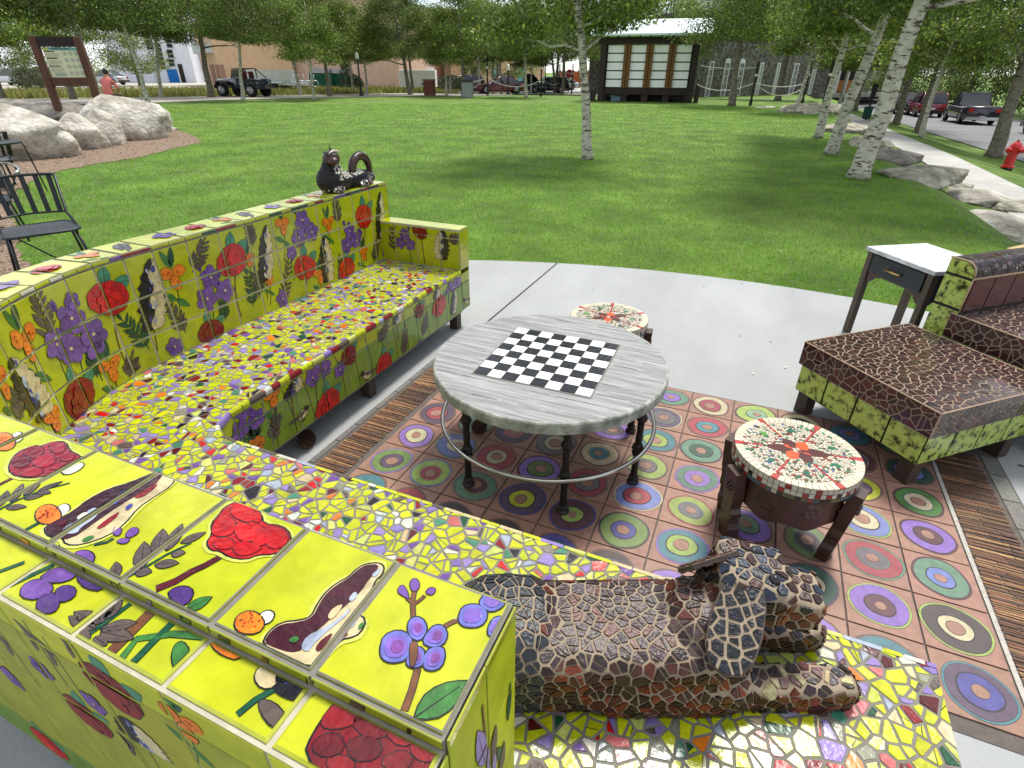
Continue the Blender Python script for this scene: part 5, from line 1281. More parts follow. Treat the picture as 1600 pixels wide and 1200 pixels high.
mb = MB(); mb.prism(apron(i_+hw, LD-i_-hw), (i_-.008, 0, 0), (0, 1, 0), (0, 0, 1), (1, 0, 0), .016); sideobj(mb, 'side_panel', m_blackp)
mb = MB(); mb.prism(apron(i_+hw, LW-i_-hw), (0, LD-i_-.01, 0), (1, 0, 0), (0, 0, 1), (0, 1, 0), .018); sideobj(mb, 'back_panel', m_blackp)
mb = MB(); mb.box((LW/2, i_-.016, (za+zb_)/2+.004), (LW/2-i_-hw-.012, .007, (za-zb_)/2-.014)); dr = sideobj(mb, 'drawer', m_blackp, bevel=.003)
mb = MB(); zc = (za+zb_)/2+.006
mb.tube([(LW/2-.062, i_-.05, zc), (LW/2+.062, i_-.05, zc)], .0062, 8)
for sx in (-.055, .055): mb.tube([(LW/2+sx, i_-.05, zc), (LW/2+sx, i_-.022, zc)], .004, 6)
hd = mb.build('handle', m_brass, dr)
# ---------------------------------------------------------------- pine cones
m_cone = mat('pine_cone', srgb(70, 42, 30), .8, vcol=False, noise=.4, nscale=60)
def cone(loc, rx, s):
    mb = MB()
    for k in range(90):
        t = k/90; a = k*2.4; z = (t-.5)*.11*s; r = .032*s*sin(pi*(.12+.85*t))**.7
        b = Vector((r*cos(a), r*sin(a), z)); o = Vector((cos(a), sin(a), .5)); tn = Vector((-sin(a), cos(a), 0))*.011*s
        mb.add([b*.35+Vector((0, 0, z*.65)), b+tn+o*.003, b+o*.013*s, b-tn+o*.003], [(0, 1, 2, 3)]); mb.add([b*.35+Vector((0, 0, z*.65-.006)), b+tn+o*.003, b+o*.013*s, b-tn+o*.003], [(3, 2, 1, 0)])
    o = mb.build('pine_cone', m_cone); o.location = loc; o.rotation_euler = rx; return o
tag(cone((-.345, -.63, .036), (1.5, .2, .8), 1.05), 'brown pine cone lying on the concrete under the sofa corner', 'pine cone')
tag(cone((.40, -.185, .036), (.5, .3, .2), .95), 'dark pine cone standing on the painted tiles under the coffee table', 'pine cone')
# ================================================================ MOSAIC DOG AND CAT
SQ = lambda e: (lambda p: 1/((abs(p.x)**e+abs(p.y)**e+abs(p.z)**e)**(1/e)))
DO, DD, DN = Vector((1.2025, -1.542, 0)), Vector((.911, .413, 0)), Vector((-.413, .911, 0))
DA = atan2(.413, .911)
def dl(L_, Wd, z): return DO+DD*L_+DN*Wd+Vector((0, 0, z))
rd_ = random.Random(8)
dog = empty('mosaic_dog', (0, 0, 0), label='life size dog sculpture in brown broken tile lying on the near end of the sofa', cat='sculpture')
mb = MB(); E3 = Euler((0, 0, DA))
mb.ell(dl(.17, 0, .525), (.31, .120, .088), n=40, m=26, rot=E3, fn=SQ(5))
mb.ell(dl(-.04, .01, .545), (.12, .12, .10), n=24, m=16, rot=E3, fn=SQ(3))
mb.ell(dl(.40, .01, .555), (.10, .10, .095), n=24, m=16, rot=E3, fn=SQ(3))
mb.ell(dl(.455, .04, .60), (.065, .07, .085), n=20, m=14, rot=E3, fn=SQ(2.6))
mb.ell(dl(.52, -.078, .478), (.195, .037, .036), n=28, m=18, rot=Euler((0, 0, DA-.02)), fn=SQ(6))
mb.ell(dl(.56, .058, .482), (.15, .038, .038), n=28, m=18, rot=Euler((0, 0, DA-.03)), fn=SQ(6))
mb.ell(dl(.30, -.09, .49), (.2, .04, .05), n=20, m=12, rot=E3, fn=SQ(3.5))
me = fuse(mb, 'body', .008, 1)
mb = MB()
def dogcol(p, n):
    q = Vector(p)-DO; L_ = q.dot(DD); up = n[2]
    if L_ < .035: c = srgb(50, 54, 63)
    elif up > .75: c = rd_.choice([srgb(80, 62, 65), srgb(68, 53, 58), srgb(90, 70, 72), srgb(58, 42, 43), srgb(74, 58, 62), srgb(104, 58, 50)])  # upward tiles carry the lilac sky reflection in their colour
    else: c = rd_.choice([srgb(104, 44, 28), srgb(72, 34, 24), srgb(46, 26, 23), srgb(128, 56, 33), srgb(58, 36, 30), srgb(84, 38, 26)])
    if L_ > .5 and up > .4: c = rd_.choice([srgb(70, 54, 60), srgb(92, 70, 74), srgb(50, 44, 56), srgb(206, 190, 140), srgb(110, 74, 70), srgb(60, 46, 44)])
    return jit(c, .2, rd_)
surf_shards(mb, me, 1500, .0235, .0028, dogcol, rd_, gap=.0042, r0=.036, tilt=.07, sp=(.0005, .85), ok=lambda p, n: p[2] > .447 and n[2] > -.6)
V = [v.co.copy() for v in me.vertices]; mb.add(V, [tuple(p.vertices) for p in me.polygons], (1, 1, 1), 1, True)
mb.build('body', [m_ruff, m_grout_l], dog)
# head
hy = R_(12); HD = Vector((cos(hy), sin(hy), 0)); HN = Vector((-sin(hy), cos(hy), 0)); HC = Vector((1.632, -1.292, .662)); EH = Euler((0, R_(8), hy))
mb = MB()
mb.ell(HC, (.080, .074, .056), n=32, m=20, rot=EH, fn=SQ(6)); mb.ell(HC+HD*.085+Vector((0, -.004, -.022)), (.062, .056, .043), n=28, m=18, rot=EH, fn=SQ(8))
mb.ell(HC+HD*-.06+Vector((0, 0, -.04)), (.05, .06, .06), n=20, m=12, rot=EH)
me = fuse(mb, 'head', .006, 1); mb = MB()
def headcol(p, n):
    q = (Vector(p)-HC).dot(HD)
    c = rd_.choice([srgb(42, 52, 70), srgb(36, 42, 54), srgb(86, 60, 52), srgb(60, 38, 32), srgb(44, 54, 74)]) if n[2] > .3 else rd_.choice([srgb(70, 38, 30), srgb(52, 34, 30), srgb(128, 70, 40), srgb(96, 52, 34), srgb(38, 32, 34)])
    return jit(c, .2, rd_)
surf_shards(mb, me, 330, .024, .003, headcol, rd_, gap=.0048, r0=.036, tilt=.08, sp=(.0006, .7))
mb.add([v.co.copy() for v in me.vertices], [tuple(p.vertices) for p in me.polygons], (1, 1, 1), 1, True)
hd = mb.build('head', [m_ruff, m_grout_l], dog)
m_eye = mat('black_glass_ball', srgb(34, 34, 38), .3, noise=.2, nscale=40)
for px, py, z in ((1177, 863, .712), (1210, 906, .716)):
    p = at(px, py, z); mb = MB(); mb.ell(p, (.0125, .0125, .0125), n=16, m=10); mb.build('eye', m_eye, hd)
def ear(O, X, Yv, N, pts, colfn, sd):
    """flat tile covered ear: outline pts in (x, y)"""
    mb = MB(); mb.prism([(x*.97, y*.985+.001) for x, y in pts], O-N*.006, X, Yv, N, .010, (1, 1, 1), 1); mb.prism([(x*1.03, y*1.015-.001) for x, y in pts], O-N*.0048, X, Yv, N, .0076, (1, 1, 1), 2); r = random.Random(sd)
    P = [p for p in pts]
    for sg in (1, -1):
        flat_mosaic(mb, P if area2(P) > 0 else P[::-1], (lambda x, y, h: O+X*x+Yv*y+N*(.004+h)) if sg > 0 else (lambda x, y, h: O+X*x+Yv*y-N*(.006+h)), 60, .021, colfn, r, gap=.0055, r0=.04, amin=.0009, depth=1, prob=.4, tilt=.05)
    return mb.build('ear', [m_ruff, m_grout_l, m_darkwood], dog)
eo = [(x*1.12, y*1.1) for x, y in [(-.030, 0), (.030, 0), (.040, .03), (.044, .08), (.040, .125), (.024, .158), (0, .168), (-.026, .16), (-.042, .13), (-.046, .08), (-.040, .03)]]
O1 = at(1166, 914, .712); D1 = at(1133, 1052, .635)-O1; D1.normalize(); X1 = Vector((1, .12, 0)); X1 = (X1-D1*X1.dot(D1)).normalized()
ear(O1, X1, D1, X1.cross(D1).normalized() if X1.cross(D1).dot(Vector((0, -1, .3))) > 0 else -X1.cross(D1).normalized(), eo, lambda c: jit(rd_.choice([srgb(24, 29, 38), srgb(19, 23, 30), srgb(29, 34, 44)]), .15, rd_), 3)
O2 = at(1150, 862, .715); D2 = at(1055, 892, .665)-O2; D2.normalize(); X2 = Vector((.3, .9, -.55)); X2 = (X2-D2*X2.dot(D2)).normalized(); N2 = X2.cross(D2).normalized(); N2 = N2 if N2.z > 0 else -N2
ear(O2, X2, D2, N2, [(x*.8, y*.72) for x, y in eo], lambda c: jit(rd_.choice([srgb(96, 56, 44), srgb(120, 90, 80), srgb(60, 36, 30)]), .15, rd_), 4)
# ---------------------------------------------------------------- cat on the far end of the backrest
rc = random.Random(14)
cat_ = empty('mosaic_cat', (0, 0, 0), label='black and white mosaic cat sculpture with curled tail sitting on top of the backrest', cat='sculpture')
CXo = -1.02
mb = MB(); ct = lambda y, z, x=CXo: Vector((x, y, z))
mb.ell(ct(.615, 1.035), (.078, .098, .085), n=24, m=16); mb.ell(ct(.63, 1.075), (.058, .075, .085), n=20, m=14); mb.ell(ct(.70, 1.02), (.07, .10, .06), n=20, m=14)
mb.ell(ct(.84, 1.015), (.072, .15, .052), n=24, m=14); mb.ell(ct(.95, 1.005), (.075, .075, .045), n=20, m=12); mb.ell(ct(.615, 1.12), (.038, .04, .05), n=16, m=10)
for x, y, l in ((-.955, .60, .05), (-.955, .86, .07)): mb.ell((x, y, .985), (.035, l, .02), n=14, m=10)
me = fuse(mb, 'body', .008, 2); mb = MB()
def catcol(p, n):
    y, z = p[1], p[2]
    front = p[0] > CXo-.01
    if front and .60 < y < .78 and 1.03 < z < 1.13 and abs((y-.65)-(1.12-z)*.45) < .075: c = rc.choice([srgb(234, 228, 210), srgb(220, 214, 200), srgb(234, 230, 214), srgb(60, 54, 54)])
    elif .78 < y < .9 and z > 1.045: c = srgb(210, 206, 196)
    elif y > .9 and front and z < 1.03: c = rc.choice([srgb(210, 206, 190), srgb(60, 58, 62), srgb(160, 158, 156)])
    elif z < 1.0 and front and (y < .66 or y > .8): c = rc.choice([srgb(220, 216, 200), srgb(120, 70, 56), srgb(40, 40, 44)])
    else: c = rc.choice([srgb(26, 28, 34), srgb(34, 36, 44), srgb(22, 22, 26), srgb(44, 46, 54), srgb(80, 50, 46)] if rc.random() < .3 else [srgb(26, 28, 36)])
    return jit(c, .15, rc)
surf_shards(mb, me, 900, .0125, .003, catcol, rc, gap=.0035, r0=.018, tilt=.08)
mb.add([v.co.copy() for v in me.vertices], [tuple(p.vertices) for p in me.polygons], srgb(70, 66, 66), 1, True)
m_cgrout = mat('dark_grout', srgb(46, 44, 46), .9, noise=.2)
mb.build('body', [m_ruff, m_cgrout], cat_)
mb = MB(); hc = Vector((-.99, .612, 1.165))
mb.ell(hc, (.052, .052, .046), n=20, m=14, col=srgb(52, 34, 30)); mb.ell(hc+Vector((.038, -.028, -.012)), (.032, .032, .026), n=16, m=10, col=srgb(60, 34, 28))
wh = srgb(214, 208, 196)
mb.tube([hc+Vector((.03, -.045+.09*t, .034+.012*sin(pi*t))) for t in (0, .25, .5, .75, 1)], .006, 6, wh)
m_chead = mat('cat_head_glaze', (1, 1, 1), .3, vcol=True, noise=.4, nscale=60, bump=.7, bscale=60, dist=.006)
hc_o = mb.build('head', m_chead, cat_)
for k, (y, tipy, tz, b) in enumerate(((-.035, -.075, .05, .022), (.0, -.0, .082, .016), (.034, .05, .052, .018))):
    mb = MB(); p = hc+Vector((.0, y, .026)); tip = hc+Vector((0, tipy, tz))
    q = [p+Vector((b*.5, -b, 0)), p+Vector((b*.5, b, 0)), p+Vector((-b*.6, 0, 0))]
    mb.add(q+[tip], [(0, 1, 3), (1, 2, 3), (2, 0, 3), (2, 1, 0)], srgb(40, 36, 38)); mb.build('ear' if k != 1 else 'crest', m_chead, hc_o)
mb = MB(); tc_ = Vector((-1.0, .90, 1.055)); pts = []; rr_ = []
for i in range(26):
    a = R_(205)-R_(250)*i/25; pts.append(tc_+Vector((.0, .092*cos(a), .092*sin(a)*1.0))); rr_.append(.016+.012*sin(pi*min(1, .25+i/25*.75)))
mb.tube(pts, rr_, 12, srgb(58, 36, 30))
for i in range(2, 26):
    p = pts[i]; o = (p-tc_).normalized(); t = (pts[min(i+1, 25)]-pts[i-1]).normalized()
    b = p+o*rr_[i]*.8; mb.add([b-t*.008, b+t*.008, b+o*.014+t*.006, b+Vector((.012, 0, 0))], [(0, 1, 2), (0, 2, 3), (1, 3, 2)], srgb(34, 28, 28))
mb.build('tail', m_chead, cat_)
# ---------------------------------------------------------------- black wire chairs and table at the left
m_wire = mat('black_coated_steel', srgb(30, 34, 38), .42, noise=.2, nscale=30, metal=.2)
def meshmat():
    m = bpy.data.materials.new('expanded_metal_mesh'); m.use_nodes = True; t = m.node_tree; p = t.nodes['Principled BSDF']; p.inputs['Base Color'].default_value = (*srgb(60, 66, 70), 1); p.inputs['Roughness'].default_value = .45; p.inputs['Metallic'].default_value = .3
    tcn = N_(t, 'ShaderNodeTexCoord'); mp = N_(t, 'ShaderNodeMapping'); mp.inputs['Rotation'].default_value = (0, 0, pi/4); mp.inputs['Scale'].default_value = (95, 95, 95); ck = N_(t, 'ShaderNodeTexVoronoi'); ck.feature = 'DISTANCE_TO_EDGE'; ck.inputs['Randomness'].default_value = 0; ck.inputs['Scale'].default_value = 1
    gt = N_(t, 'ShaderNodeMath', operation='GREATER_THAN'); gt.inputs[1].default_value = .30; tr = N_(t, 'ShaderNodeBsdfTransparent'); ms = N_(t, 'ShaderNodeMixShader')
    t.links.new(tcn.outputs['Object'], mp.inputs[0]); t.links.new(mp.outputs[0], ck.inputs['Vector']); t.links.new(ck.outputs[0], gt.inputs[0]); t.links.new(gt.outputs[0], ms.inputs[0]); t.links.new(p.outputs[0], ms.inputs[1]); t.links.new(tr.outputs[0], ms.inputs[2]); t.links.new(ms.outputs[0], t.nodes['Material Output'].inputs[0]); return m
m_mesh = meshmat()
def wire_chair(name='wire_chair', arms=False):
    """seat centre at the origin, facing -y; curved slatted back at +y"""
    t = empty(name); w, d, h = .27, .24, .42
    out = [(-w+.05, -d), (w-.05, -d), (w, -d+.06), (w-.01, d-.06), (w-.07, d), (-w+.07, d), (-w+.01, d-.06), (-w, -d+.06)]
    mb = MB(); mb.tube([(x, y, h) for x, y in out], .011, 8, closed=True); mb.build('seat_frame', m_wire, t)
    mb = MB(); mb.add([(x, y, h+.004) for x, y in out], [list(range(8))]); mb.build('seat', m_mesh, t)
    R = .42; arcp = lambda z, r, k=1.0: [(r*sin(a), d+.08-(1-cos(a))*r*1.1*k+(z-h)*.22, z) for a in [R_(-42+84*i/12) for i in range(13)]]
    mb = MB(); top = arcp(.82, R); low = arcp(.50, R*.92)
    mb.tube(top, .012, 8); mb.tube(low, .009, 8); mb.tube([top[0], low[0], (-w, -.02, h)], .012, 8); mb.tube([top[-1], low[-1], (w, -.02, h)], .012, 8); mb.build('back_frame', m_wire, t)
    for k in range(1, 12, 1 if arms else 2):
        a, b = Vector(top[k]), Vector(low[k]); mb = MB(); u = Vector((.02, 0, 0)); n_ = Vector((0, .002, 0))
        mb.add([a-u-n_, a+u-n_, b+u-n_, b-u-n_, a-u+n_, a+u+n_, b+u+n_, b-u+n_], [(0, 1, 2, 3), (7, 6, 5, 4), (0, 4, 5, 1), (2, 6, 7, 3), (1, 5, 6, 2), (3, 7, 4, 0)]); mb.build('slat', m_wire, t)
    for sx in (-1, 1):
        for sy in (-1, 1):
            mb = MB(); x0, y0 = sx*(w-.04), sy*(d-.05); mb.tube([(x0, y0, h), (x0+sx*.05, y0+sy*.07, .0)], .0105, 8); mb.tube([(x0, y0-sy*.05, h), (x0+sx*.05, y0+sy*.05, .0)], .0105, 8); mb.build('leg', m_wire, t)
    mb = MB(); mb.tube([(-.2, -.1, h-.01), (.05, .1, .12), (.25, .28, .01)], .007, 6); mb.build('brace', m_wire, t)
    if arms:
        mb = MB(); mb.tube([(.44*sin(a), .06+.36*cos(a), .70+.06*cos(a)) for a in [R_(-115+230*i/18) for i in range(19)]], .014, 8); mb.build('arm_rail', m_steel, t)
        for sx in (-1, 1): mb = MB(); mb.tube([(sx*.40, -.09, .675), (sx*.27, -.05, h)], .009, 6); mb.build('arm_post', m_wire, t)
    return t
ch = wire_chair(); ch.location = (-4.28, .52, -.01); ch.rotation_euler.z = R_(68)
tag(ch, 'black wire patio chair with slatted back and mesh seat, standing clear on the grass', 'chair', 'black wire chairs')
ch2 = wire_chair(arms=True); ch2.location = (-6.15, .98, -.01); ch2.rotation_euler.z = R_(62)
tag(ch2, 'black wire chair with a bare curved steel arm rail behind the first one', 'chair', 'black wire chairs')
t = empty('patio_table', (-8.78, 2.52, 0), label='small round black metal table in front of the boulders', cat='table')
mb = MB(); mb.lathe([(.0, .70), (.36, .70), (.38, .71), (.38, .725), (0, .725)], 28); mb.build('table_top', m_wire, t)
for k in range(4):
    a = R_(-20+90*k); mb = MB(); mb.tube([(.36*cos(a), .36*sin(a), .71), (.38*cos(a), .38*sin(a), .66), (.44*cos(a), .44*sin(a), .0)], .010, 8); mb.build('leg', m_wire, t)
ch3 = copy_tree(ch); ch3.location = (-6.9, 1.0, -.01); ch3.location = (-9.5, 2.75, -.01); ch3.rotation_euler.z = R_(-100)
tag(ch3, 'black wire chair at the left edge beside the round table', 'chair', 'black wire chairs')
# ================================================================ TREES, BOULDERS, GRASS
def leafmat(name, tr=.28):
    m = mat(name, (1, 1, 1), .45, vcol=True, spec=.35, trans=tr); return m
m_leaf = leafmat('leaf')
def barkmat(name, c1, c2, dark, sc=1.0, dens=.52):
    m = bpy.data.materials.new(name); m.use_nodes = True; t = m.node_tree; p = t.nodes['Principled BSDF']; p.inputs['Roughness'].default_value = .85; l = t.links.new
    tcn = N_(t, 'ShaderNodeTexCoord'); mp = N_(t, 'ShaderNodeMapping'); mp.inputs['Scale'].default_value = (3.5*sc, 3.5*sc, 15*sc); l(tcn.outputs['Object'], mp.inputs[0])
    n1 = N_(t, 'ShaderNodeTexNoise'); n1.inputs['Scale'].default_value = 1.6; n1.inputs['Detail'].default_value = 8; n1.inputs['Roughness'].default_value = .7; l(mp.outputs[0], n1.inputs['Vector'])
    r1 = N_(t, 'ShaderNodeValToRGB'); r1.color_ramp.elements[0].position = dens; r1.color_ramp.elements[1].position = dens+.05; l(n1.outputs[0], r1.inputs[0])
    n2 = N_(t, 'ShaderNodeTexNoise'); n2.inputs['Scale'].default_value = 9; n2.inputs['Detail'].default_value = 6; l(tcn.outputs['Object'], n2.inputs['Vector'])
    r2 = N_(t, 'ShaderNodeValToRGB'); r2.color_ramp.elements[0].color = (*c1, 1); r2.color_ramp.elements[1].color = (*c2, 1); r2.color_ramp.elements[0].position = .35; r2.color_ramp.elements[1].position = .65; l(n2.outputs[0], r2.inputs[0])
    mx = N_(t, 'ShaderNodeMixRGB'); l(r1.outputs[0], mx.inputs[0]); l(r2.outputs[0], mx.inputs[1]); mx.inputs[2].default_value = (*dark, 1); l(mx.outputs[0], p.inputs['Base Color'])
    b = N_(t, 'ShaderNodeBump'); b.inputs['Strength'].default_value = .7; b.inputs['Distance'].default_value = .02; l(n1.outputs[0], b.inputs['Height']); l(b.outputs[0], p.inputs['Normal'])
    return m
m_birch = barkmat('birch_bark', srgb(176, 172, 156), srgb(206, 202, 188), srgb(66, 58, 50), 1.0, .53)
m_bark = barkmat('grey_bark', srgb(104, 98, 86), srgb(134, 126, 110), srgb(56, 48, 40), .8, .55)
def np_mesh(name, V, F, C, m, smooth=False):
    me = bpy.data.meshes.new(name); n, k = F.shape
    me.vertices.add(len(V)); me.vertices.foreach_set('co', V.astype(np.float32).ravel())
    me.loops.add(n*k); me.loops.foreach_set('vertex_index', F.astype(np.int32).ravel())
    me.polygons.add(n); me.polygons.foreach_set('loop_start', np.arange(0, n*k, k, dtype=np.int32)); me.polygons.foreach_set('loop_total', np.full(n, k, dtype=np.int32))
    ca = me.color_attributes.new('Col', 'FLOAT_COLOR', 'CORNER'); ca.data.foreach_set('color', np.repeat(np.c_[C, np.ones(len(C))], k, axis=0).astype(np.float32).ravel())
    me.materials.append(m); me.update(calc_edges=True); return me
def leaves(name, cen, rng, size, cols, m, droop=.5, asp=.62):
    """one small folded leaf at every centre"""
    n = len(cen); d = rng.normal(size=(n, 3)); d[:, 2] -= droop; d /= np.linalg.norm(d, axis=1)[:, None]
    u = rng.normal(size=(n, 3)); u -= d*(u*d).sum(1)[:, None]; u /= np.linalg.norm(u, axis=1)[:, None]; w = np.cross(d, u)
    s = size*rng.uniform(.7, 1.3, (n, 1)); a = cen-d*s*.5; b = cen+d*s*.5; l = cen+u*s*asp*.5+w*s*.08; r = cen-u*s*asp*.5+w*s*.08
    V = np.stack([a, l, b, r], 1).reshape(-1, 3); F = np.arange(4*n).reshape(n, 4)
    return np_mesh(name, V, F, cols, m)
def leafcols(n, rng, base, dark=.5, yel=.12):
    k = rng.uniform(dark*.8, 1.35, (n, 1)); c = np.array(base)*k; y = rng.random(n) < yel; c[y] *= np.array([1.9, 1.45, .9]); return c
def tree_meshes(seed, H, r0, clear, cr, n, ls, base, bark, birch=True, lean=(0, 0), fork=False, yel=.12, cl=.36):
    rng = np.random.default_rng(seed); rr = random.Random(seed); mb = MB()
    pts = []; x = y = 0; 
    for i in range(15):
        t = i/14; pts.append(Vector((x+lean[0]*t*H, y+lean[1]*t*H, t*H*.86))); x += rr.uniform(-.045, .045); y += rr.uniform(-.045, .045)
    rad = [r0*(1.0-.82*i/14)*(1.35 if i == 0 else 1.08 if i == 1 else 1) for i in range(15)]
    pts.insert(1, pts[0].lerp(pts[1], .3)); rad.insert(1, r0*1.08)
    mb.tube(pts, rad, 14, cap=True); ends = []
    zc = clear
    nl = 15
    for k in range(nl):
        z = clear*.9+(H*.82-clear*.9)*(k/nl)**1.15; f = z/(H*.86)*14; i = min(13, int(f)); p = pts[min(i+1, 15)].copy(); a = k*2.4+rr.uniform(-.4, .4); L_ = cr*(1.05-.45*k/nl)*rr.uniform(.75, 1.1); el = rr.uniform(.25, .7)
        q = [p]; 
        for j in range(1, 6):
            t = j/5; q.append(p+Vector((cos(a)*L_*t+rr.uniform(-.06, .06), sin(a)*L_*t+rr.uniform(-.06, .06), L_*el*t*(1-.35*t)+rr.uniform(-.05, .05))))
        rb_ = max(.012, rad[min(i+1, 15)]*.42); mb.tube(q, [rb_*(1-.85*j/5) for j in range(6)], 6)
        ends += [q[3], q[4], q[5]]
        for s_ in range(4):
            j = rr.choice([2, 3, 4]); b = a+rr.uniform(-1.3, 1.3); l2 = L_*.42; e = q[j]+Vector((cos(b)*l2, sin(b)*l2, rr.uniform(-.12, .4)*l2)); mb.tube([q[j], q[j].lerp(e, .5)+Vector((0, 0, .04)), e], [rb_*.3, rb_*.2, .004], 5); ends += [e, q[j].lerp(e, .6)]
    tm = mb.build('trunk', bark, mesh_only=True)
    E_ = np.array([e[:] for e in ends]); per = max(1, n//len(E_)); idx = np.repeat(np.arange(len(E_)), per); w = rng.uniform(.55, 1.25, len(E_))[idx][:, None]
    off = rng.normal(size=(len(idx), 3))*np.array([cl, cl, cl*.72])*w; cen = E_[idx]+off; cen[:, 2] = np.maximum(cen[:, 2], clear*.92+rng.uniform(0, .45, len(cen)))
    tone = rng.uniform(.5, 1.3, len(E_))[idx][:, None]
    cm = leaves('crown', cen, rng, ls, leafcols(len(cen), rng, base, .55, yel)*tone, m_leaf)
    return tm, cm
G1, G2, G3 = (.18, .26, .05), (.145, .22, .045), (.20, .28, .06)
VAR = {}
def variant(key):
    if key in VAR: return VAR[key]
    kw = dict(near1=(11, 7.6, .125, 2.9, 1.9, 30000, .088, G1, m_birch), near2=(12, 7.8, .15, 3.1, 2.1, 34000, .088, G1, m_birch), near3=(13, 8.0, .14, 2.9, 2.1, 32000, .088, G2, m_birch),
              mid1=(21, 7.6, .13, 2.8, 2.2, 20250, .115, G2, m_birch), mid2=(22, 8.2, .15, 2.9, 2.5, 21600, .115, G1, m_bark), mid3=(23, 7.2, .10, 2.6, 2.0, 17550, .115, G1, m_birch), mid4=(24, 8.4, .17, 2.8, 2.7, 22950, .115, G2, m_bark),
              high1=(25, 8.4, .13, 3.7, 2.1, 18900, .115, G2, m_birch), high2=(26, 9.0, .2, 3.6, 2.6, 21600, .115, G1, m_bark), far1=(31, 9.0, .16, 3.1, 3.0, 11000, .15, G2, m_bark), far2=(32, 8.4, .14, 3.0, 2.7, 10000, .15, G1, m_birch), far3=(33, 10, .2, 1.2, 3.4, 12000, .17, G3, m_bark), big=(41, 9.5, .24, 3.1, 3.2, 34000, .095, G1, m_bark))[key]
    VAR[key] = tree_meshes(*kw, cl=.36 if key[:3] == 'nea' else .42 if key[:3] in ('mid', 'big') else .62); return VAR[key]
def tree(key, p, label, group, rz=0, s=1.0, lean=(0, 0), sz=None, name='park_tree', cat='tree'):
    tm, cm = variant(key); e = empty(name, p, 0, label, cat, group)
    for nm, me in (('trunk', tm), ('crown', cm)):
        o = bpy.data.objects.new(nm, me); COL.objects.link(o); o.parent = e
    e.rotation_euler = Euler((-lean[1], lean[0], rz)) if (lean[0] or lean[1]) else Euler((0, 0, rz)); e.scale = (s, s, sz or s); return e
GL, GR, GB = 'aspens standing on and round the lawn', 'aspens along the right hand walk', 'trees behind the park'
def lean_to(b, t_px, h):
    """lean so that the trunk, h above its foot, lies under the pixel"""
    D = hypot(b.x-CAM_C.x, b.y-CAM_C.y); z = b.z+h
    # nearest point of the pixel's vertical plane at that height
    d = ray(*t_px); k = (z-CAM_C.z)/d.z if abs(d.z) > 1e-3 else 0
    n = Vector((-d.y, d.x)); n.normalize(); off = (Vector((CAM_C.x, CAM_C.y))-Vector((b.x, b.y))).dot(n)
    return (n.x*off/h, n.y*off/h)
def ptree(key, px, py, tpx, tpy, label, group, rz=0, s=1.0, h=2.4):
    b = gr(px, py); l = lean_to(b, (tpx, tpy), h); l = (max(-.25, min(.25, l[0])), max(-.25, min(.25, l[1])))
    e = tree(key, b, label, group, rz, s)
    ax = Vector((l[0], l[1], 1)).normalized(); q = Vector((0, 0, 1)).rotation_difference(ax); e.rotation_euler = (q @ Euler((0, 0, rz)).to_quaternion()).to_euler(); return e
ptree('near1', 918, 248, 906, 90, 'slender aspen standing alone in the middle of the lawn', GL, 1.0, .86)
ptree('near2', 1340, 278, 1425, 60, 'thickest leaning birch at the right edge of the lawn with peeling bark', GR, .3, 1.05)
ptree('near3', 1298, 240, 1360, 80, 'second leaning birch with a forked trunk beside the boulders', GR, 2.2, .95)
ptree('near1', 1278, 214, 1310, 100, 'third leaning birch from the camera along the boulders', GR, 4.0, .92)
ptree('mid3', 1243, 175, 1262, 108, 'thin young birch beside the big flat rock at the lawn corner', GR, 1.1, .95)
ptree('high2', 1143, 165, 1150, 105, 'grey trunked tree in front of the stone building', GL, .5, .95)
ptree('big', 1552, 244, 1600, 110, 'big grey trunked tree on the verge beside the hydrant', GR, 1.5, 1.0)
ptree('mid3', 1440, 213, 1480, 90, 'pale thin tree leaning on the street verge in front of the red car', GR, 2.5, 1.0)
ptree('mid2', 1378, 188, 1400, 100, 'tree with mottled trunk on the far verge behind the thick birch', GR, 3.5, 1.0)
ptree('mid1', 1310, 168, 1322, 120, 'pale aspen on the verge before the building entrance', GR, 5, .95)
ptree('mid1', 1330, 172, 1345, 120, 'second pale aspen on the verge before the building entrance', GR, 1.7, .9)
ptree('mid2', 8, 165, -30, 60, 'leaning trunk at the left edge behind the boulders', GL, .2, 1.0)
ptree('high1', 160, 160, 118, 35, 'pale spotted birch right behind the notice board', GL, 2.0, 1.05)
ptree('high2', 115, 155, 100, 110, 'short stretch of grey trunk under the notice board', GL, 2.9, .9)
ptree('high1', 232, 162, 204, 70, 'leaning grey aspen between the seated person and the white houses', GL, .8, 1.0)
ptree('high2', 330, 152, 314, 70, 'thick dark trunk left of the open black vehicle', GL, 1.2, 1.05)
ptree('high1', 380, 157, 371, 70, 'white aspen in front of the open black vehicle', GL, 3.9, .9)
ptree('high1', 470, 149, 459, 90, 'leaning aspen left of the two green bins', GL, 2.6, 1.0)
ptree('mid3', 491, 156, 486, 90, 'white stemmed aspen nearest the lawn edge by the bike racks', GL, 4.6, .85)
ptree('mid2', 515, 151, 507, 85, 'grey aspen just left of the two green bins', GL, 5.5, 1.0)
ptree('mid3', 573, 148, 568, 95, 'thin tree just behind the street lamp', GL, .4, 1.0)
ptree('mid4', 641, 148, 630, 80, 'dark forked tree in front of the white trailer', GL, 3.1, 1.0)
ptree('mid3', 698, 149, 694, 90, 'white aspen right of the rusty bin', GL, 1.9, .95)
ptree('mid3', 704, 146, 701, 100, 'very thin aspen behind the white one by the rusty bin', GL, .9, .9)
ptree('mid2', 724, 151, 722, 95, 'aspen beside the grey litter bin', GL, 2.8, .95)
ptree('mid1', 783, 147, 781, 95, 'pale double stem in front of the dark red car', GL, 3.3, 1.0)
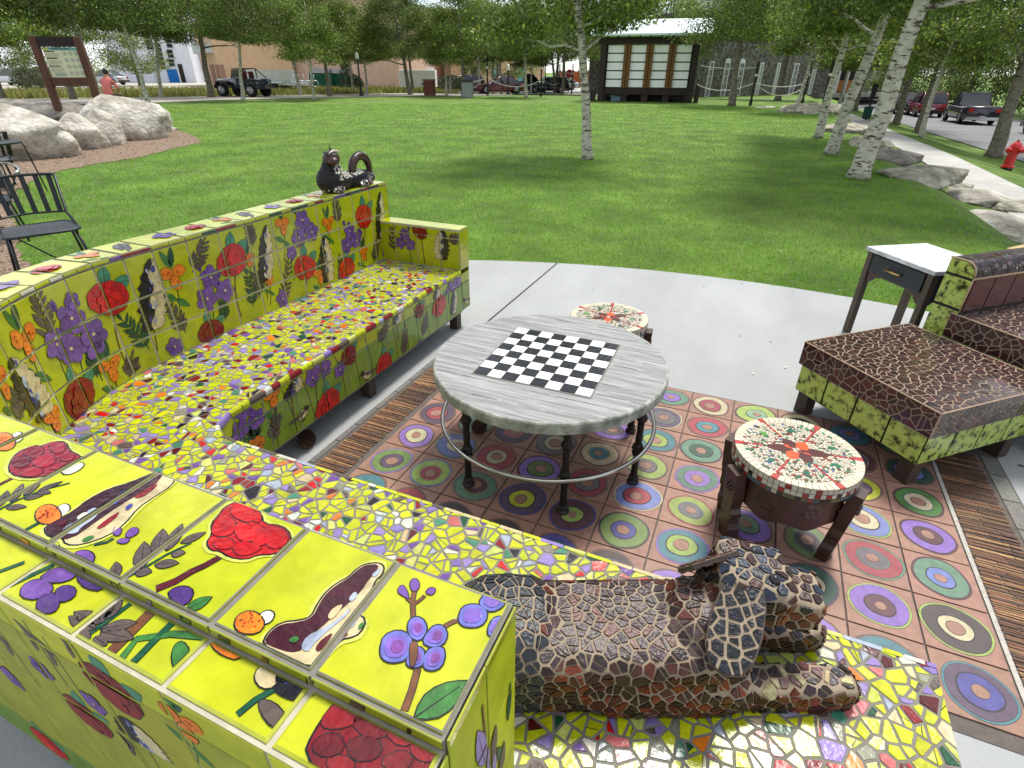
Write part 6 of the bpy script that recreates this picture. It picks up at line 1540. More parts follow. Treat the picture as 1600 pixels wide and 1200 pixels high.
ptree('mid1', 822, 152, 820, 95, 'pale aspen on the far edge of the lawn', GL, 5.9, .95)
ptree('mid3', 830, 147, 829, 95, 'thin aspen right behind the pale one on the far lawn edge', GL, 1.4, .95)
ptree('mid2', 867, 146, 865, 95, 'aspen between two black poles near the stop sign', GL, 4.1, 1.0)
ptree('mid3', 552, 146, 548, 95, 'slim aspen left of the street lamp', GL, 4.9, .9)
ptree('high1', 252, 152, 240, 70, 'aspen in front of the white town house', GL, 4.4, 1.0)
ptree('mid1', 750, 147, 748, 95, 'aspen beside the grey bin in front of the car park', GL, .1, 1.05)
BG = [('far1', -30, 47, .9, 0), ('far2', -24, 52, 1, 1), ('far1', -18, 55, 1.1, 2), ('far2', -13, 54, 1, 3), ('far3', -9, 60, 1.1, 4), ('far1', -21, 62, 1.15, 5), ('far3', -30, 66, 1.1, 1.5), ('far2', -6, 51, .9, 2.5), ('far1', -15, 64, 1.2, 4.2), ('far2', -26, 58, 1.1, .7),
      ('high2', 1.5, 47.5, 1.1, .2), ('high1', -2, 50.5, 1.2, 1.9), ('high2', 6.5, 46, 1.1, 3.1), ('high2', 8.3, 40, 1.0, .6), ('far1', 8.2, 33, .8, 5.2), ('far3', -66, 46, 1.1, 0), ('far3', -62, 34, 1.0, 2), ('far3', -75, 30, 1.2, 1)]
BL = ['full tree over the tan building', 'pale leaved tree behind the white trailer', 'tall tree behind the car park', 'tree behind the parked dark cars', 'tall tree closing the view left of the timber stage', 'tree rising behind the far aspens', 'broad tree behind the grey bin', 'tree beside the timber stage', 'high tree far behind the black poles', 'tree between the trailer and the car park',
      'tree shading the stone building', 'tree over the roof of the timber stage', 'tree in front of the right end of the stone building', 'tree on the street verge near the entrance', 'tree on the verge above the green litter bin', 'tree behind the parked cars at far left', 'tree hanging over the notice board', 'tree at the far left end of the street']
for (k, x, y, s, r), lb in zip(BG, BL): tree(k, (x, y, zg(x, y)), lb, GB, r, s)
# dense greenery across the street at the right
for i, (x, y, s, r, lb) in enumerate(((24.5, 44, 1.0, 0, 'bushy tree straight above the dark pick-up'), (21.5, 56, .95, 1, 'bushy tree above the red car'), (27, 36, 1.05, 2, 'bushy tree above the silver car'), (17.5, 66, .95, 3, 'bushy tree at the end of the street'), (31, 50, 1.2, 4, 'tall tree behind the roadside bushes'), (24, 66, 1.2, 5, 'tall tree over the far end of the street'), (30, 28, 1.1, 2.2, 'bushy tree right of the silver car'), (13, 74, 1.0, 1.3, 'tree beyond the stone building by the street'), (20.5, 49.5, .7, 1.8, 'low shrub tree on the kerb between the cars'))):
    tree('far3', (x, y, zg(x, y)-.1), lb, 'greenery across the street', r, s)
# ---------------------------------------------------------------- boulders
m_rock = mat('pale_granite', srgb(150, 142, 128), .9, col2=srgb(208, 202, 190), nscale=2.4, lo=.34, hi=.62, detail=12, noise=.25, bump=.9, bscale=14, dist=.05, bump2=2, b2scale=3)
m_rockd = mat('dark_granite', srgb(92, 88, 82), .9, col2=srgb(140, 134, 124), nscale=2.4, lo=.34, hi=.62, detail=12, noise=.25, bump=.9, bscale=14, dist=.05)  # darker grey granite, same grain as the pale one
m_rockg = mat('lichen_granite', srgb(120, 118, 104), .9, col2=srgb(176, 170, 152), nscale=5, lo=.34, hi=.62, detail=12, noise=.3, bump=.9, bscale=20, dist=.04, bump2=2, b2scale=4)
from mathutils import noise as MN
def boulder(p, r, seed, m, label, group, rz=0, flat=1.0, sink=.25, name='boulder'):
    mb = MB(); n, k = 40, 26; o = Vector((seed*7.3, seed*3.1, 0)); vs = []
    for i in range(k+1):
        a = pi*i/k
        for j in range(n):
            q = Vector((sin(a)*cos(2*pi*j/n), sin(a)*sin(2*pi*j/n), cos(a)))
            w = 1/((abs(q.x)**2.8+abs(q.y)**2.8+abs(q.z)**2.8)**(1/2.8))
            h = w*(1+.24*MN.noise(q*1.1+o)+.14*abs(MN.noise(q*2.4+o))+.05*abs(MN.noise(q*6+o))+.02*MN.noise(q*16+o))
            # facets
            for fx in range(5):
                g = Vector((sin(seed*3+fx*2), cos(seed*1.7+fx*2.6), .4+.3*fx)).normalized(); d = (q*h).dot(g); lim = .74+.035*fx
                if d > lim: h *= lim/d*.85+.15
            vs.append(Vector((q.x*h*r[0], q.y*h*r[1], q.z*h*r[2])))
    fs = [(i*n+j, i*n+n+j, i*n+n+(j+1) % n, i*n+(j+1) % n) for i in range(k) for j in range(n)]
    mb.add(vs, fs, (1, 1, 1), 0, True); ob = mb.build(name, m); ob.location = (p[0], p[1], p[2]+r[2]*(1-2*sink)); ob.rotation_euler = (0, 0, rz); return tag(ob, label, 'boulder', group)
BGp = 'pale boulders round the mulch bed'
def B(px, py, w, d, h, seed, label, m=m_rock, rz=.45, back=.5, g=BGp, sink=.2, dz=0):
    q_ = .82 if g == BGp else 1.15; w, d, h = w*q_, d*q_, h*q_*(1.28 if g == BGp and py > 195 else 1 if g == BGp else .5)
    p = gr(px, py); v = Vector((p.x-CAM_C.x, p.y-CAM_C.y, 0)).normalized(); p = p+v*d*back; p.z = zg(p.x, p.y)+dz
    return boulder(p, (w/2, d/2, h/(2*(1-sink))), seed, m, label, g, rz, sink=sink)
B(40, 250, 2.3, 1.6, 1.0, 1, 'largest rounded pale boulder at the left edge of the mulch bed')
B(98, 246, .95, .9, .62, 2, 'small rounded boulder between the big left one and the square ones')
B(132, 234, 1.25, 1.0, .72, 3, 'square edged boulder third from the left in the front row')
B(168, 228, .95, .9, .78, 4, 'upright boulder touching the big flat topped one')
B(205, 220, 2.5, 1.9, 1.0, 5, 'huge flat topped boulder in front of the seated person', rz=.5)
B(243, 208, 1.1, .9, .75, 6, 'boulder at the right end of the row against the lawn')
B(268, 204, .5, .3, .09, 7, 'small flat grey stone on the mulch at the end of the row', sink=.3)
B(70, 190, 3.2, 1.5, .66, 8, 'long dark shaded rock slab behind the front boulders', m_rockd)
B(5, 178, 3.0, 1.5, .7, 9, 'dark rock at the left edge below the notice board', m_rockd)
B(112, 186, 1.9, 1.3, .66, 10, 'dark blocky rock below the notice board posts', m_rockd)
GRp = 'low boulders along the right hand walk'
for i, (px, py, w, d, h, lb, m) in enumerate(((1232, 168, 1.2, .5, .22, 'narrow low rock at the far lawn corner', m_rock), (1195, 168, 1.8, .5, .16, 'long flat pale stone on the far lawn edge', m_rock), (1268, 176, 3.2, 2.2, .75, 'big rounded rock at the far end of the walk', m_rockg), (1318, 205, 1.9, 1.2, .42, 'rock between the second and third leaning birches', m_rockg), (1362, 228, 1.2, .9, .36, 'small rock right behind the thickest birch', m_rockg),
        (1395, 249, 1.3, .9, .36, 'brownish rock just right of the thickest birch', m_rockd), (1440, 278, 1.75, 1.05, .42, 'long rounded grey boulder beside the walk', m_rockg), (1478, 291, .95, .8, .24, 'low grey rock tucked before the long rounded one', m_rockg), (1525, 318, 1.25, 1.0, .40, 'layered pale rock beside the walk', m_rock), (1560, 352, 1.05, .95, .44, 'tan layered rock nearest the side table', m_rock), (1592, 372, .8, .8, .36, 'grey rock at the right edge beside the walk', m_rockg), (1600, 330, 1.1, .8, .3, 'grey rock at the right edge behind the tan one', m_rockg))):
    B(px, py, w, d, h, 20+i, lb, m, rz=1.2, back=.35, g=GRp, sink=.3, dz=-.03)
m_sand = mat('yellow_flagstone', srgb(206, 180, 128), .9, noise=.15, nscale=6, bump=.4, bscale=30)
mb = MB(); mb.prism([(-.5, -.35), (.6, -.4), (.75, .3), (-.3, .45), (-.6, .1)], (4.62, 4.95, 0), (1, 0, 0), (0, 1, 0), (0, 0, 1), .05); o = mb.build('flagstone', m_sand, bevel=.02); tag(o, 'flat yellow flagstone on the ground behind the armchair', 'flagstone')
# ---------------------------------------------------------------- grass blades
def in_mulch(x, y):
    c = np.zeros(len(x), bool); n = len(mul)
    for i in range(n):
        x1, y1 = mul[i]; x2, y2 = mul[i-1]; k = ((y1 > y) != (y2 > y)); xi = (x2-x1)*(y-y1)/((y2-y1) if y2 != y1 else 1e-9)+x1; c ^= (k & (x < xi))
    return c
rng = np.random.default_rng(5); NB = 330000
D = 3.2*np.exp(rng.random(NB)*np.log(36/3.2)); a = R_(112)+rng.uniform(-R_(56), R_(56), NB); x = CAM_C.x+D*np.cos(a); y = CAM_C.y+D*np.sin(a)
ok = ((x-PC[0])**2+(y-PC[1])**2 > (PR-.012)**2) & ~in_mulch(x, y) & (x < 4.1-.25*(y > 9)) & (y < 40); x, y, D = x[ok], y[ok], D[ok]; n = len(x)
h = rng.uniform(.018, .042, n)*(1+D*.012); w = .0020+.00075*D; t = rng.uniform(0, 2*pi, n); ln = rng.normal(0, .6, (n, 2))*h[:, None]
base = np.c_[x, y, np.full(n, -.014)]; uv = np.c_[np.cos(t), np.sin(t), np.zeros(n)]*(w/2)[:, None]; tip = base+np.c_[ln, h]
V = np.stack([base-uv, base+uv, tip], 1).reshape(-1, 3)
pn = np.array([MN.noise(Vector((px_*.45, py_*.45, 0))) for px_, py_ in zip(x[::1], y[::1])]); stripe = .5+.5*np.sin((x*.8+y*.25)*1.6)
k = rng.uniform(.65, 1.25, (n, 1))*(1+.16*pn[:, None]+.06*stripe[:, None]); C = np.array([.19, .42, .02])*k
dry = (rng.random(n) < np.clip(.10+.45*pn+.30*np.exp(-((x-1.9)**2+(y-5.6)**2)/5), .03, .6)); C[dry] = np.array([.27, .31, .085])*k[dry]
m_blade = mat('grass_blade', (1, 1, 1), .5, vcol=True, spec=.3, trans=.3)
gm = np_mesh('grass', V, np.arange(3*n).reshape(n, 3), C, m_blade); go = bpy.data.objects.new('grass', gm); COL.objects.link(go)
tag(go, 'short mown bright green grass of the park lawn', 'grass', kind='stuff')
# white specks: small leaves and clover on the lawn are part of the grass; wood chips on the mulch
n = 9000; x = rng.uniform(-17, -4, n); y = rng.uniform(-2, 11, n); okc = in_mulch(x, y); x, y = x[okc], y[okc]; n = len(x); t = rng.uniform(0, 6.28, n); L1 = rng.uniform(.015, .05, n)
c = np.c_[x, y, rng.uniform(0, .015, n)]; u = np.c_[np.cos(t), np.sin(t), rng.normal(0, .3, n)]*L1[:, None]; v = np.c_[-np.sin(t), np.cos(t), np.zeros(n)]*.007
V = np.stack([c-u-v, c+u-v, c+u+v, c-u+v], 1).reshape(-1, 3); C = np.array(srgb(170, 140, 108))*rng.uniform(.3, 1.2, (n, 1))
cm_ = np_mesh('wood_chips', V, np.arange(4*n).reshape(n, 4), C, mat('chip', (1, 1, 1), .9, vcol=True)); co_ = bpy.data.objects.new('wood_chips', cm_); COL.objects.link(co_)
tag(co_, 'brown wood chips scattered over the mulch bed', 'wood chips', kind='stuff')
# dry meadow stalks
n = 16000; k = rng.random(n); j = rng.random(n)
A0 = np.array([(p.x, p.y) for p in pb]); B0 = np.array([(p.x, p.y) for p in pc]); f = k*(len(A0)-1); i0 = f.astype(int); f = (f-i0)[:, None]
pA = A0[i0]*(1-f)+A0[i0+1]*f; pB = B0[i0]*(1-f)+B0[i0+1]*f; P = pA+(pB-pA)*j[:, None]; hh = rng.uniform(.15, .5, n); z0 = np.array([zg(*q) for q in P])
c = np.c_[P, z0]; u = np.c_[rng.normal(0, .05, (n, 2)), np.zeros(n)]; tip = c+np.c_[rng.normal(0, .12, (n, 2)), hh]
V = np.stack([c-u, c+u, tip], 1).reshape(-1, 3); C = np.array([.26, .27, .07])*rng.uniform(.5, 1.3, (n, 1)); C[rng.random(n) < .25] = (.36, .33, .12)
ms_ = np_mesh('meadow_grass', V, np.arange(3*n).reshape(n, 3), C, m_blade); mo_ = bpy.data.objects.new('meadow_grass', ms_); COL.objects.link(mo_)
tag(mo_, 'tall yellowing meadow grass behind the park path', 'meadow grass', kind='stuff')

# small leaf litter on the slab, the lawn and the walk
n = 420; rng = np.random.default_rng(9); D = 2.4*np.exp(rng.random(n)*np.log(12)); a = R_(100)+rng.uniform(-R_(60), R_(60), n); x = CAM_C.x+D*np.cos(a); y = CAM_C.y+D*np.sin(a)
ok = ~((x > -1.3) & (x < 2.9) & (y < .9)) & ~((x > -1.4) & (x < -.1) & (y < 1.2)); x, y = x[ok], y[ok]; n = len(x)
z = np.where((x-PC[0])**2+(y-PC[1])**2 < PR**2, .004, .02); t = rng.uniform(0, 6.28, n); L1 = rng.uniform(.006, .017, n); c = np.c_[x, y, z]
u = np.c_[np.cos(t), np.sin(t), rng.normal(0, .25, n)]*L1[:, None]; v = np.c_[-np.sin(t), np.cos(t), rng.normal(0, .2, n)]*L1[:, None]*.45
V = np.stack([c-u, c+v, c+u, c-v], 1).reshape(-1, 3); pal = np.array([srgb(190, 178, 120), srgb(96, 66, 44), srgb(150, 150, 70), srgb(206, 206, 190), srgb(70, 54, 40)]); C = pal[rng.integers(0, 5, n)]
lm_ = np_mesh('leaf_litter', V, np.arange(4*n).reshape(n, 4), C, mat('litter', (1, 1, 1), .8, vcol=True)); lo_ = bpy.data.objects.new('leaf_litter', lm_); COL.objects.link(lo_); tag(lo_, 'tiny dry leaves and bits scattered on slab and lawn', 'leaf litter', kind='stuff')
# ================================================================ BUILDINGS
def sheet_mat(n, c, **k): return mat(n, c, k.pop('rough', .85), noise=k.pop('noise', .12), nscale=k.pop('nscale', 1.5), **k)
m_tan = sheet_mat('tan_stucco', srgb(212, 178, 156), bump=.3, bscale=8)
m_whitew = sheet_mat('white_siding', srgb(226, 230, 240), noise=.06)
m_greyw = sheet_mat('pale_grey_siding', srgb(200, 206, 208), noise=.06)
m_cream = sheet_mat('cream_wall', srgb(214, 180, 144))
m_roofm = sheet_mat('dark_roof', srgb(84, 84, 86))
m_winf = sheet_mat('white_trim', srgb(232, 232, 228), noise=.04)
m_glass = mat('window_glass', srgb(30, 36, 44), .3, spec=.25, noise=.3, nscale=1)
m_blue = sheet_mat('blue_paint', srgb(24, 112, 190), noise=.05)
m_dark = sheet_mat('dark_interior', srgb(40, 36, 34))
m_teal = sheet_mat('teal_metal_door', srgb(110, 176, 168), noise=.06)
m_cedar = sheet_mat('cedar_boards', srgb(160, 84, 46), noise=.35, nscale=6, stretch=(6, 6, .6))
m_timber = sheet_mat('dark_timber', srgb(52, 40, 36), noise=.4, nscale=6)
m_brownt = sheet_mat('brown_timber', srgb(116, 78, 40), noise=.35, nscale=6)
m_panel = sheet_mat('white_panel', srgb(247, 248, 248), noise=.04)
m_zinc = mat('pale_metal_roof', srgb(196, 210, 214), .35, metal=.4, noise=.1, nscale=3)
m_stone = mat('grey_rubble_stone', srgb(88, 84, 78), .9, col2=srgb(128, 122, 114), nscale=3.5, lo=.42, hi=.58, detail=3, noise=.3, bump=.8, bscale=4, dist=.05)
class Fac:
    """building whose front runs from P to Q (ground points); u along the front, w up, d into the building"""
    def __init__(s, name, P, Q, depth, h, wall, label, cat='building', zb=None, roof=None, rh=0, over=.3, group=None):
        P, Q = Vector(P), Vector(Q); z = min(P.z, Q.z) if zb is None else zb; P.z = Q.z = z; s.P = P; s.L = (Q-P).length; s.U = (Q-P)/s.L; s.W = Vector((0, 0, 1)); s.N = s.U.cross(s.W)   # N points to the camera side
        if s.N.dot(CAM_C-P) < 0: s.N = -s.N
        s.h = h; s.e = empty(name, P, 0, label, cat, group); s.depth = depth
        mb = MB(); mb.prism([(0, -.6), (s.L, -.6), (s.L, h), (0, h)], (0, 0, 0), s.U, s.W, -s.N, depth); mb.build('wall', wall, s.e)
        if roof:
            mb = MB(); o = over
            if rh: mb.prism([(-o, h), (depth+o, h), (depth/2, h+rh)], s.U*-o+s.N*0, -s.N, s.W, s.U, s.L+2*o)
            else: mb.prism([(-o, h+.005), (s.L+o, h+.005), (s.L+o, h+.25), (-o, h+.25)], s.N*o, s.U, s.W, -s.N, depth+2*o)
            s.roof = mb.build('roof', roof, s.e)
    def slab(s, name, u0, u1, w0, w1, m, th=.05, out=.0, parent=None):
        mb = MB(); mb.prism([(u0, w0), (u1, w0), (u1, w1), (u0, w1)], s.N*(out+th), s.U, s.W, -s.N, th); o = mb.build(name, m, parent or s.e); return o
    def window(s, u, w, ww, wh, nx=2, ny=2, frame=None, glass=None, arch=False, t=.10, name='window'):
        frame = frame or m_winf; mb = MB(); N = s.N
        for a, b, c, d in ((u-t, w-t, u+ww+t, w), (u-t, w+wh, u+ww+t, w+wh+t), (u-t, w, u, w+wh), (u+ww, w, u+ww+t, w+wh)): mb.prism([(a, b), (c, b), (c, d), (a, d)], N*.09, s.U, s.W, -N, .088)
        if arch: mb.prism([(u-t, w+wh+t)]+[(u+ww/2-(ww/2+t)*cos(pi*i/8), w+wh+t+.28*sin(pi*i/8)) for i in range(1, 8)]+[(u+ww+t, w+wh+t)], N*.088, s.U, s.W, -N, .08)
        fr = mb.build(name, frame, s.e)
        mb = MB(); mb.prism([(u, w), (u+ww, w), (u+ww, w+wh), (u, w+wh)], N*.03, s.U, s.W, -N, .02); mb.build('pane', glass or m_glass, fr)
        mb = MB(); k = .022
        for i in range(1, nx): x = u+ww*i/nx; mb.prism([(x-k, w), (x+k, w), (x+k, w+wh), (x-k, w+wh)], N*.06, s.U, s.W, -N, .025)
        for j in range(1, ny): y = w+wh*j/ny; mb.prism([(u, y-k), (u+ww, y-k), (u+ww, y+k), (u, y+k)], N*.058, s.U, s.W, -N, .025)
        if nx > 1 or ny > 1: mb.build('glazing_bars', frame, fr)
        return fr
    def uv(s, px, py):
        """pixel -> (u, w) on the front"""
        d = ray(px, py); t = (s.P-CAM_C).dot(s.N)/d.dot(s.N); p = CAM_C+d*t-s.P; return p.dot(s.U), p.z
# white town house
f = Fac('town_house', gr(182, 129), gr(308, 129.5), 12, 9.6, m_whitew, 'tall white town house with a bright blue garage door behind the trees', roof=m_roofm, over=.15)
for px, py, w, h in ((202, 78, .8, 1.7), (226, 62, 1.0, 2.4), (239, 58, .8, 1.0), (256, 54, .8, 1.0), (243, 74, .8, 1.0), (260, 68, .8, 1.0), (246, 88, .8, 1.0), (262, 84, .8, 1.0), (250, 102, .8, .9), (264, 98, .8, .9)):
    u, w_ = f.uv(px, py); f.window(u, w_-h/2, w, h, 1, 2, frame=m_greyw)
u, w_ = f.uv(260, 108); u1, _ = f.uv(276, 108); f.slab('garage_door', u, u1, 0, w_, m_blue, .06, .01)
u, w_ = f.uv(236, 103); u1, _ = f.uv(243, 103); f.slab('door', u, u1, 0, w_, m_greyw, .06, .01)
u, w_ = f.uv(277, 100); u1, _ = f.uv(284, 100); f.slab('passage', u, u1, 0, w_, m_dark, .03, .01)
f = Fac('town_house', gr(-60, 131), gr(60, 128), 10, 8.5, m_whitew, 'white house glimpsed behind the notice board', roof=m_roofm, rh=2)
f.window(6, 4, 1.2, 1.4); f.window(12, 4, 1.2, 1.4)
f = Fac('grey_house', gr(285, 128), gr(322, 129), 9, 5.6, m_greyw, 'small pale grey house with one dark four pane window', roof=m_roofm, rh=1.8)
u, w_ = f.uv(301, 116); f.window(u, w_-.1, .8, 1.4, 2, 2, frame=m_timber)
f.slab('brick_plinth', .1, f.L-.1, 0, .35, m_cedar, .05, .01)
f = Fac('garage_building', gr(323, 133), gr(349, 136), 8, 6.2, m_cream, 'cream building with brown roller doors and a small balcony', roof=m_roofm, over=.2)
for px in (328, 336, 344):
    u, w_ = f.uv(px, 101); u1, _ = f.uv(px+5.5, 101); f.slab('roller_door', u, u1, 0, min(3, w_), sheet_mat('brown_roller', srgb(150, 112, 96)), .06, .01)
f.slab('balcony', 1, f.L-1, 3.3, 4.2, m_greyw, .8, .0)
f = Fac('warehouse', gr(350, 133.5), gr(626, 137.5), 22, 8.6, m_tan, 'long blank tan stucco building behind the trees', roof=m_roofm, over=.15)
f = Fac('office_building', gr(705, 133), gr(850, 135), 12, 5.2, m_cream, 'low cream building with teal garage doors behind the parked cars', roof=m_roofm, over=.6)
for a, b, m in ((724, 730, m_dark), (736, 745, m_dark), (768, 778, m_teal), (808, 820, m_teal)):
    u, w_ = f.uv(a, 112); u1, _ = f.uv(b, 112); f.slab('garage_door' if m is m_teal else 'doorway', u, u1, 0, max(2.4, min(3.4, w_)), m, .06, .01)
f.slab('awning', -.5, f.L*.45, 3.6, 4.0, m_zinc, 1.6, .02)
# cedar fence
p, q = gr(868, 135), gr(925, 137); t = empty('wood_fence', p, 0, 'orange brown cedar fence behind the stop sign', 'fence')
L_ = (q-p).length; U = (q-p)/L_
for i in range(8):
    mb = MB(); mb.prism([(L_*i/8+.06, .1), (L_*(i+1)/8-.06, .1), (L_*(i+1)/8-.06, 2.0), (L_*i/8+.06, 2.0)], (0, 0, 0), U, (0, 0, 1), (U.y, -U.x, 0), .05); mb.build('fence_panel', m_cedar, t)
for i in range(9):
    mb = MB(); mb.box(U*(L_*i/8)+Vector((0, 0, 1.05)), (.07, .07, 1.1)); mb.build('post', m_brownt, t)
# ---- stone building
f = Fac('stone_building', gr(1080, 151.5), gr(1412, 158), 14, 6.5, m_stone, 'long grey stone building with tall white framed windows behind the right trees', zb=-.55, roof=m_roofm, over=.4)
for px, wpx in ((1102, 11), (1126, 12), (1148, 13), (1180, 11), (1206, 11), (1232, 14), (1262, 13)):
    u, w0 = f.uv(px, 143.5+(px-1148)*.018); u1, w1 = f.uv(px+wpx*1.0, 106); w0 = .3; f.window(u, w0, u1-u, 2.65, 3, 5, arch=px in (1126, 1148), t=.11)
for px in (1362, 1376):
    u, w0 = f.uv(px, 150); u1, _ = f.uv(px+8, 120); f.window(u, .4, u1-u, 2.5, 2, 4, t=.15)
u, _ = f.uv(1290, 140); u1, _ = f.uv(1344, 140)
f.slab('porch_recess', u, u1, 0, 3.6, m_dark, .03, .02); f.slab('timber_panel', u+1.5, u1-1.6, .3, 1.5, sheet_mat('orange_timber', srgb(190, 128, 70)), .08, .08)
for k in range(5):
    uu = u+(u1-u)*k/4; f.slab('porch_column', uu-.13, uu+.13, 0, 3.7, m_winf, .25, .9)
f.slab('porch_roof', u-.4, u1+.4, 3.7, 4.05, m_winf, 1.6, .0)
f.slab('stone_plinth', .1, f.L-.1, -.3, .12, m_stone, .12, .0)
f.slab('step', u-1, u1+6, -.1, .25, m_walk, 2.4, 0)
# white upper building behind the stage
f = Fac('white_building', gr(1036, 131), gr(1112, 132), 12, 13.5, sheet_mat('off_white_render', srgb(206, 204, 200)), 'tall off-white building with a balcony rising behind the timber stage', roof=m_roofm, over=.5)
u, w_ = f.uv(1062, 34); u1, w1 = f.uv(1074, 8); f.window(u, w_, u1-u, w1-w_, 2, 4, frame=m_timber)
u, w_ = f.uv(1082, 34); u1, w1 = f.uv(1092, 14); f.window(u, w_, u1-u, w1-w_, 2, 4, frame=m_timber)
u, w_ = f.uv(1052, 37); u1, w1 = f.uv(1098, 27); mb = MB()
k = u
while k < u1: mb.tube([f.U*k+f.N*1.2+Vector((0, 0, w_)), f.U*k+f.N*1.2+Vector((0, 0, w1))], .03, 5); k += .3
for z in (w_, w1): mb.tube([f.U*u+f.N*1.2+Vector((0, 0, z)), f.U*u1+f.N*1.2+Vector((0, 0, z))], .045, 5)
mb.build('balcony_rail', m_timber, f.e); f.slab('balcony_floor', u, u1, w_-.25, w_-.02, m_timber, 1.3, 0)
# ---- timber stage with white panels
a, b = gr(934, 158), gr(1080, 160.5); st_ = empty('timber_stage', a, 0, 'dark timber park stage closed with white panels under a pale metal roof', 'stage')
Ls = (b-a).length; Us = (b-a)/Ls; Us.z = 0; Ns = Vector((Us.y, -Us.x, 0)); zt = zat(a, 938, 62)-a.z; DP = 4.2
def sp(u, d, z): return Us*u-Ns*d+Vector((0, 0, z))
zfl = .78; zpt = zt-.25
for nm, u, d in [('post', .15, 0), ('post', Ls-.15, 0), ('post', .15, DP), ('post', Ls-.15, DP)]:
    mb = MB(); mb.box(sp(u, d, zt/2), (.17, .17, zt/2), rz=atan2(Us.y, Us.x)); mb.build(nm, m_timber, st_)
mb = MB(); mb.box(sp(Ls/2, DP/2, zfl-.19), (Ls/2-.05, DP/2, .19), rz=atan2(Us.y, Us.x)); mb.build('floor_beam', m_timber, st_)
for i in range(5):
    mb = MB(); mb.box(sp(.3+(Ls-.6)*i/4, .25, .38), (.2, .2, .38), rz=atan2(Us.y, Us.x)); mb.build('pier', m_timber, st_)
mb = MB(); mb.box(sp(Ls/2, 0, zt-.05), (Ls/2+.2, .14, .18), rz=atan2(Us.y, Us.x)); mb.build('top_beam', m_timber, st_)
mb = MB(); mb.box(sp(Ls/2, .9, .45), (Ls/2-.3, .05, .42), rz=atan2(Us.y, Us.x)); mb.build('back_board', m_dark, st_)
cw = (Ls-.5)/4
for i in range(4):
    u0 = .36+i*cw
    for j in range(5):
        h_ = (zpt-zfl)/5; mb = MB(); mb.box(sp(u0+cw*.42, .1, zfl+h_*(j+.5)), (cw*.42-.06, .035, h_/2-.035), rz=atan2(Us.y, Us.x)); mb.build('panel', m_panel, st_)
    if i < 3:
        for k in (0, 1):
            mb = MB(); mb.box(sp(u0+cw*.86+k*.24, .02, (zfl+zpt)/2), (.10, .1, (zpt-zfl)/2), rz=atan2(Us.y, Us.x)); mb.build('mullion', m_brownt, st_)
mb = MB(); mb.box(sp(Ls/2, .2, (zfl+zpt)/2), (Ls/2-.2, .03, (zpt-zfl)/2), rz=atan2(Us.y, Us.x)); mb.build('backing', m_timber, st_)
mb = MB(); mb.box(sp(Ls-.1, DP/2, (zfl+zpt)/2), (.03, DP/2-.2, (zpt-zfl)/2), rz=atan2(Us.y, Us.x)); mb.build('side_wall', m_timber, st_)
mb = MB(); oR = .65
mb.prism([(-oR, zt+.18), (DP*.5, zt+1.05), (DP+oR, zt+.18), (DP+oR, zt+.28), (DP*.5, zt+1.17), (-oR, zt+.28)], sp(-oR, 0, 0), -Ns, (0, 0, 1), Us, Ls+2*oR); rf = mb.build('roof', m_zinc, st_)
for i in range(11):
    mb = MB(); u = -.3+(Ls+.6)*i/10; mb.prism([(-oR+.08, zt+.08), (DP/2, zt+.92), (DP/2, zt+1.04), (-oR+.08, zt+.19)], sp(u, 0, 0), -Ns, (0, 0, 1), Us, .09); mb.build('rafter', m_timber, rf)
mb = MB(); mb.box(sp(-.35, 0, .32), (.16, .16, .33), rz=atan2(Us.y, Us.x)); mb.build('stub_post', m_timber, st_)
mb = MB(); mb.box(sp(Ls+.25, 0, .5), (.14, .14, .5), rz=atan2(Us.y, Us.x)); mb.build('stub_post', m_timber, st_)
m_tarp = sheet_mat('white_tarp', srgb(206, 206, 206)); m_btarp = sheet_mat('black_plastic', srgb(30, 30, 32)); m_bluec = sheet_mat('pale_blue_plastic', srgb(160, 186, 210))
def lump(p, r, m, name, label, cat, seed):
    mb = MB(); mb.ell((0, 0, 0), r, n=18, m=10, fn=lambda q: 1+.3*MN.noise(q*1.8+Vector((seed, 0, 0)))); o = mb.build(name, m); o.location = (p[0], p[1], p[2]+r[2]*.7); tag(o, label, cat)
for px, py, r, m, nm, lb, c in ((1033, 158, (.75, .35, .28), m_tarp, 'tarpaulin', 'crumpled white tarpaulin under the stage', 'tarpaulin'), (1055, 159, (.9, .4, .33), m_btarp, 'plastic_sheet', 'black plastic heap under the right end of the stage', 'plastic sheet'), (940, 155, (.4, .3, .25), m_tarp, 'bag', 'pale bag under the left end of the stage', 'bag')):
    lump(gr(px, py)+Vector((.15, -.3, 0)), r, m, nm, lb, c, px)
p = gr(964, 157); mb = MB(); mb.prism([(-.45, .28), (.3, .28), (.38, 1.0), (-.3, 1.0)], p+Ns*.35, Us, (0, 0, 1), Ns, .06); mb.prism([(-.45, .26), (.3, .26), (.3, .33), (-.45, .33)], p+Ns*.9, Us, (0, 0, 1), -Ns, .55); mb.box(p+Ns*.6+Vector((0, 0, .14)), (.3, .2, .13)); o = mb.build('plastic_garden_chair', m_bluec); tag(o, 'pale blue plastic chair in front of the stage', 'chair')
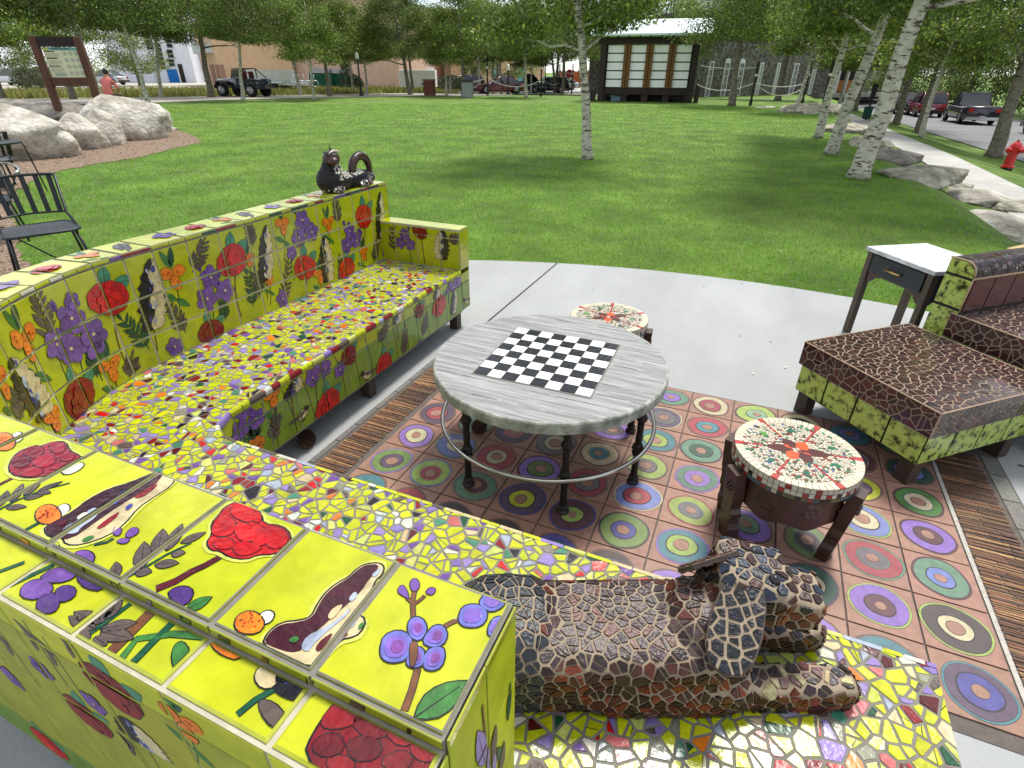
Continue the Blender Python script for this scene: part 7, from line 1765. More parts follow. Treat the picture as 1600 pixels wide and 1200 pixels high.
# ================================================================ STREET FURNITURE
m_blk = mat('black_paint', srgb(22, 22, 24), .45); m_globe = mat('milk_glass', srgb(238, 238, 230), .25)
def lamp(px, py, tpx, tpy, label, group='black lamp posts round the park'):
    p = gr(px, py); h = zat(p, tpx, tpy)-p.z; t = empty('street_lamp', p, 0, label, 'street lamp', group)
    mb = MB(); mb.lathe([(.17, 0), (.17, .12), (.12, .2), (.09, .5), (.065, .6), (.055, h-.62), (.07, h-.6), (.1, h-.52), (.06, h-.45), (0, h-.45)], 14); mb.build('post', m_blk, t)
    mb = MB(); mb.lathe([(.09, h-.46), (.15, h-.36), (.15, h-.2), (.11, h-.08), (.03, h-.02), (.03, h), (0, h+.02)], 14); mb.build('globe', m_globe, t)
lamp(565, 150, 559, 81, 'black lamp post with a white globe on the path left of centre')
lamp(794, 148, 792, 100, 'black lamp post with white globe behind the dark red car')
def pole(px, py, tpx, tpy, label, cap=False):
    p = gr(px, py); h = zat(p, tpx, tpy)-p.z; t = empty('pole', p, 0, label, 'pole', 'black poles carrying the rope line')
    mb = MB(); mb.lathe([(.09, 0), (.09, .25), (.06, .3), (.055, h), (0, h)], 10); mb.build('shaft', m_blk, t)
    mb = MB(); mb.lathe([(.065, h*.66), (.075, h*.67), (.075, h*.70), (.065, h*.71)], 10); mb.build('rope_collar', m_globe, t)
    return p, h
PL = [pole(762, 149, 762, 85, 'black pole in front of the dark red car'), pole(845, 151, 845, 85, 'black pole right of the pale aspen'), pole(851, 147, 851, 92, 'black pole close behind another one'), pole(873, 147, 873, 100, 'black pole left of the stop sign'), pole(893, 147, 894, 100, 'black pole right of the stop sign'), pole(1172, 165, 1181, 95, 'black pole with a white bracket before the stone building'), pole(1253, 162, 1263, 95, 'dark pole near the right end of the stone windows'), pole(1283, 172, 1296, 90, 'black pole by the far end of the walk')]
m_rope = mat('white_rope', srgb(216, 214, 206), .8)
def rope(a, b, za, zb_, sag, label, r=.024):
    mb = MB(); mb.tube([a.lerp(b, t/12)+Vector((0, 0, za*(1-t/12)+zb_*t/12-sag*4*(t/12)*(1-t/12))) for t in range(13)], r, 5); o = mb.build('rope', m_rope); tag(o, label, 'rope', 'white ropes slung between poles and trees')
P = [q[0] for q in PL]
rope(P[0], P[1], 1.25, 1.1, .55, 'white rope sagging between the two tall poles left of the big aspen'); rope(P[1], P[2], 1.1, 1.2, .15, 'short white rope between two close poles'); rope(P[2], P[3], 1.2, 1.0, .3, 'white rope left of the stop sign'); rope(gr(1085, 161), P[5], 1.0, 1.15, .35, 'white rope from the stage to the single pole'); rope(gr(1085, 161), P[5], 2.0, 1.9, .1, 'upper white line from the stage to the pole', .02)
rope(P[5], P[6], 1.15, .9, .55, 'lower white rope along the stone building'); rope(P[5], P[6], 1.15, 1.1, .2, 'upper white rope along the stone building', .025); rope(gr(730, 148), P[0], .9, 1.25, .1, 'white rope beside the grey bin', .03)
# stop sign
p = gr(888, 144.5); ht = zat(p, 887, 108)-p.z; hs = ht-.42; t = empty('stop_sign', p, 0, 'red stop sign on a post in front of the cedar fence', 'stop sign'); v = Vector((CAM_C.x-p.x, CAM_C.y-p.y, 0)).normalized(); sdir = Vector((-v.y, v.x, 0))
m_red2 = mat('sign_red', srgb(196, 24, 32), .4); m_wt = mat('sign_white', srgb(240, 240, 240), .4)
mb = MB(); mb.box((0, 0, hs/2+.2), (.035, .035, hs/2+.2)); mb.build('post', m_zinc, t)
oct_ = [(.42*cos(pi/8+pi*k/4), .42*sin(pi/8+pi*k/4)+hs) for k in range(8)]
mb = MB(); mb.prism(oct_, v*.05, sdir, (0, 0, 1), v, .01, mi=0); mb.prism([(x*.93, (z-hs)*.93+hs) for x, z in oct_], v*.0605, sdir, (0, 0, 1), v, .004, mi=1); mb.build('plate', [m_wt, m_red2], t)
add_text('STOP', .30, Matrix(((sdir.x, 0, v.x, p.x+v.x*.068), (sdir.y, 0, v.y, p.y+v.y*.068), (0, 1, 0, p.z+hs), (0, 0, 0, 1))), m_wt, t)
mb = MB(); mb.prism([(-.3, hs-.62), (.3, hs-.62), (.3, hs-.47), (-.3, hs-.47)], v*.05, sdir, (0, 0, 1), v, .01); mb.build('sub_plate', m_wt, t)
# bins
m_rustb = sheet_mat('rusted_steel', srgb(104, 56, 40), noise=.3, nscale=4); m_greyb = sheet_mat('grey_metal_bin', srgb(140, 144, 142)); m_green = sheet_mat('dumpster_green', srgb(16, 84, 58)); m_dgreen = sheet_mat('dark_green_plastic', srgb(22, 66, 60))
p = gr(672, 149.5); t = empty('litter_bin', p, .3, 'rust brown steel bin beside the white trailer', 'bin'); mb = MB(); mb.box((0, 0, .5), (.38, .36, .5)); mb.build('body', m_rustb, t, bevel=.02); mb = MB(); mb.box((0, 0, 1.06), (.42, .4, .045)); mb.build('lid', m_rustb, t)
p = gr(731, 152.5); t = empty('litter_bin', p, .3, 'grey metal litter bin with a dark hatch on the lawn edge', 'bin'); mb = MB(); mb.box((0, 0, .5), (.36, .34, .5)); mb.build('body', m_greyb, t, bevel=.02); mb = MB(); mb.box((0, 0, 1.05), (.40, .38, .06), top=.8); mb.build('lid', m_dark, t)
p = gr(1352, 188); h = zat(p, 1352, 168)-p.z; t = empty('litter_bin', p, -.2, 'dark green litter bin hung on a post beside the walk', 'bin'); mb = MB(); mb.box((0, 0, h*.55), (h*.3, h*.28, h*.42), top=1.1); mb.build('body', m_dgreen, t, bevel=.02); mb = MB(); mb.box((0, h*.3, h*1.1), (.05, .05, h*1.1)); mb.box((0, h*.3, h*2.3), (.12, .03, .3)); mb.build('post', m_dark, t); mb = MB(); mb.box((0, 0, h), (h*.32, h*.3, .04)); mb.build('lid', m_dgreen, t)
for px, lb in ((529, 'green lidded bin right of the aspens'), (505, 'green lidded bin left, partly behind an aspen')):
    p = gr(px, 139.5); t = empty('dumpster', p, .35, lb, 'dumpster', 'green dumpsters by the tan building'); w = 1.0
    mb = MB(); mb.box((0, 0, .75), (w, .8, .7)); mb.build('body', m_green, t, bevel=.03)
    mb = MB(); mb.prism([(-.85, 1.46), (.85, 1.46), (0, 1.9)], (-w-.03, 0, 0), (0, 1, 0), (0, 0, 1), (1, 0, 0), 2*w+.06); mb.build('lid', m_roofm, t)
    for sx in (-1, 1): mb = MB(); mb.box((sx*.7, -.84, .9), (.05, .04, .4)); mb.build('lifting_bar', m_green, t)
# bike racks
for i, px in enumerate((448, 456, 464, 472, 482, 492)):
    p = gr(px, 143); mb = MB(); mb.tube([(-.4, 0, 0), (-.4, 0, .7), (-.28, 0, .85), (.28, 0, .85), (.4, 0, .7), (.4, 0, 0)], .035, 6); mb.tube([(-.4, 0, .4), (.4, 0, .4)], .02, 5); o = mb.build('bike_rack', m_zinc); o.location = p; o.rotation_euler.z = .9
    tag(o, ['leftmost grey hoop of the bike rack row behind the trailer', 'second grey bike rack hoop from the left', 'third grey bike rack hoop, left of the leaning aspen', 'fourth grey bike rack hoop, right of the leaning aspen', 'fifth grey bike rack hoop, by the white stemmed aspen', 'last grey bike rack hoop, next to the green bins'][i], 'bike rack', 'bike rack hoops')
# rubbish carts at the white house
for px, lb in ((231, 'dark cart under the white house door'), (259, 'dark open cart beside the blue garage door'), (289, 'dark wide cart in front of the dark passage')):
    p = gr(px, 128.5); t = empty('planter_cart', p, 0, lb, 'cart', 'dark carts in front of the white house'); mb = MB(); mb.box((0, 0, .65), (.75, .5, .55), top=1.25); mb.build('body', m_blk, t); mb = MB(); mb.box((0, 0, 1.24), (.98, .66, .05)); mb.build('rim', m_dark, t)
# trailer of fence panels (behind the open vehicle)
p = gr(432, 143); t = empty('flatbed_trailer', p, .35, 'flatbed trailer stacked with bright grey metal fence panels', 'trailer')
mb = MB(); mb.box((0, 0, .62), (2.9, .9, .1)); mb.build('deck', m_zinc, t)
for k in range(6): mb = MB(); mb.box((-.5+.02*k, 0, .82+.16*k), (2.3, .8, .06)); mb.build('fence_panel', m_zinc, t)
for x in (-.5, .35, ):
    for s_ in (-1, 1): mb = MB(); mb.tube([(x, s_*.95, .36), (x, s_*1.12, .36)], .36, 16); mb.build('wheel', m_blk, t)
mb = MB(); mb.box((0, -1.08, .72), (1.1, .12, .05)); mb.build('fender', m_winf, t)
for k in range(5): mb = MB(); mb.tube([(2.2+k*.45, -1, .7), (2.2+k*.45, -1, 1.35)], .03, 5); mb.build('side_bar', m_zinc, t)
# white box trailer
p = gr(655, 144.5); t = empty('box_trailer', p, .42, 'white box trailer parked behind the dark tree trunk', 'trailer')
mb = MB(); mb.box((0, 0, 1.22), (1.75, .9, .72)); mb.build('body', m_panel, t, bevel=.05)
for s_ in (-1, 1):
    mb = MB(); mb.tube([(.9, s_*1.01, .36), (.9, s_*1.08, .36)], .36, 16); w = mb.build('wheel', m_blk, t); mb = MB(); mb.tube([(.9, s_*1.07, .36), (.9, s_*1.1, .36)], .2, 12); mb.build('rim', m_panel, w)
mb = MB(); mb.box((.9, -1.04, .78), (.5, .06, .05)); mb.build('fender', m_blk, t); mb = MB(); mb.box((1.2, 0, 2.0), (.3, .3, .12)); mb.build('roof_vent', m_panel, t)
# small conifer and shrubs
def shrub(p, h, w, base, label, cat, name, seed, n=2600, ls=.09, conic=False, group=None):
    rng = np.random.default_rng(seed); t_ = rng.random(n)**.7 if not conic else rng.random(n)
    r = (w*(1-t_)*.5+.05) if conic else w*.5*np.sqrt(np.clip(1-(t_*2-1)**2, 0, 1)); a = rng.uniform(0, 2*pi, n); q = np.sqrt(rng.uniform(.2, 1, n)); zz = t_*h+(-.12*r if conic else 0); c = np.c_[r*q*np.cos(a), r*q*np.sin(a), np.maximum(zz, .05)]+rng.normal(0, .05, (n, 3))
    t = empty(name, p, 0, label, cat, group); me = leaves('foliage', c, rng, ls, leafcols(n, rng, base, .5, .08), m_leaf, asp=.25 if conic else .6); o = bpy.data.objects.new('foliage', me); COL.objects.link(o); o.parent = t
    mb = MB(); mb.tube([(0, 0, -.05), (0, 0, h*.8)], [.07, .02], 6); mb.build('stem', m_bark, t)
shrub(gr(545, 142), 4.0, 2.0, (.05, .09, .04), 'small dark spruce against the tan building', 'conifer', 'young_spruce', 3, conic=True, ls=.22)
shrub(gr(556, 142), 1.3, 1.7, (.045, .07, .035), 'dark low bush at the foot of the tan wall', 'bush', 'bush', 4, ls=.14)
shrub(gr(120, 60+76), 1.6, 2.4, (.12, .14, .07), 'grey green bush left of the notice board post', 'bush', 'bush', 5, ls=.14, group='bushes at the meadow')
shrub(gr(52, 143), 1.7, 2.6, (.13, .15, .08), 'pale grey green bush in front of the parked dark car', 'bush', 'bush', 6, ls=.14, group='bushes at the meadow')
shrub(gr(705, 144), 1.5, 3.4, (.07, .09, .045), 'dark bushes between the rusty bin and the grey bin', 'bush', 'bush', 7, ls=.16)
for i, (x, y, w, h, lb) in enumerate(((21.5, 38, 4, 2.6, 'rounded hedge bush above the silver car'), (22, 44, 4.5, 3.0, 'yellow green bush right behind the dark pick-up'), (21.6, 50, 4.5, 3.2, 'yellow green bush between the pick-up and the red car'), (21, 57, 5, 3.4, 'dark bush behind the red car'), (23, 33, 4.5, 3.4, 'tall bush at the right edge over the street'), (19, 64, 6, 4, 'dark bush at the end of the street'), (16, 72, 7, 5, 'big dark bush closing the street'))):
    shrub((x, y, zg(x, y)), h*1.5, w*1.3, (.13, .18, .035) if i in (1, 2, 4) else (.09, .13, .03), lb, 'bush', 'roadside_bush', 30+i, n=6000, ls=.2, group='roadside bushes')
# ---- hydrant
m_hyd = mat('red_enamel', srgb(206, 22, 34), .3, noise=.1, nscale=10, coat=.3)
p = gr(1573, 263); hh = (zat(p, 1592, 218)-p.z); k = hh/.8; t = empty('fire_hydrant', p, .4, 'red fire hydrant on the grass verge at the right edge', 'fire hydrant'); t.scale = (k*1.15, k*1.15, k)
mb = MB(); mb.lathe([(.16, .06), (.16, .09), (.115, .10), (.11, .13), (.105, .42), (.14, .43), (.14, .47), (.12, .48), (.125, .56), (.135, .6), (.1, .68), (.06, .73), (.03, .74), (.03, .79), (0, .79)], 20); mb.build('body', m_hyd, t)
mb = MB(); mb.lathe([(.12, -.02), (.12, .06), (0, .06)], 16); mb.build('base', m_blk, t)
for a, r, l in ((0.2, .065, .21), (0.2+pi, .05, .19), (-pi/2+.2, .05, .19)):
    mb = MB(); d = Vector((cos(a), sin(a), 0)); mb.tube([Vector((0, 0, .53)), d*l+Vector((0, 0, .53))], r, 14); mb.tube([d*l+Vector((0, 0, .53)), d*(l+.03)+Vector((0, 0, .53))], r*1.25, 8); mb.tube([d*(l+.03)+Vector((0, 0, .53)), d*(l+.06)+Vector((0, 0, .53))], .018, 5); mb.build('outlet_cap', m_hyd, t)
# ---- notice board
p = atD(88, 160, 27.5); p.z = 0; q = atD(155, 162, 27.0); q.z = 0; t = empty('notice_board', p, 0, 'dark timber framed park notice board with a pale printed panel', 'notice board')
U = (q-p); Lb = U.length; U = U/Lb; N = Vector((U.y, -U.x, 0)); zt1 = zat(p, 50, 56); zt2 = zat(q, 128, 58)
m_post = mat('stained_post_wood', srgb(86, 56, 38), .7, noise=.45, nscale=5, stretch=(2, 2, .3))
for u, z in ((0, zt1), (Lb, zt2)): mb = MB(); mb.box(U*u+Vector((0, 0, z/2)), (.11, .11, z/2), rz=atan2(U.y, U.x)); mb.build('post', m_post, t, bevel=.02)
zb0 = zat(p, 76, 127); zb1 = zat(p, 60, 66)
mb = MB(); mb.box(U*(Lb/2)+Vector((0, 0, zb0-.02)), (Lb/2, .06, .13), rz=atan2(U.y, U.x)); mb.build('lower_rail', m_post, t)
mb = MB(); mb.box(U*(Lb/2)+Vector((0, 0, zb1+.02)), (Lb/2, .07, .15), rz=atan2(U.y, U.x)); mb.build('upper_rail', m_dark, t)
m_pan = mat('printed_panel', (1, 1, 1), .35, vcol=True)
mb = MB(); x0, x1, z0, z1 = .17, Lb-.13, zb0+.12, zb1-.14
def R(a, b, c, d, col, o=.002): mb.prism([(x0+(x1-x0)*a, z0+(z1-z0)*b), (x0+(x1-x0)*c, z0+(z1-z0)*b), (x0+(x1-x0)*c, z0+(z1-z0)*d), (x0+(x1-x0)*a, z0+(z1-z0)*d)], N*o, U, (0, 0, 1), -N, .02 if o < .003 else .0015, col)
R(0, 0, 1, 1, srgb(206, 212, 176)); R(0, .90, 1, 1, srgb(104, 176, 172), .006); R(.0, .88, .16, 1, srgb(176, 196, 96), .009)
for z_, w_ in ((.845, .30), (.62, .33), (.36, .34)): R(.02, z_, .02+w_, z_+.032, srgb(30, 30, 32), .008)
for a in range(3):
    for k in range(5): R(.06, .79-a*.24-k*.033, .06+.38-(.1 if k == 4 else 0), .80-a*.24-k*.033, srgb(150, 150, 136), .008)
R(.12, .05, .46, .16, srgb(150, 168, 150), .007)
for i in range(3):
    for j in range(4):
        cu, cz = .60+i*.165+.0*j, .80-j*.215
        for rr_, col, o in ((.060, srgb(70, 110, 116), .009), (.050, srgb(216, 222, 196), .012)):
            W_ = x1-x0; pts = [(x0+W_*cu+W_*rr_*cos(2*pi*k/16), z0+(z1-z0)*cz+W_*rr_*sin(2*pi*k/16)) for k in range(16)]; mb.prism(pts, N*o, U, (0, 0, 1), -N, .001, col)
        for s_ in range(2):
            a_ = (i*7+j*3+s_*2)*.7; W_ = x1-x0; c0 = Vector((x0+W_*cu, z0+(z1-z0)*cz)); e_ = Vector((cos(a_), sin(a_)))*W_*.04; n__ = Vector((-e_.y, e_.x))*.16; mb.prism([tuple(c0-e_-n__), tuple(c0+e_-n__), tuple(c0+e_+n__), tuple(c0-e_+n__)], N*.015, U, (0, 0, 1), -N, .001, srgb(60, 90, 96))
pn_ = mb.build('panel', m_pan, t)
cpos = p+U*(x0+(x1-x0)*.52)+N*.012+Vector((0, 0, z0+(z1-z0)*.948))
add_text('Bouldering Basics', (z1-z0)*.085, Matrix(((U.x, 0, N.x, cpos.x), (U.y, 0, N.y, cpos.y), (0, 1, 0, cpos.z), (0, 0, 0, 1))), mat('title_ink', srgb(24, 50, 56), .5), pn_)
# ================================================================ VEHICLES AND PEOPLE
m_tyre = mat('tyre_rubber', srgb(24, 24, 26), .85); m_rim = mat('alloy_rim', srgb(150, 150, 154), .3, metal=.8); m_cglass = mat('car_glass', srgb(24, 30, 36), .05, spec=.9, coat=.5); m_lampr = mat('rear_lamp_red', srgb(170, 24, 24), .25); m_lampw = mat('head_lamp', srgb(226, 230, 232), .15); m_plate = mat('number_plate', srgb(216, 220, 224), .5); m_chrome = mat('chrome', srgb(206, 208, 210), .15, metal=1)
def paint(n, c): return mat(n, c, .25, coat=.8, metal=.25)
def wheel(t, x, y, r, w, name='wheel'):
    s = 1 if y > 0 else -1
    mb = MB(); mb.tube([(x, y-s*w, r), (x, y-s*w*.2, r), (x, y, r)], [r*.97, r, r*.94], 20); wh = mb.build(name, m_tyre, t)
    mb = MB(); mb.tube([(x, y-s*.02, r), (x, y+s*.012, r)], [r*.64, r*.6], 16)
    for k in range(5): a = 2*pi*k/5; mb.box((x+r*.34*cos(a), y+s*.018, r+r*.34*sin(a)), (r*.1, .01, r*.1))
    mb.build('rim', m_rim, wh)
def loft(mb, secs, col=(1, 1, 1), mi=0):
    """cross sections along x: list of (x, [(y,z)...]) same count, closed"""
    m = len(secs[0][1]); vs = [(x, y, z) for x, s in secs for y, z in s]
    fs = [(i*m+k, (i+1)*m+k, (i+1)*m+(k+1) % m, i*m+(k+1) % m) for i in range(len(secs)-1) for k in range(m)]+[tuple(range(m)), tuple((len(secs)-1)*m+k for k in range(m-1, -1, -1))]
    mb.add(vs, fs, col, mi, True)
def sec(w, z0, z1, r=.12):
    h = z1-z0; return [(-w+.06, z0), (-w, z0+h*.25), (-w, z1-r), (-w+r, z1), (w-r, z1), (w, z1-r), (w, z0+h*.25), (w-.06, z0)]
def car(label, p, rz, L_, Wd, H, kind, col, group='vehicles parked round the park', name='parked_car', cat='car'):
    """x forward"""
    t = empty(name, p, rz, label, cat, group); m = paint('paint_'+name+str(len(MATS)), col); w = Wd/2; hl = L_/2; r = .34 if H < 1.6 else .39; belt = H*.60; gc = .22 if H < 1.6 else .3
    mb = MB()
    nose = [(-hl, belt*.93), (-hl+.12, belt*.99)] if kind != 'pickup' else [(-hl, belt*1.0), (-hl+.05, belt*1.02)]
    secs = [(nose[0][0], sec(w*.9, gc+.1, nose[0][1]-.04)), (nose[1][0], sec(w*.97, gc, nose[1][1])), (-hl*.4, sec(w, gc, belt)), (hl*.30, sec(w, gc, belt)), (hl*.45, sec(w, gc, belt*.98)), (hl*.85, sec(w*.96, gc, belt*.86)), (hl, sec(w*.86, gc+.12, belt*.72))]
    loft(mb, secs)
    if kind == 'pickup': mb.add([(-hl+.12, -w+.12, belt+.03), (-.3, -w+.12, belt+.03), (-.3, w-.12, belt+.03), (-hl+.12, w-.12, belt+.03)], [(0, 1, 2, 3)], (1, 1, 1), 1)
    mb.build('body', [m, m_dark], t)
    if kind == 'sedan': g = [(-hl*.80, belt-.02, 1), (-hl*.42, H, .78), (hl*.02, H, .78), (hl*.42, belt-.02, 1)]
    elif kind == 'suv': g = [(-hl*.97, belt-.02, 1), (-hl*.84, H, .80), (hl*.06, H, .80), (hl*.42, belt-.02, 1)]
    elif kind == 'pickup': g = [(-hl*.14, belt-.02, 1), (-hl*.08, H, .82), (hl*.22, H, .82), (hl*.46, belt-.02, 1)]
    mb = MB(); gw = w*.93
    vs = [(x, s*gw*k, z) for x, z, k in g for s in (-1, 1)]
    mb.add(vs, [(0, 1, 3, 2), (2, 3, 5, 4), (4, 5, 7, 6), (0, 2, 4, 6), (1, 7, 5, 3)]); mb.build('windows', m_cglass, t)
    mb = MB(); (x1, z1, k1), (x2, z2, k2) = g[1], g[2]; mb.box(((x1+x2)/2, 0, H+.012), ((x2-x1)/2+.03, gw*k1+.01, .022)); mb.build('roof', m, t, bevel=.015)
    for s in (-1, 1):
        mb = MB()
        for (xa, za, ka), (xb, zb__, kb) in ((g[0], g[1]), (g[2], g[3])): mb.tube([(xa, s*gw*ka, za), (xb, s*gw*kb, zb__)], .035, 6)
        xm = (x1+x2)/2; mb.tube([(xm, s*gw*.8, H), (xm-.02, s*gw, belt)], .035, 5); mb.build('pillar', m, t)
        mb = MB(); mb.box((-hl+.03, s*w*.74, belt*.82), (.05, w*.14, belt*.10)); mb.build('tail_lamp', m_lampr, t)
        mb = MB(); mb.box((hl-.06, s*w*.62, belt*.62), (.07, w*.18, .06)); mb.build('headlight', m_lampw, t)
        mb = MB(); mb.box((hl*.34, s*(w+.09), belt+.06), (.06, .09, .06)); mb.build('mirror', m, t)
        for x in (-hl*.60, hl*.60): wheel(t, x, s*(w-.01), r, .2)
        for x in (-hl*.60, hl*.60):
            mb = MB(); mb.tube([(x+(r+.05)*cos(a), s*(w+.004), r+(r+.05)*sin(a)) for a in [pi*i/10 for i in range(11)]], .03, 5); mb.build('wheel_arch', m_blk, t)
    mb = MB(); mb.box((-hl-.01, 0, belt*.62 if kind != 'pickup' else gc+.2), (.02, .17, .06)); mb.build('number_plate', m_plate, t)
    mb = MB(); mb.box((-hl-.02, 0, gc+.12), (.09, w*.92, .09)); mb.build('bumper', m_chrome if kind == 'pickup' else m_dark, t)
    mb = MB(); mb.box((hl-.03, 0, gc+.1), (.1, w*.86, .1)); mb.build('bumper', m_chrome if kind == 'pickup' else m_dark, t)
    if kind == 'suv': mb = MB(); [mb.tube([(x1, s*gw*.7, H+.06), (x2, s*gw*.7, H+.06)], .02, 5) for s in (-1, 1)]; mb.build('roof_rail', m_blk, t)
    return t
YD = pi/2
p = gr(1505, 194.5); car('dark pick-up truck with a chrome bumper parked on the street', p+Vector((.6, 2.0, 0)), YD+.04, 5.4, 2.0, 1.82, 'pickup', srgb(34, 30, 44), name='pickup_truck', cat='pick-up truck')
p = gr(1440, 183.5); car('dark red sport utility car seen from behind on the street', p+Vector((.4, 2.0, 0)), YD+.03, 4.6, 1.95, 1.75, 'suv', srgb(128, 22, 44))
p = gr(1412, 180); car('dark car in front of the red one, mostly hidden by the birch', p+Vector((.2, 3.2, 0)), YD+.03, 4.5, 1.85, 1.6, 'suv', srgb(44, 42, 46))
p = gr(1600, 213); car('grey green car cut by the right edge of the photo', p+Vector((1.6, .6, 0)), -YD+.1, 4.6, 1.9, 1.62, 'suv', srgb(112, 124, 122))
p = gr(54, 137); car('black sport utility car parked at the left behind the meadow', p+Vector((.5, 1, 0)), pi+.30, 4.8, 2.0, 1.8, 'suv', srgb(28, 30, 40))
p = gr(2, 134); car('white car parked at the far left edge', p+Vector((0, 1.5, 0)), pi+.30, 4.8, 2.0, 1.7, 'suv', srgb(206, 210, 214))
p = gr(150, 133); car('pale car half hidden behind the notice board', p+Vector((0, 1.5, 0)), pi+.30, 4.6, 1.9, 1.6, 'sedan', srgb(190, 196, 200))
p = gr(766, 147.5); car('dark red saloon car parked behind the black pole', p+Vector((0, 2, 0)), pi+.6, 4.5, 1.85, 1.35, 'sedan', srgb(100, 30, 40))
p = gr(806, 145.5); car('black pick-up truck parked behind the lamp post', p+Vector((0, 3, 0)), .5, 5.2, 1.95, 1.7, 'pickup', srgb(30, 28, 32), name='pickup_truck', cat='pick-up truck')
p = gr(842, 146.5); car('black car parked beside the two close poles', p+Vector((0, 2, 0)), pi+.6, 4.5, 1.85, 1.4, 'suv', srgb(30, 32, 38))
p = gr(860, 142); car('white car behind the black one near the fence', p+Vector((0, 3, 0)), pi+.6, 4.5, 1.85, 1.4, 'sedan', srgb(200, 206, 214))
p = gr(710, 143.5); car('grey van like car behind the white aspen', p+Vector((0, 2, 0)), pi+.4, 5.0, 1.9, 1.55, 'suv', srgb(110, 112, 112))
# open topped off-roader
p = gr(384, 151); t = empty('open_off_roader', p, pi+.12, 'dark open topped off-roader with roll bars parked on the path', 'off-roader'); m = paint('dark_blue_paint', srgb(30, 44, 62))
mb = MB(); loft(mb, [(-1.85, sec(.72, .5, 1.12, .05)), (-.3, sec(.75, .5, 1.14, .05)), (.42, sec(.72, .5, 1.16, .05)), (.5, sec(.62, .55, 1.18, .08)), (1.75, sec(.52, .55, 1.10, .08))]); mb.build('body', m, t)
for s in (-1, 1):
    for x in (-1.2, 1.2):
        mb = MB(); mb.prism([(x-.55, .72), (x-.4, .98), (x+.32, .98), (x+.5, .72), (x+.42, .7), (x+.28, .9), (x-.34, .9), (x-.45, .7)], (0, s*.55, 0), (1, 0, 0), (0, 0, 1), (0, s, 0), .34); mb.build('fender', m_blk, t); wheel(t, x, s*.88, .42, .26)
    mb = MB(); mb.tube([(.3, s*.68, 1.15), (.12, s*.66, 1.72), (-.75, s*.64, 1.74), (-1.55, s*.66, 1.15)], .035, 6); mb.tube([(-.75, s*.64, 1.74), (-.75, s*.68, 1.1)], .035, 6); mb.build('roll_bar', m_blk, t)
    mb = MB(); mb.tube([(1.76, s*.36, .92), (1.82, s*.36, .92)], .11, 12); mb.build('headlight', m_lampw, t)
mb = MB()
for x, z in ((.12, 1.72), (-.75, 1.74)): mb.tube([(x, -.66, z), (x, .66, z)], .03, 6)
mb.build('cross_bar', m_blk, t)
mb = MB(); mb.add([(.32, -.6, 1.18), (.32, .6, 1.18), (.14, .58, 1.68), (.14, -.58, 1.68)], [(0, 1, 2, 3)]); mb.build('windscreen', mat('windscreen_glass', srgb(150, 164, 160), .1, spec=.8), t)
m_seatr = mat('red_black_seat', srgb(120, 34, 34), .7, noise=.4, nscale=12)
for y in (-.35, .35): mb = MB(); mb.box((-.55, y, 1.25), (.1, .2, .32), top=.8); mb.box((-.3, y, 1.02), (.25, .22, .08)); mb.build('seat', m_seatr, t, bevel=.03)
mb = MB(); mb.box((1.85, 0, .62), (.08, .72, .1)); mb.build('bumper', m_dark, t)
mb = MB()
for k in range(7): mb.box((1.765, -.24+k*.08, .92), (.012, .02, .14))
mb.build('grille', m_chrome, t)
# ---------------------------------------------------------------- people
def figure(name, bones, mats_, label, pos, rz, group=None, extra=None):
    """bones: list of chains [(x,y,z,r)...] grown into one skin; returns root"""
    pass
def skin_body(verts, edges, rad, m, name, parent, root=0, sub=2):
    me = bpy.data.meshes.new(name); me.from_pydata(verts, edges, []); me.update(); o = bpy.data.objects.new(name, me); COL.objects.link(o)
    s = o.modifiers.new('skin', 'SKIN'); s.use_smooth_shade = True
    lay = me.skin_vertices[0].data if me.skin_vertices else None
    if lay is None:
        bm = bmesh.new(); bm.from_mesh(me); bm.verts.layers.skin.verify(); bm.to_mesh(me); bm.free(); lay = me.skin_vertices[0].data
    for i, r in enumerate(rad): lay[i].radius = (r, r) if not isinstance(r, tuple) else r
    for i in range(len(rad)): lay[i].use_root = (i == root)
    sb = o.modifiers.new('sub', 'SUBSURF'); sb.levels = sub; sb.render_levels = sub
    bpy.context.view_layer.update(); m2 = evaluated(o); bpy.data.objects.remove(o); m2.materials.clear()
    for q in (m if isinstance(m, (list, tuple)) else [m]): m2.materials.append(q)
    o = bpy.data.objects.new(name, m2); COL.objects.link(o); o.parent = parent
    for f_ in m2.polygons: f_.use_smooth = True
    return o
m_skin = mat('skin', srgb(176, 124, 98), .6); m_shirt = mat('salmon_pink_tee', srgb(206, 116, 108), .9, noise=.15, nscale=20, bump=.4, bscale=14, dist=.02); m_short = mat('brown_shorts', srgb(96, 76, 68), .9, noise=.15); m_hair = mat('black_hair', srgb(22, 18, 20), .6, noise=.3, nscale=60, bump=.8, bscale=120); m_shoe = mat('dark_shoe', srgb(30, 30, 34), .7)
def person_mats(shirt, short): return [m_skin, shirt, short]
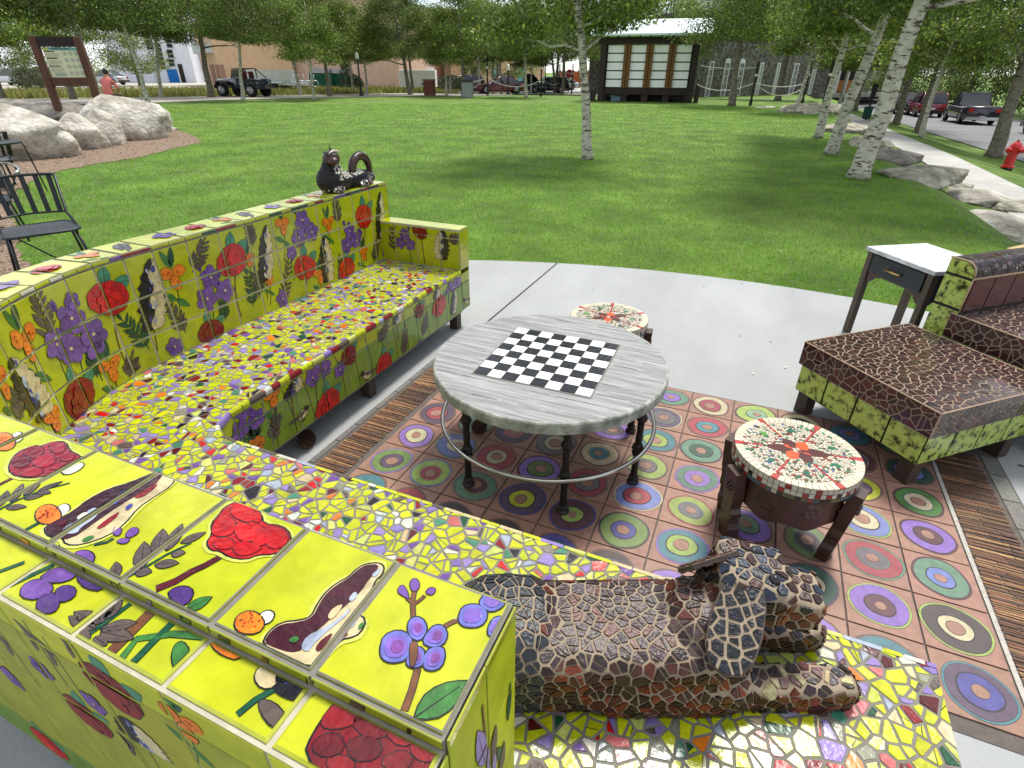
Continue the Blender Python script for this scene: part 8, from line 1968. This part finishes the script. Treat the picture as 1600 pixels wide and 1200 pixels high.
def person(P, rz, label, pose, shirt, short, group=None, hair=True, s=1.0):
    t = empty('person', P, rz, label, 'person', group); t.scale = (s, s, s)
    if pose == 'sit':   # facing +x, on a rock 0.45 m high, leaning forward, forearms on the knees
        J = dict(pel=(0, 0, .52), sp=(.02, 0, .72), ch=(.10, 0, .93), nk=(.17, 0, 1.08), hd=(.22, 0, 1.20), hipL=(.03, .10, .52), hipR=(.03, -.10, .52), knL=(.46, .13, .56), knR=(.44, -.15, .55), anL=(.42, .13, .12), anR=(.50, -.15, .12), toL=(.58, .14, .06), toR=(.66, -.16, .06),
                 shL=(.11, .18, 1.0), shR=(.11, -.18, 1.0), elL=(.24, .24, .76), elR=(.26, -.24, .76), wrL=(.46, .12, .72), wrR=(.48, -.10, .70))
    elif pose == 'walk':
        J = dict(pel=(0, 0, .92), sp=(0, 0, 1.12), ch=(0, 0, 1.32), nk=(0, 0, 1.48), hd=(.01, 0, 1.60), hipL=(0, .09, .90), hipR=(0, -.09, .90), knL=(.14, .10, .50), knR=(-.02, -.10, .49), anL=(.16, .10, .09), anR=(-.22, -.10, .14), toL=(.30, .11, .04), toR=(-.10, -.11, .04),
                 shL=(0, .18, 1.40), shR=(0, -.18, 1.40), elL=(-.08, .24, 1.12), elR=(.06, -.24, 1.12), wrL=(-.02, .26, .88), wrR=(.20, -.24, .94))
    names = list(J); idx = {n: i for i, n in enumerate(names)}
    V = [J[n] for n in names]
    E_ = [('pel', 'sp'), ('sp', 'ch'), ('ch', 'nk'), ('nk', 'hd'), ('pel', 'hipL'), ('pel', 'hipR'), ('hipL', 'knL'), ('knL', 'anL'), ('anL', 'toL'), ('hipR', 'knR'), ('knR', 'anR'), ('anR', 'toR'), ('ch', 'shL'), ('ch', 'shR'), ('shL', 'elL'), ('elL', 'wrL'), ('shR', 'elR'), ('elR', 'wrR')]
    Rr = dict(pel=.13, sp=.125, ch=.14, nk=.055, hd=.085, hipL=.09, hipR=.09, knL=.06, knR=.06, anL=.04, anR=.04, toL=.035, toR=.035, shL=.062, shR=.062, elL=.042, elR=.042, wrL=.028, wrR=.028)
    edges = [(idx[a], idx[b]) for a, b in E_]; rad = [Rr[n] for n in names]
    # hands: palm and five fingers each
    for sd in ('L', 'R'):
        w = Vector(J['wr'+sd]); e = Vector(J['el'+sd]); d = (w-e).normalized(); side = Vector((0, 1 if sd == 'L' else -1, 0)); dn = Vector((0, 0, -1)); up = d.cross(side).normalized()
        V.append(tuple(w+d*.06)); rad.append(.026); pi_ = len(V)-1; edges.append((idx['wr'+sd], pi_))
        for k, ln in enumerate((.07, .08, .075, .06)):
            o = w+d*.09+side*(.024-.016*k); V.append(tuple(o)); rad.append(.0095); a = len(V)-1; edges.append((pi_, a)); V.append(tuple(o+d*ln*.55+dn*.012)); rad.append(.0085); V.append(tuple(o+d*ln*.8+dn*.035)); rad.append(.007); edges += [(a, a+1), (a+1, a+2)]
        V.append(tuple(w+d*.05-side*.035)); rad.append(.011); a = len(V)-1; edges.append((pi_, a)); V.append(tuple(w+d*.085-side*.048+dn*.01)); rad.append(.009); edges.append((a, a+1))
    body = skin_body(V, edges, rad, [m_skin, shirt, short], 'body', t)
    # clothes as material regions of the one continuous figure
    wl, wr_ = Vector(J['wrL']), Vector(J['wrR'])
    for f_ in body.data.polygons:
        c = Vector(f_.center); mi = 0
        def near(a, b, r):
            a, b = Vector(a), Vector(b); ab = b-a; k = max(0, min(1, (c-a).dot(ab)/ab.length_squared)); return (c-(a+ab*k)).length < r
        if near(J['hipL'], J['knL'], .13) or near(J['hipR'], J['knR'], .13) or near(J['pel'], J['pel'], .15) if False else (near(J['hipL'], J['knL'], .125) or near(J['hipR'], J['knR'], .125)): mi = 2
        if near(J['sp'], J['ch'], .21) or near(J['shL'], tuple(Vector(J['shL']).lerp(Vector(J['elL']), .75)), .09) or near(J['shR'], tuple(Vector(J['shR']).lerp(Vector(J['elR']), .75)), .09): mi = 1
        if near(J['nk'], J['hd'], .10) and (c-Vector(J['ch'])).length > .17: mi = 0
        if pose == 'walk' and c.z < .9 and not near(J['elL'], J['wrL'], .12) and not near(J['elR'], J['wrR'], .12) and c.z > .12 and abs(c.y) < .2: mi = 2
        f_.material_index = mi
    hd = Vector(J['hd'])
    mb = MB(); mb.ell(hd+Vector((.0, 0, .035)), (.092, .076, .115), n=20, m=14); mb.ell(hd+Vector((.092, 0, .02)), (.016, .012, .02), n=8, m=6)
    for s_ in (-1, 1): mb.ell(hd+Vector((0, s_*.077, .02)), (.018, .01, .026), n=8, m=6)
    mb.build('face', m_skin, t)
    mb = MB()
    for s_ in (-1, 1): mb.ell(hd+Vector((.082, s_*.03, .04)), (.01, .012, .007), n=8, m=6)
    mb.tube([hd+Vector((.086, -.022, -.03)), hd+Vector((.093, 0, -.033)), hd+Vector((.086, .022, -.03))], .004, 5); mb.build('eyes_and_mouth', m_hair, t)
    if hair: mb = MB(); mb.ell(hd+Vector((-.018, 0, .065)), (.098, .09, .105), n=22, m=14, fn=lambda q: 1+.10*MN.noise(q*4)); mb.build('hair', m_hair, t)
    for n in ('L', 'R'): mb = MB(); a, b = Vector(J['an'+n]), Vector(J['to'+n]); mb.tube([a+Vector((-.05, 0, -.05)), a.lerp(b, .5)+Vector((0, 0, -.02)), b+Vector((.03, 0, 0))], [.045, .05, .035], 10); mb.build('shoe', m_shoe, t)
    return t
q = atD(178, 163, 22.5); q.z = 0; zb_ = zat(q, 172, 158)
pt = person(q+Vector((-.1, 0, zb_-.30)), R_(112), 'person in a salmon pink tee shirt sitting with their back turned on the big boulder', 'sit', m_shirt, m_short, s=.86)
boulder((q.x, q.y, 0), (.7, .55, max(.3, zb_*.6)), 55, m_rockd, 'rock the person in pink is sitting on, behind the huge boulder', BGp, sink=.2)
m_wshirt = mat('white_shirt', srgb(226, 214, 214), .9); m_gshort = mat('dark_trousers', srgb(60, 56, 66), .9); m_pk = mat('pale_pink_top', srgb(224, 190, 190), .9)
for px, py, sh, lb, rz in ((1489, 175, m_wshirt, 'person in white crossing behind the dark pick-up', 2.4), (1447, 174, m_pk, 'person in a pale top walking behind the red car', 1.2), (1455, 174, m_wshirt, 'second person in a pale top close behind the red car', 1.4), (1428, 172, m_wshirt, 'person with a pale hat beyond the red car', 1.8)):
    g_ = gr(px, py+3); person(g_, rz, lb, 'walk', sh, m_gshort, 'people walking on the street')
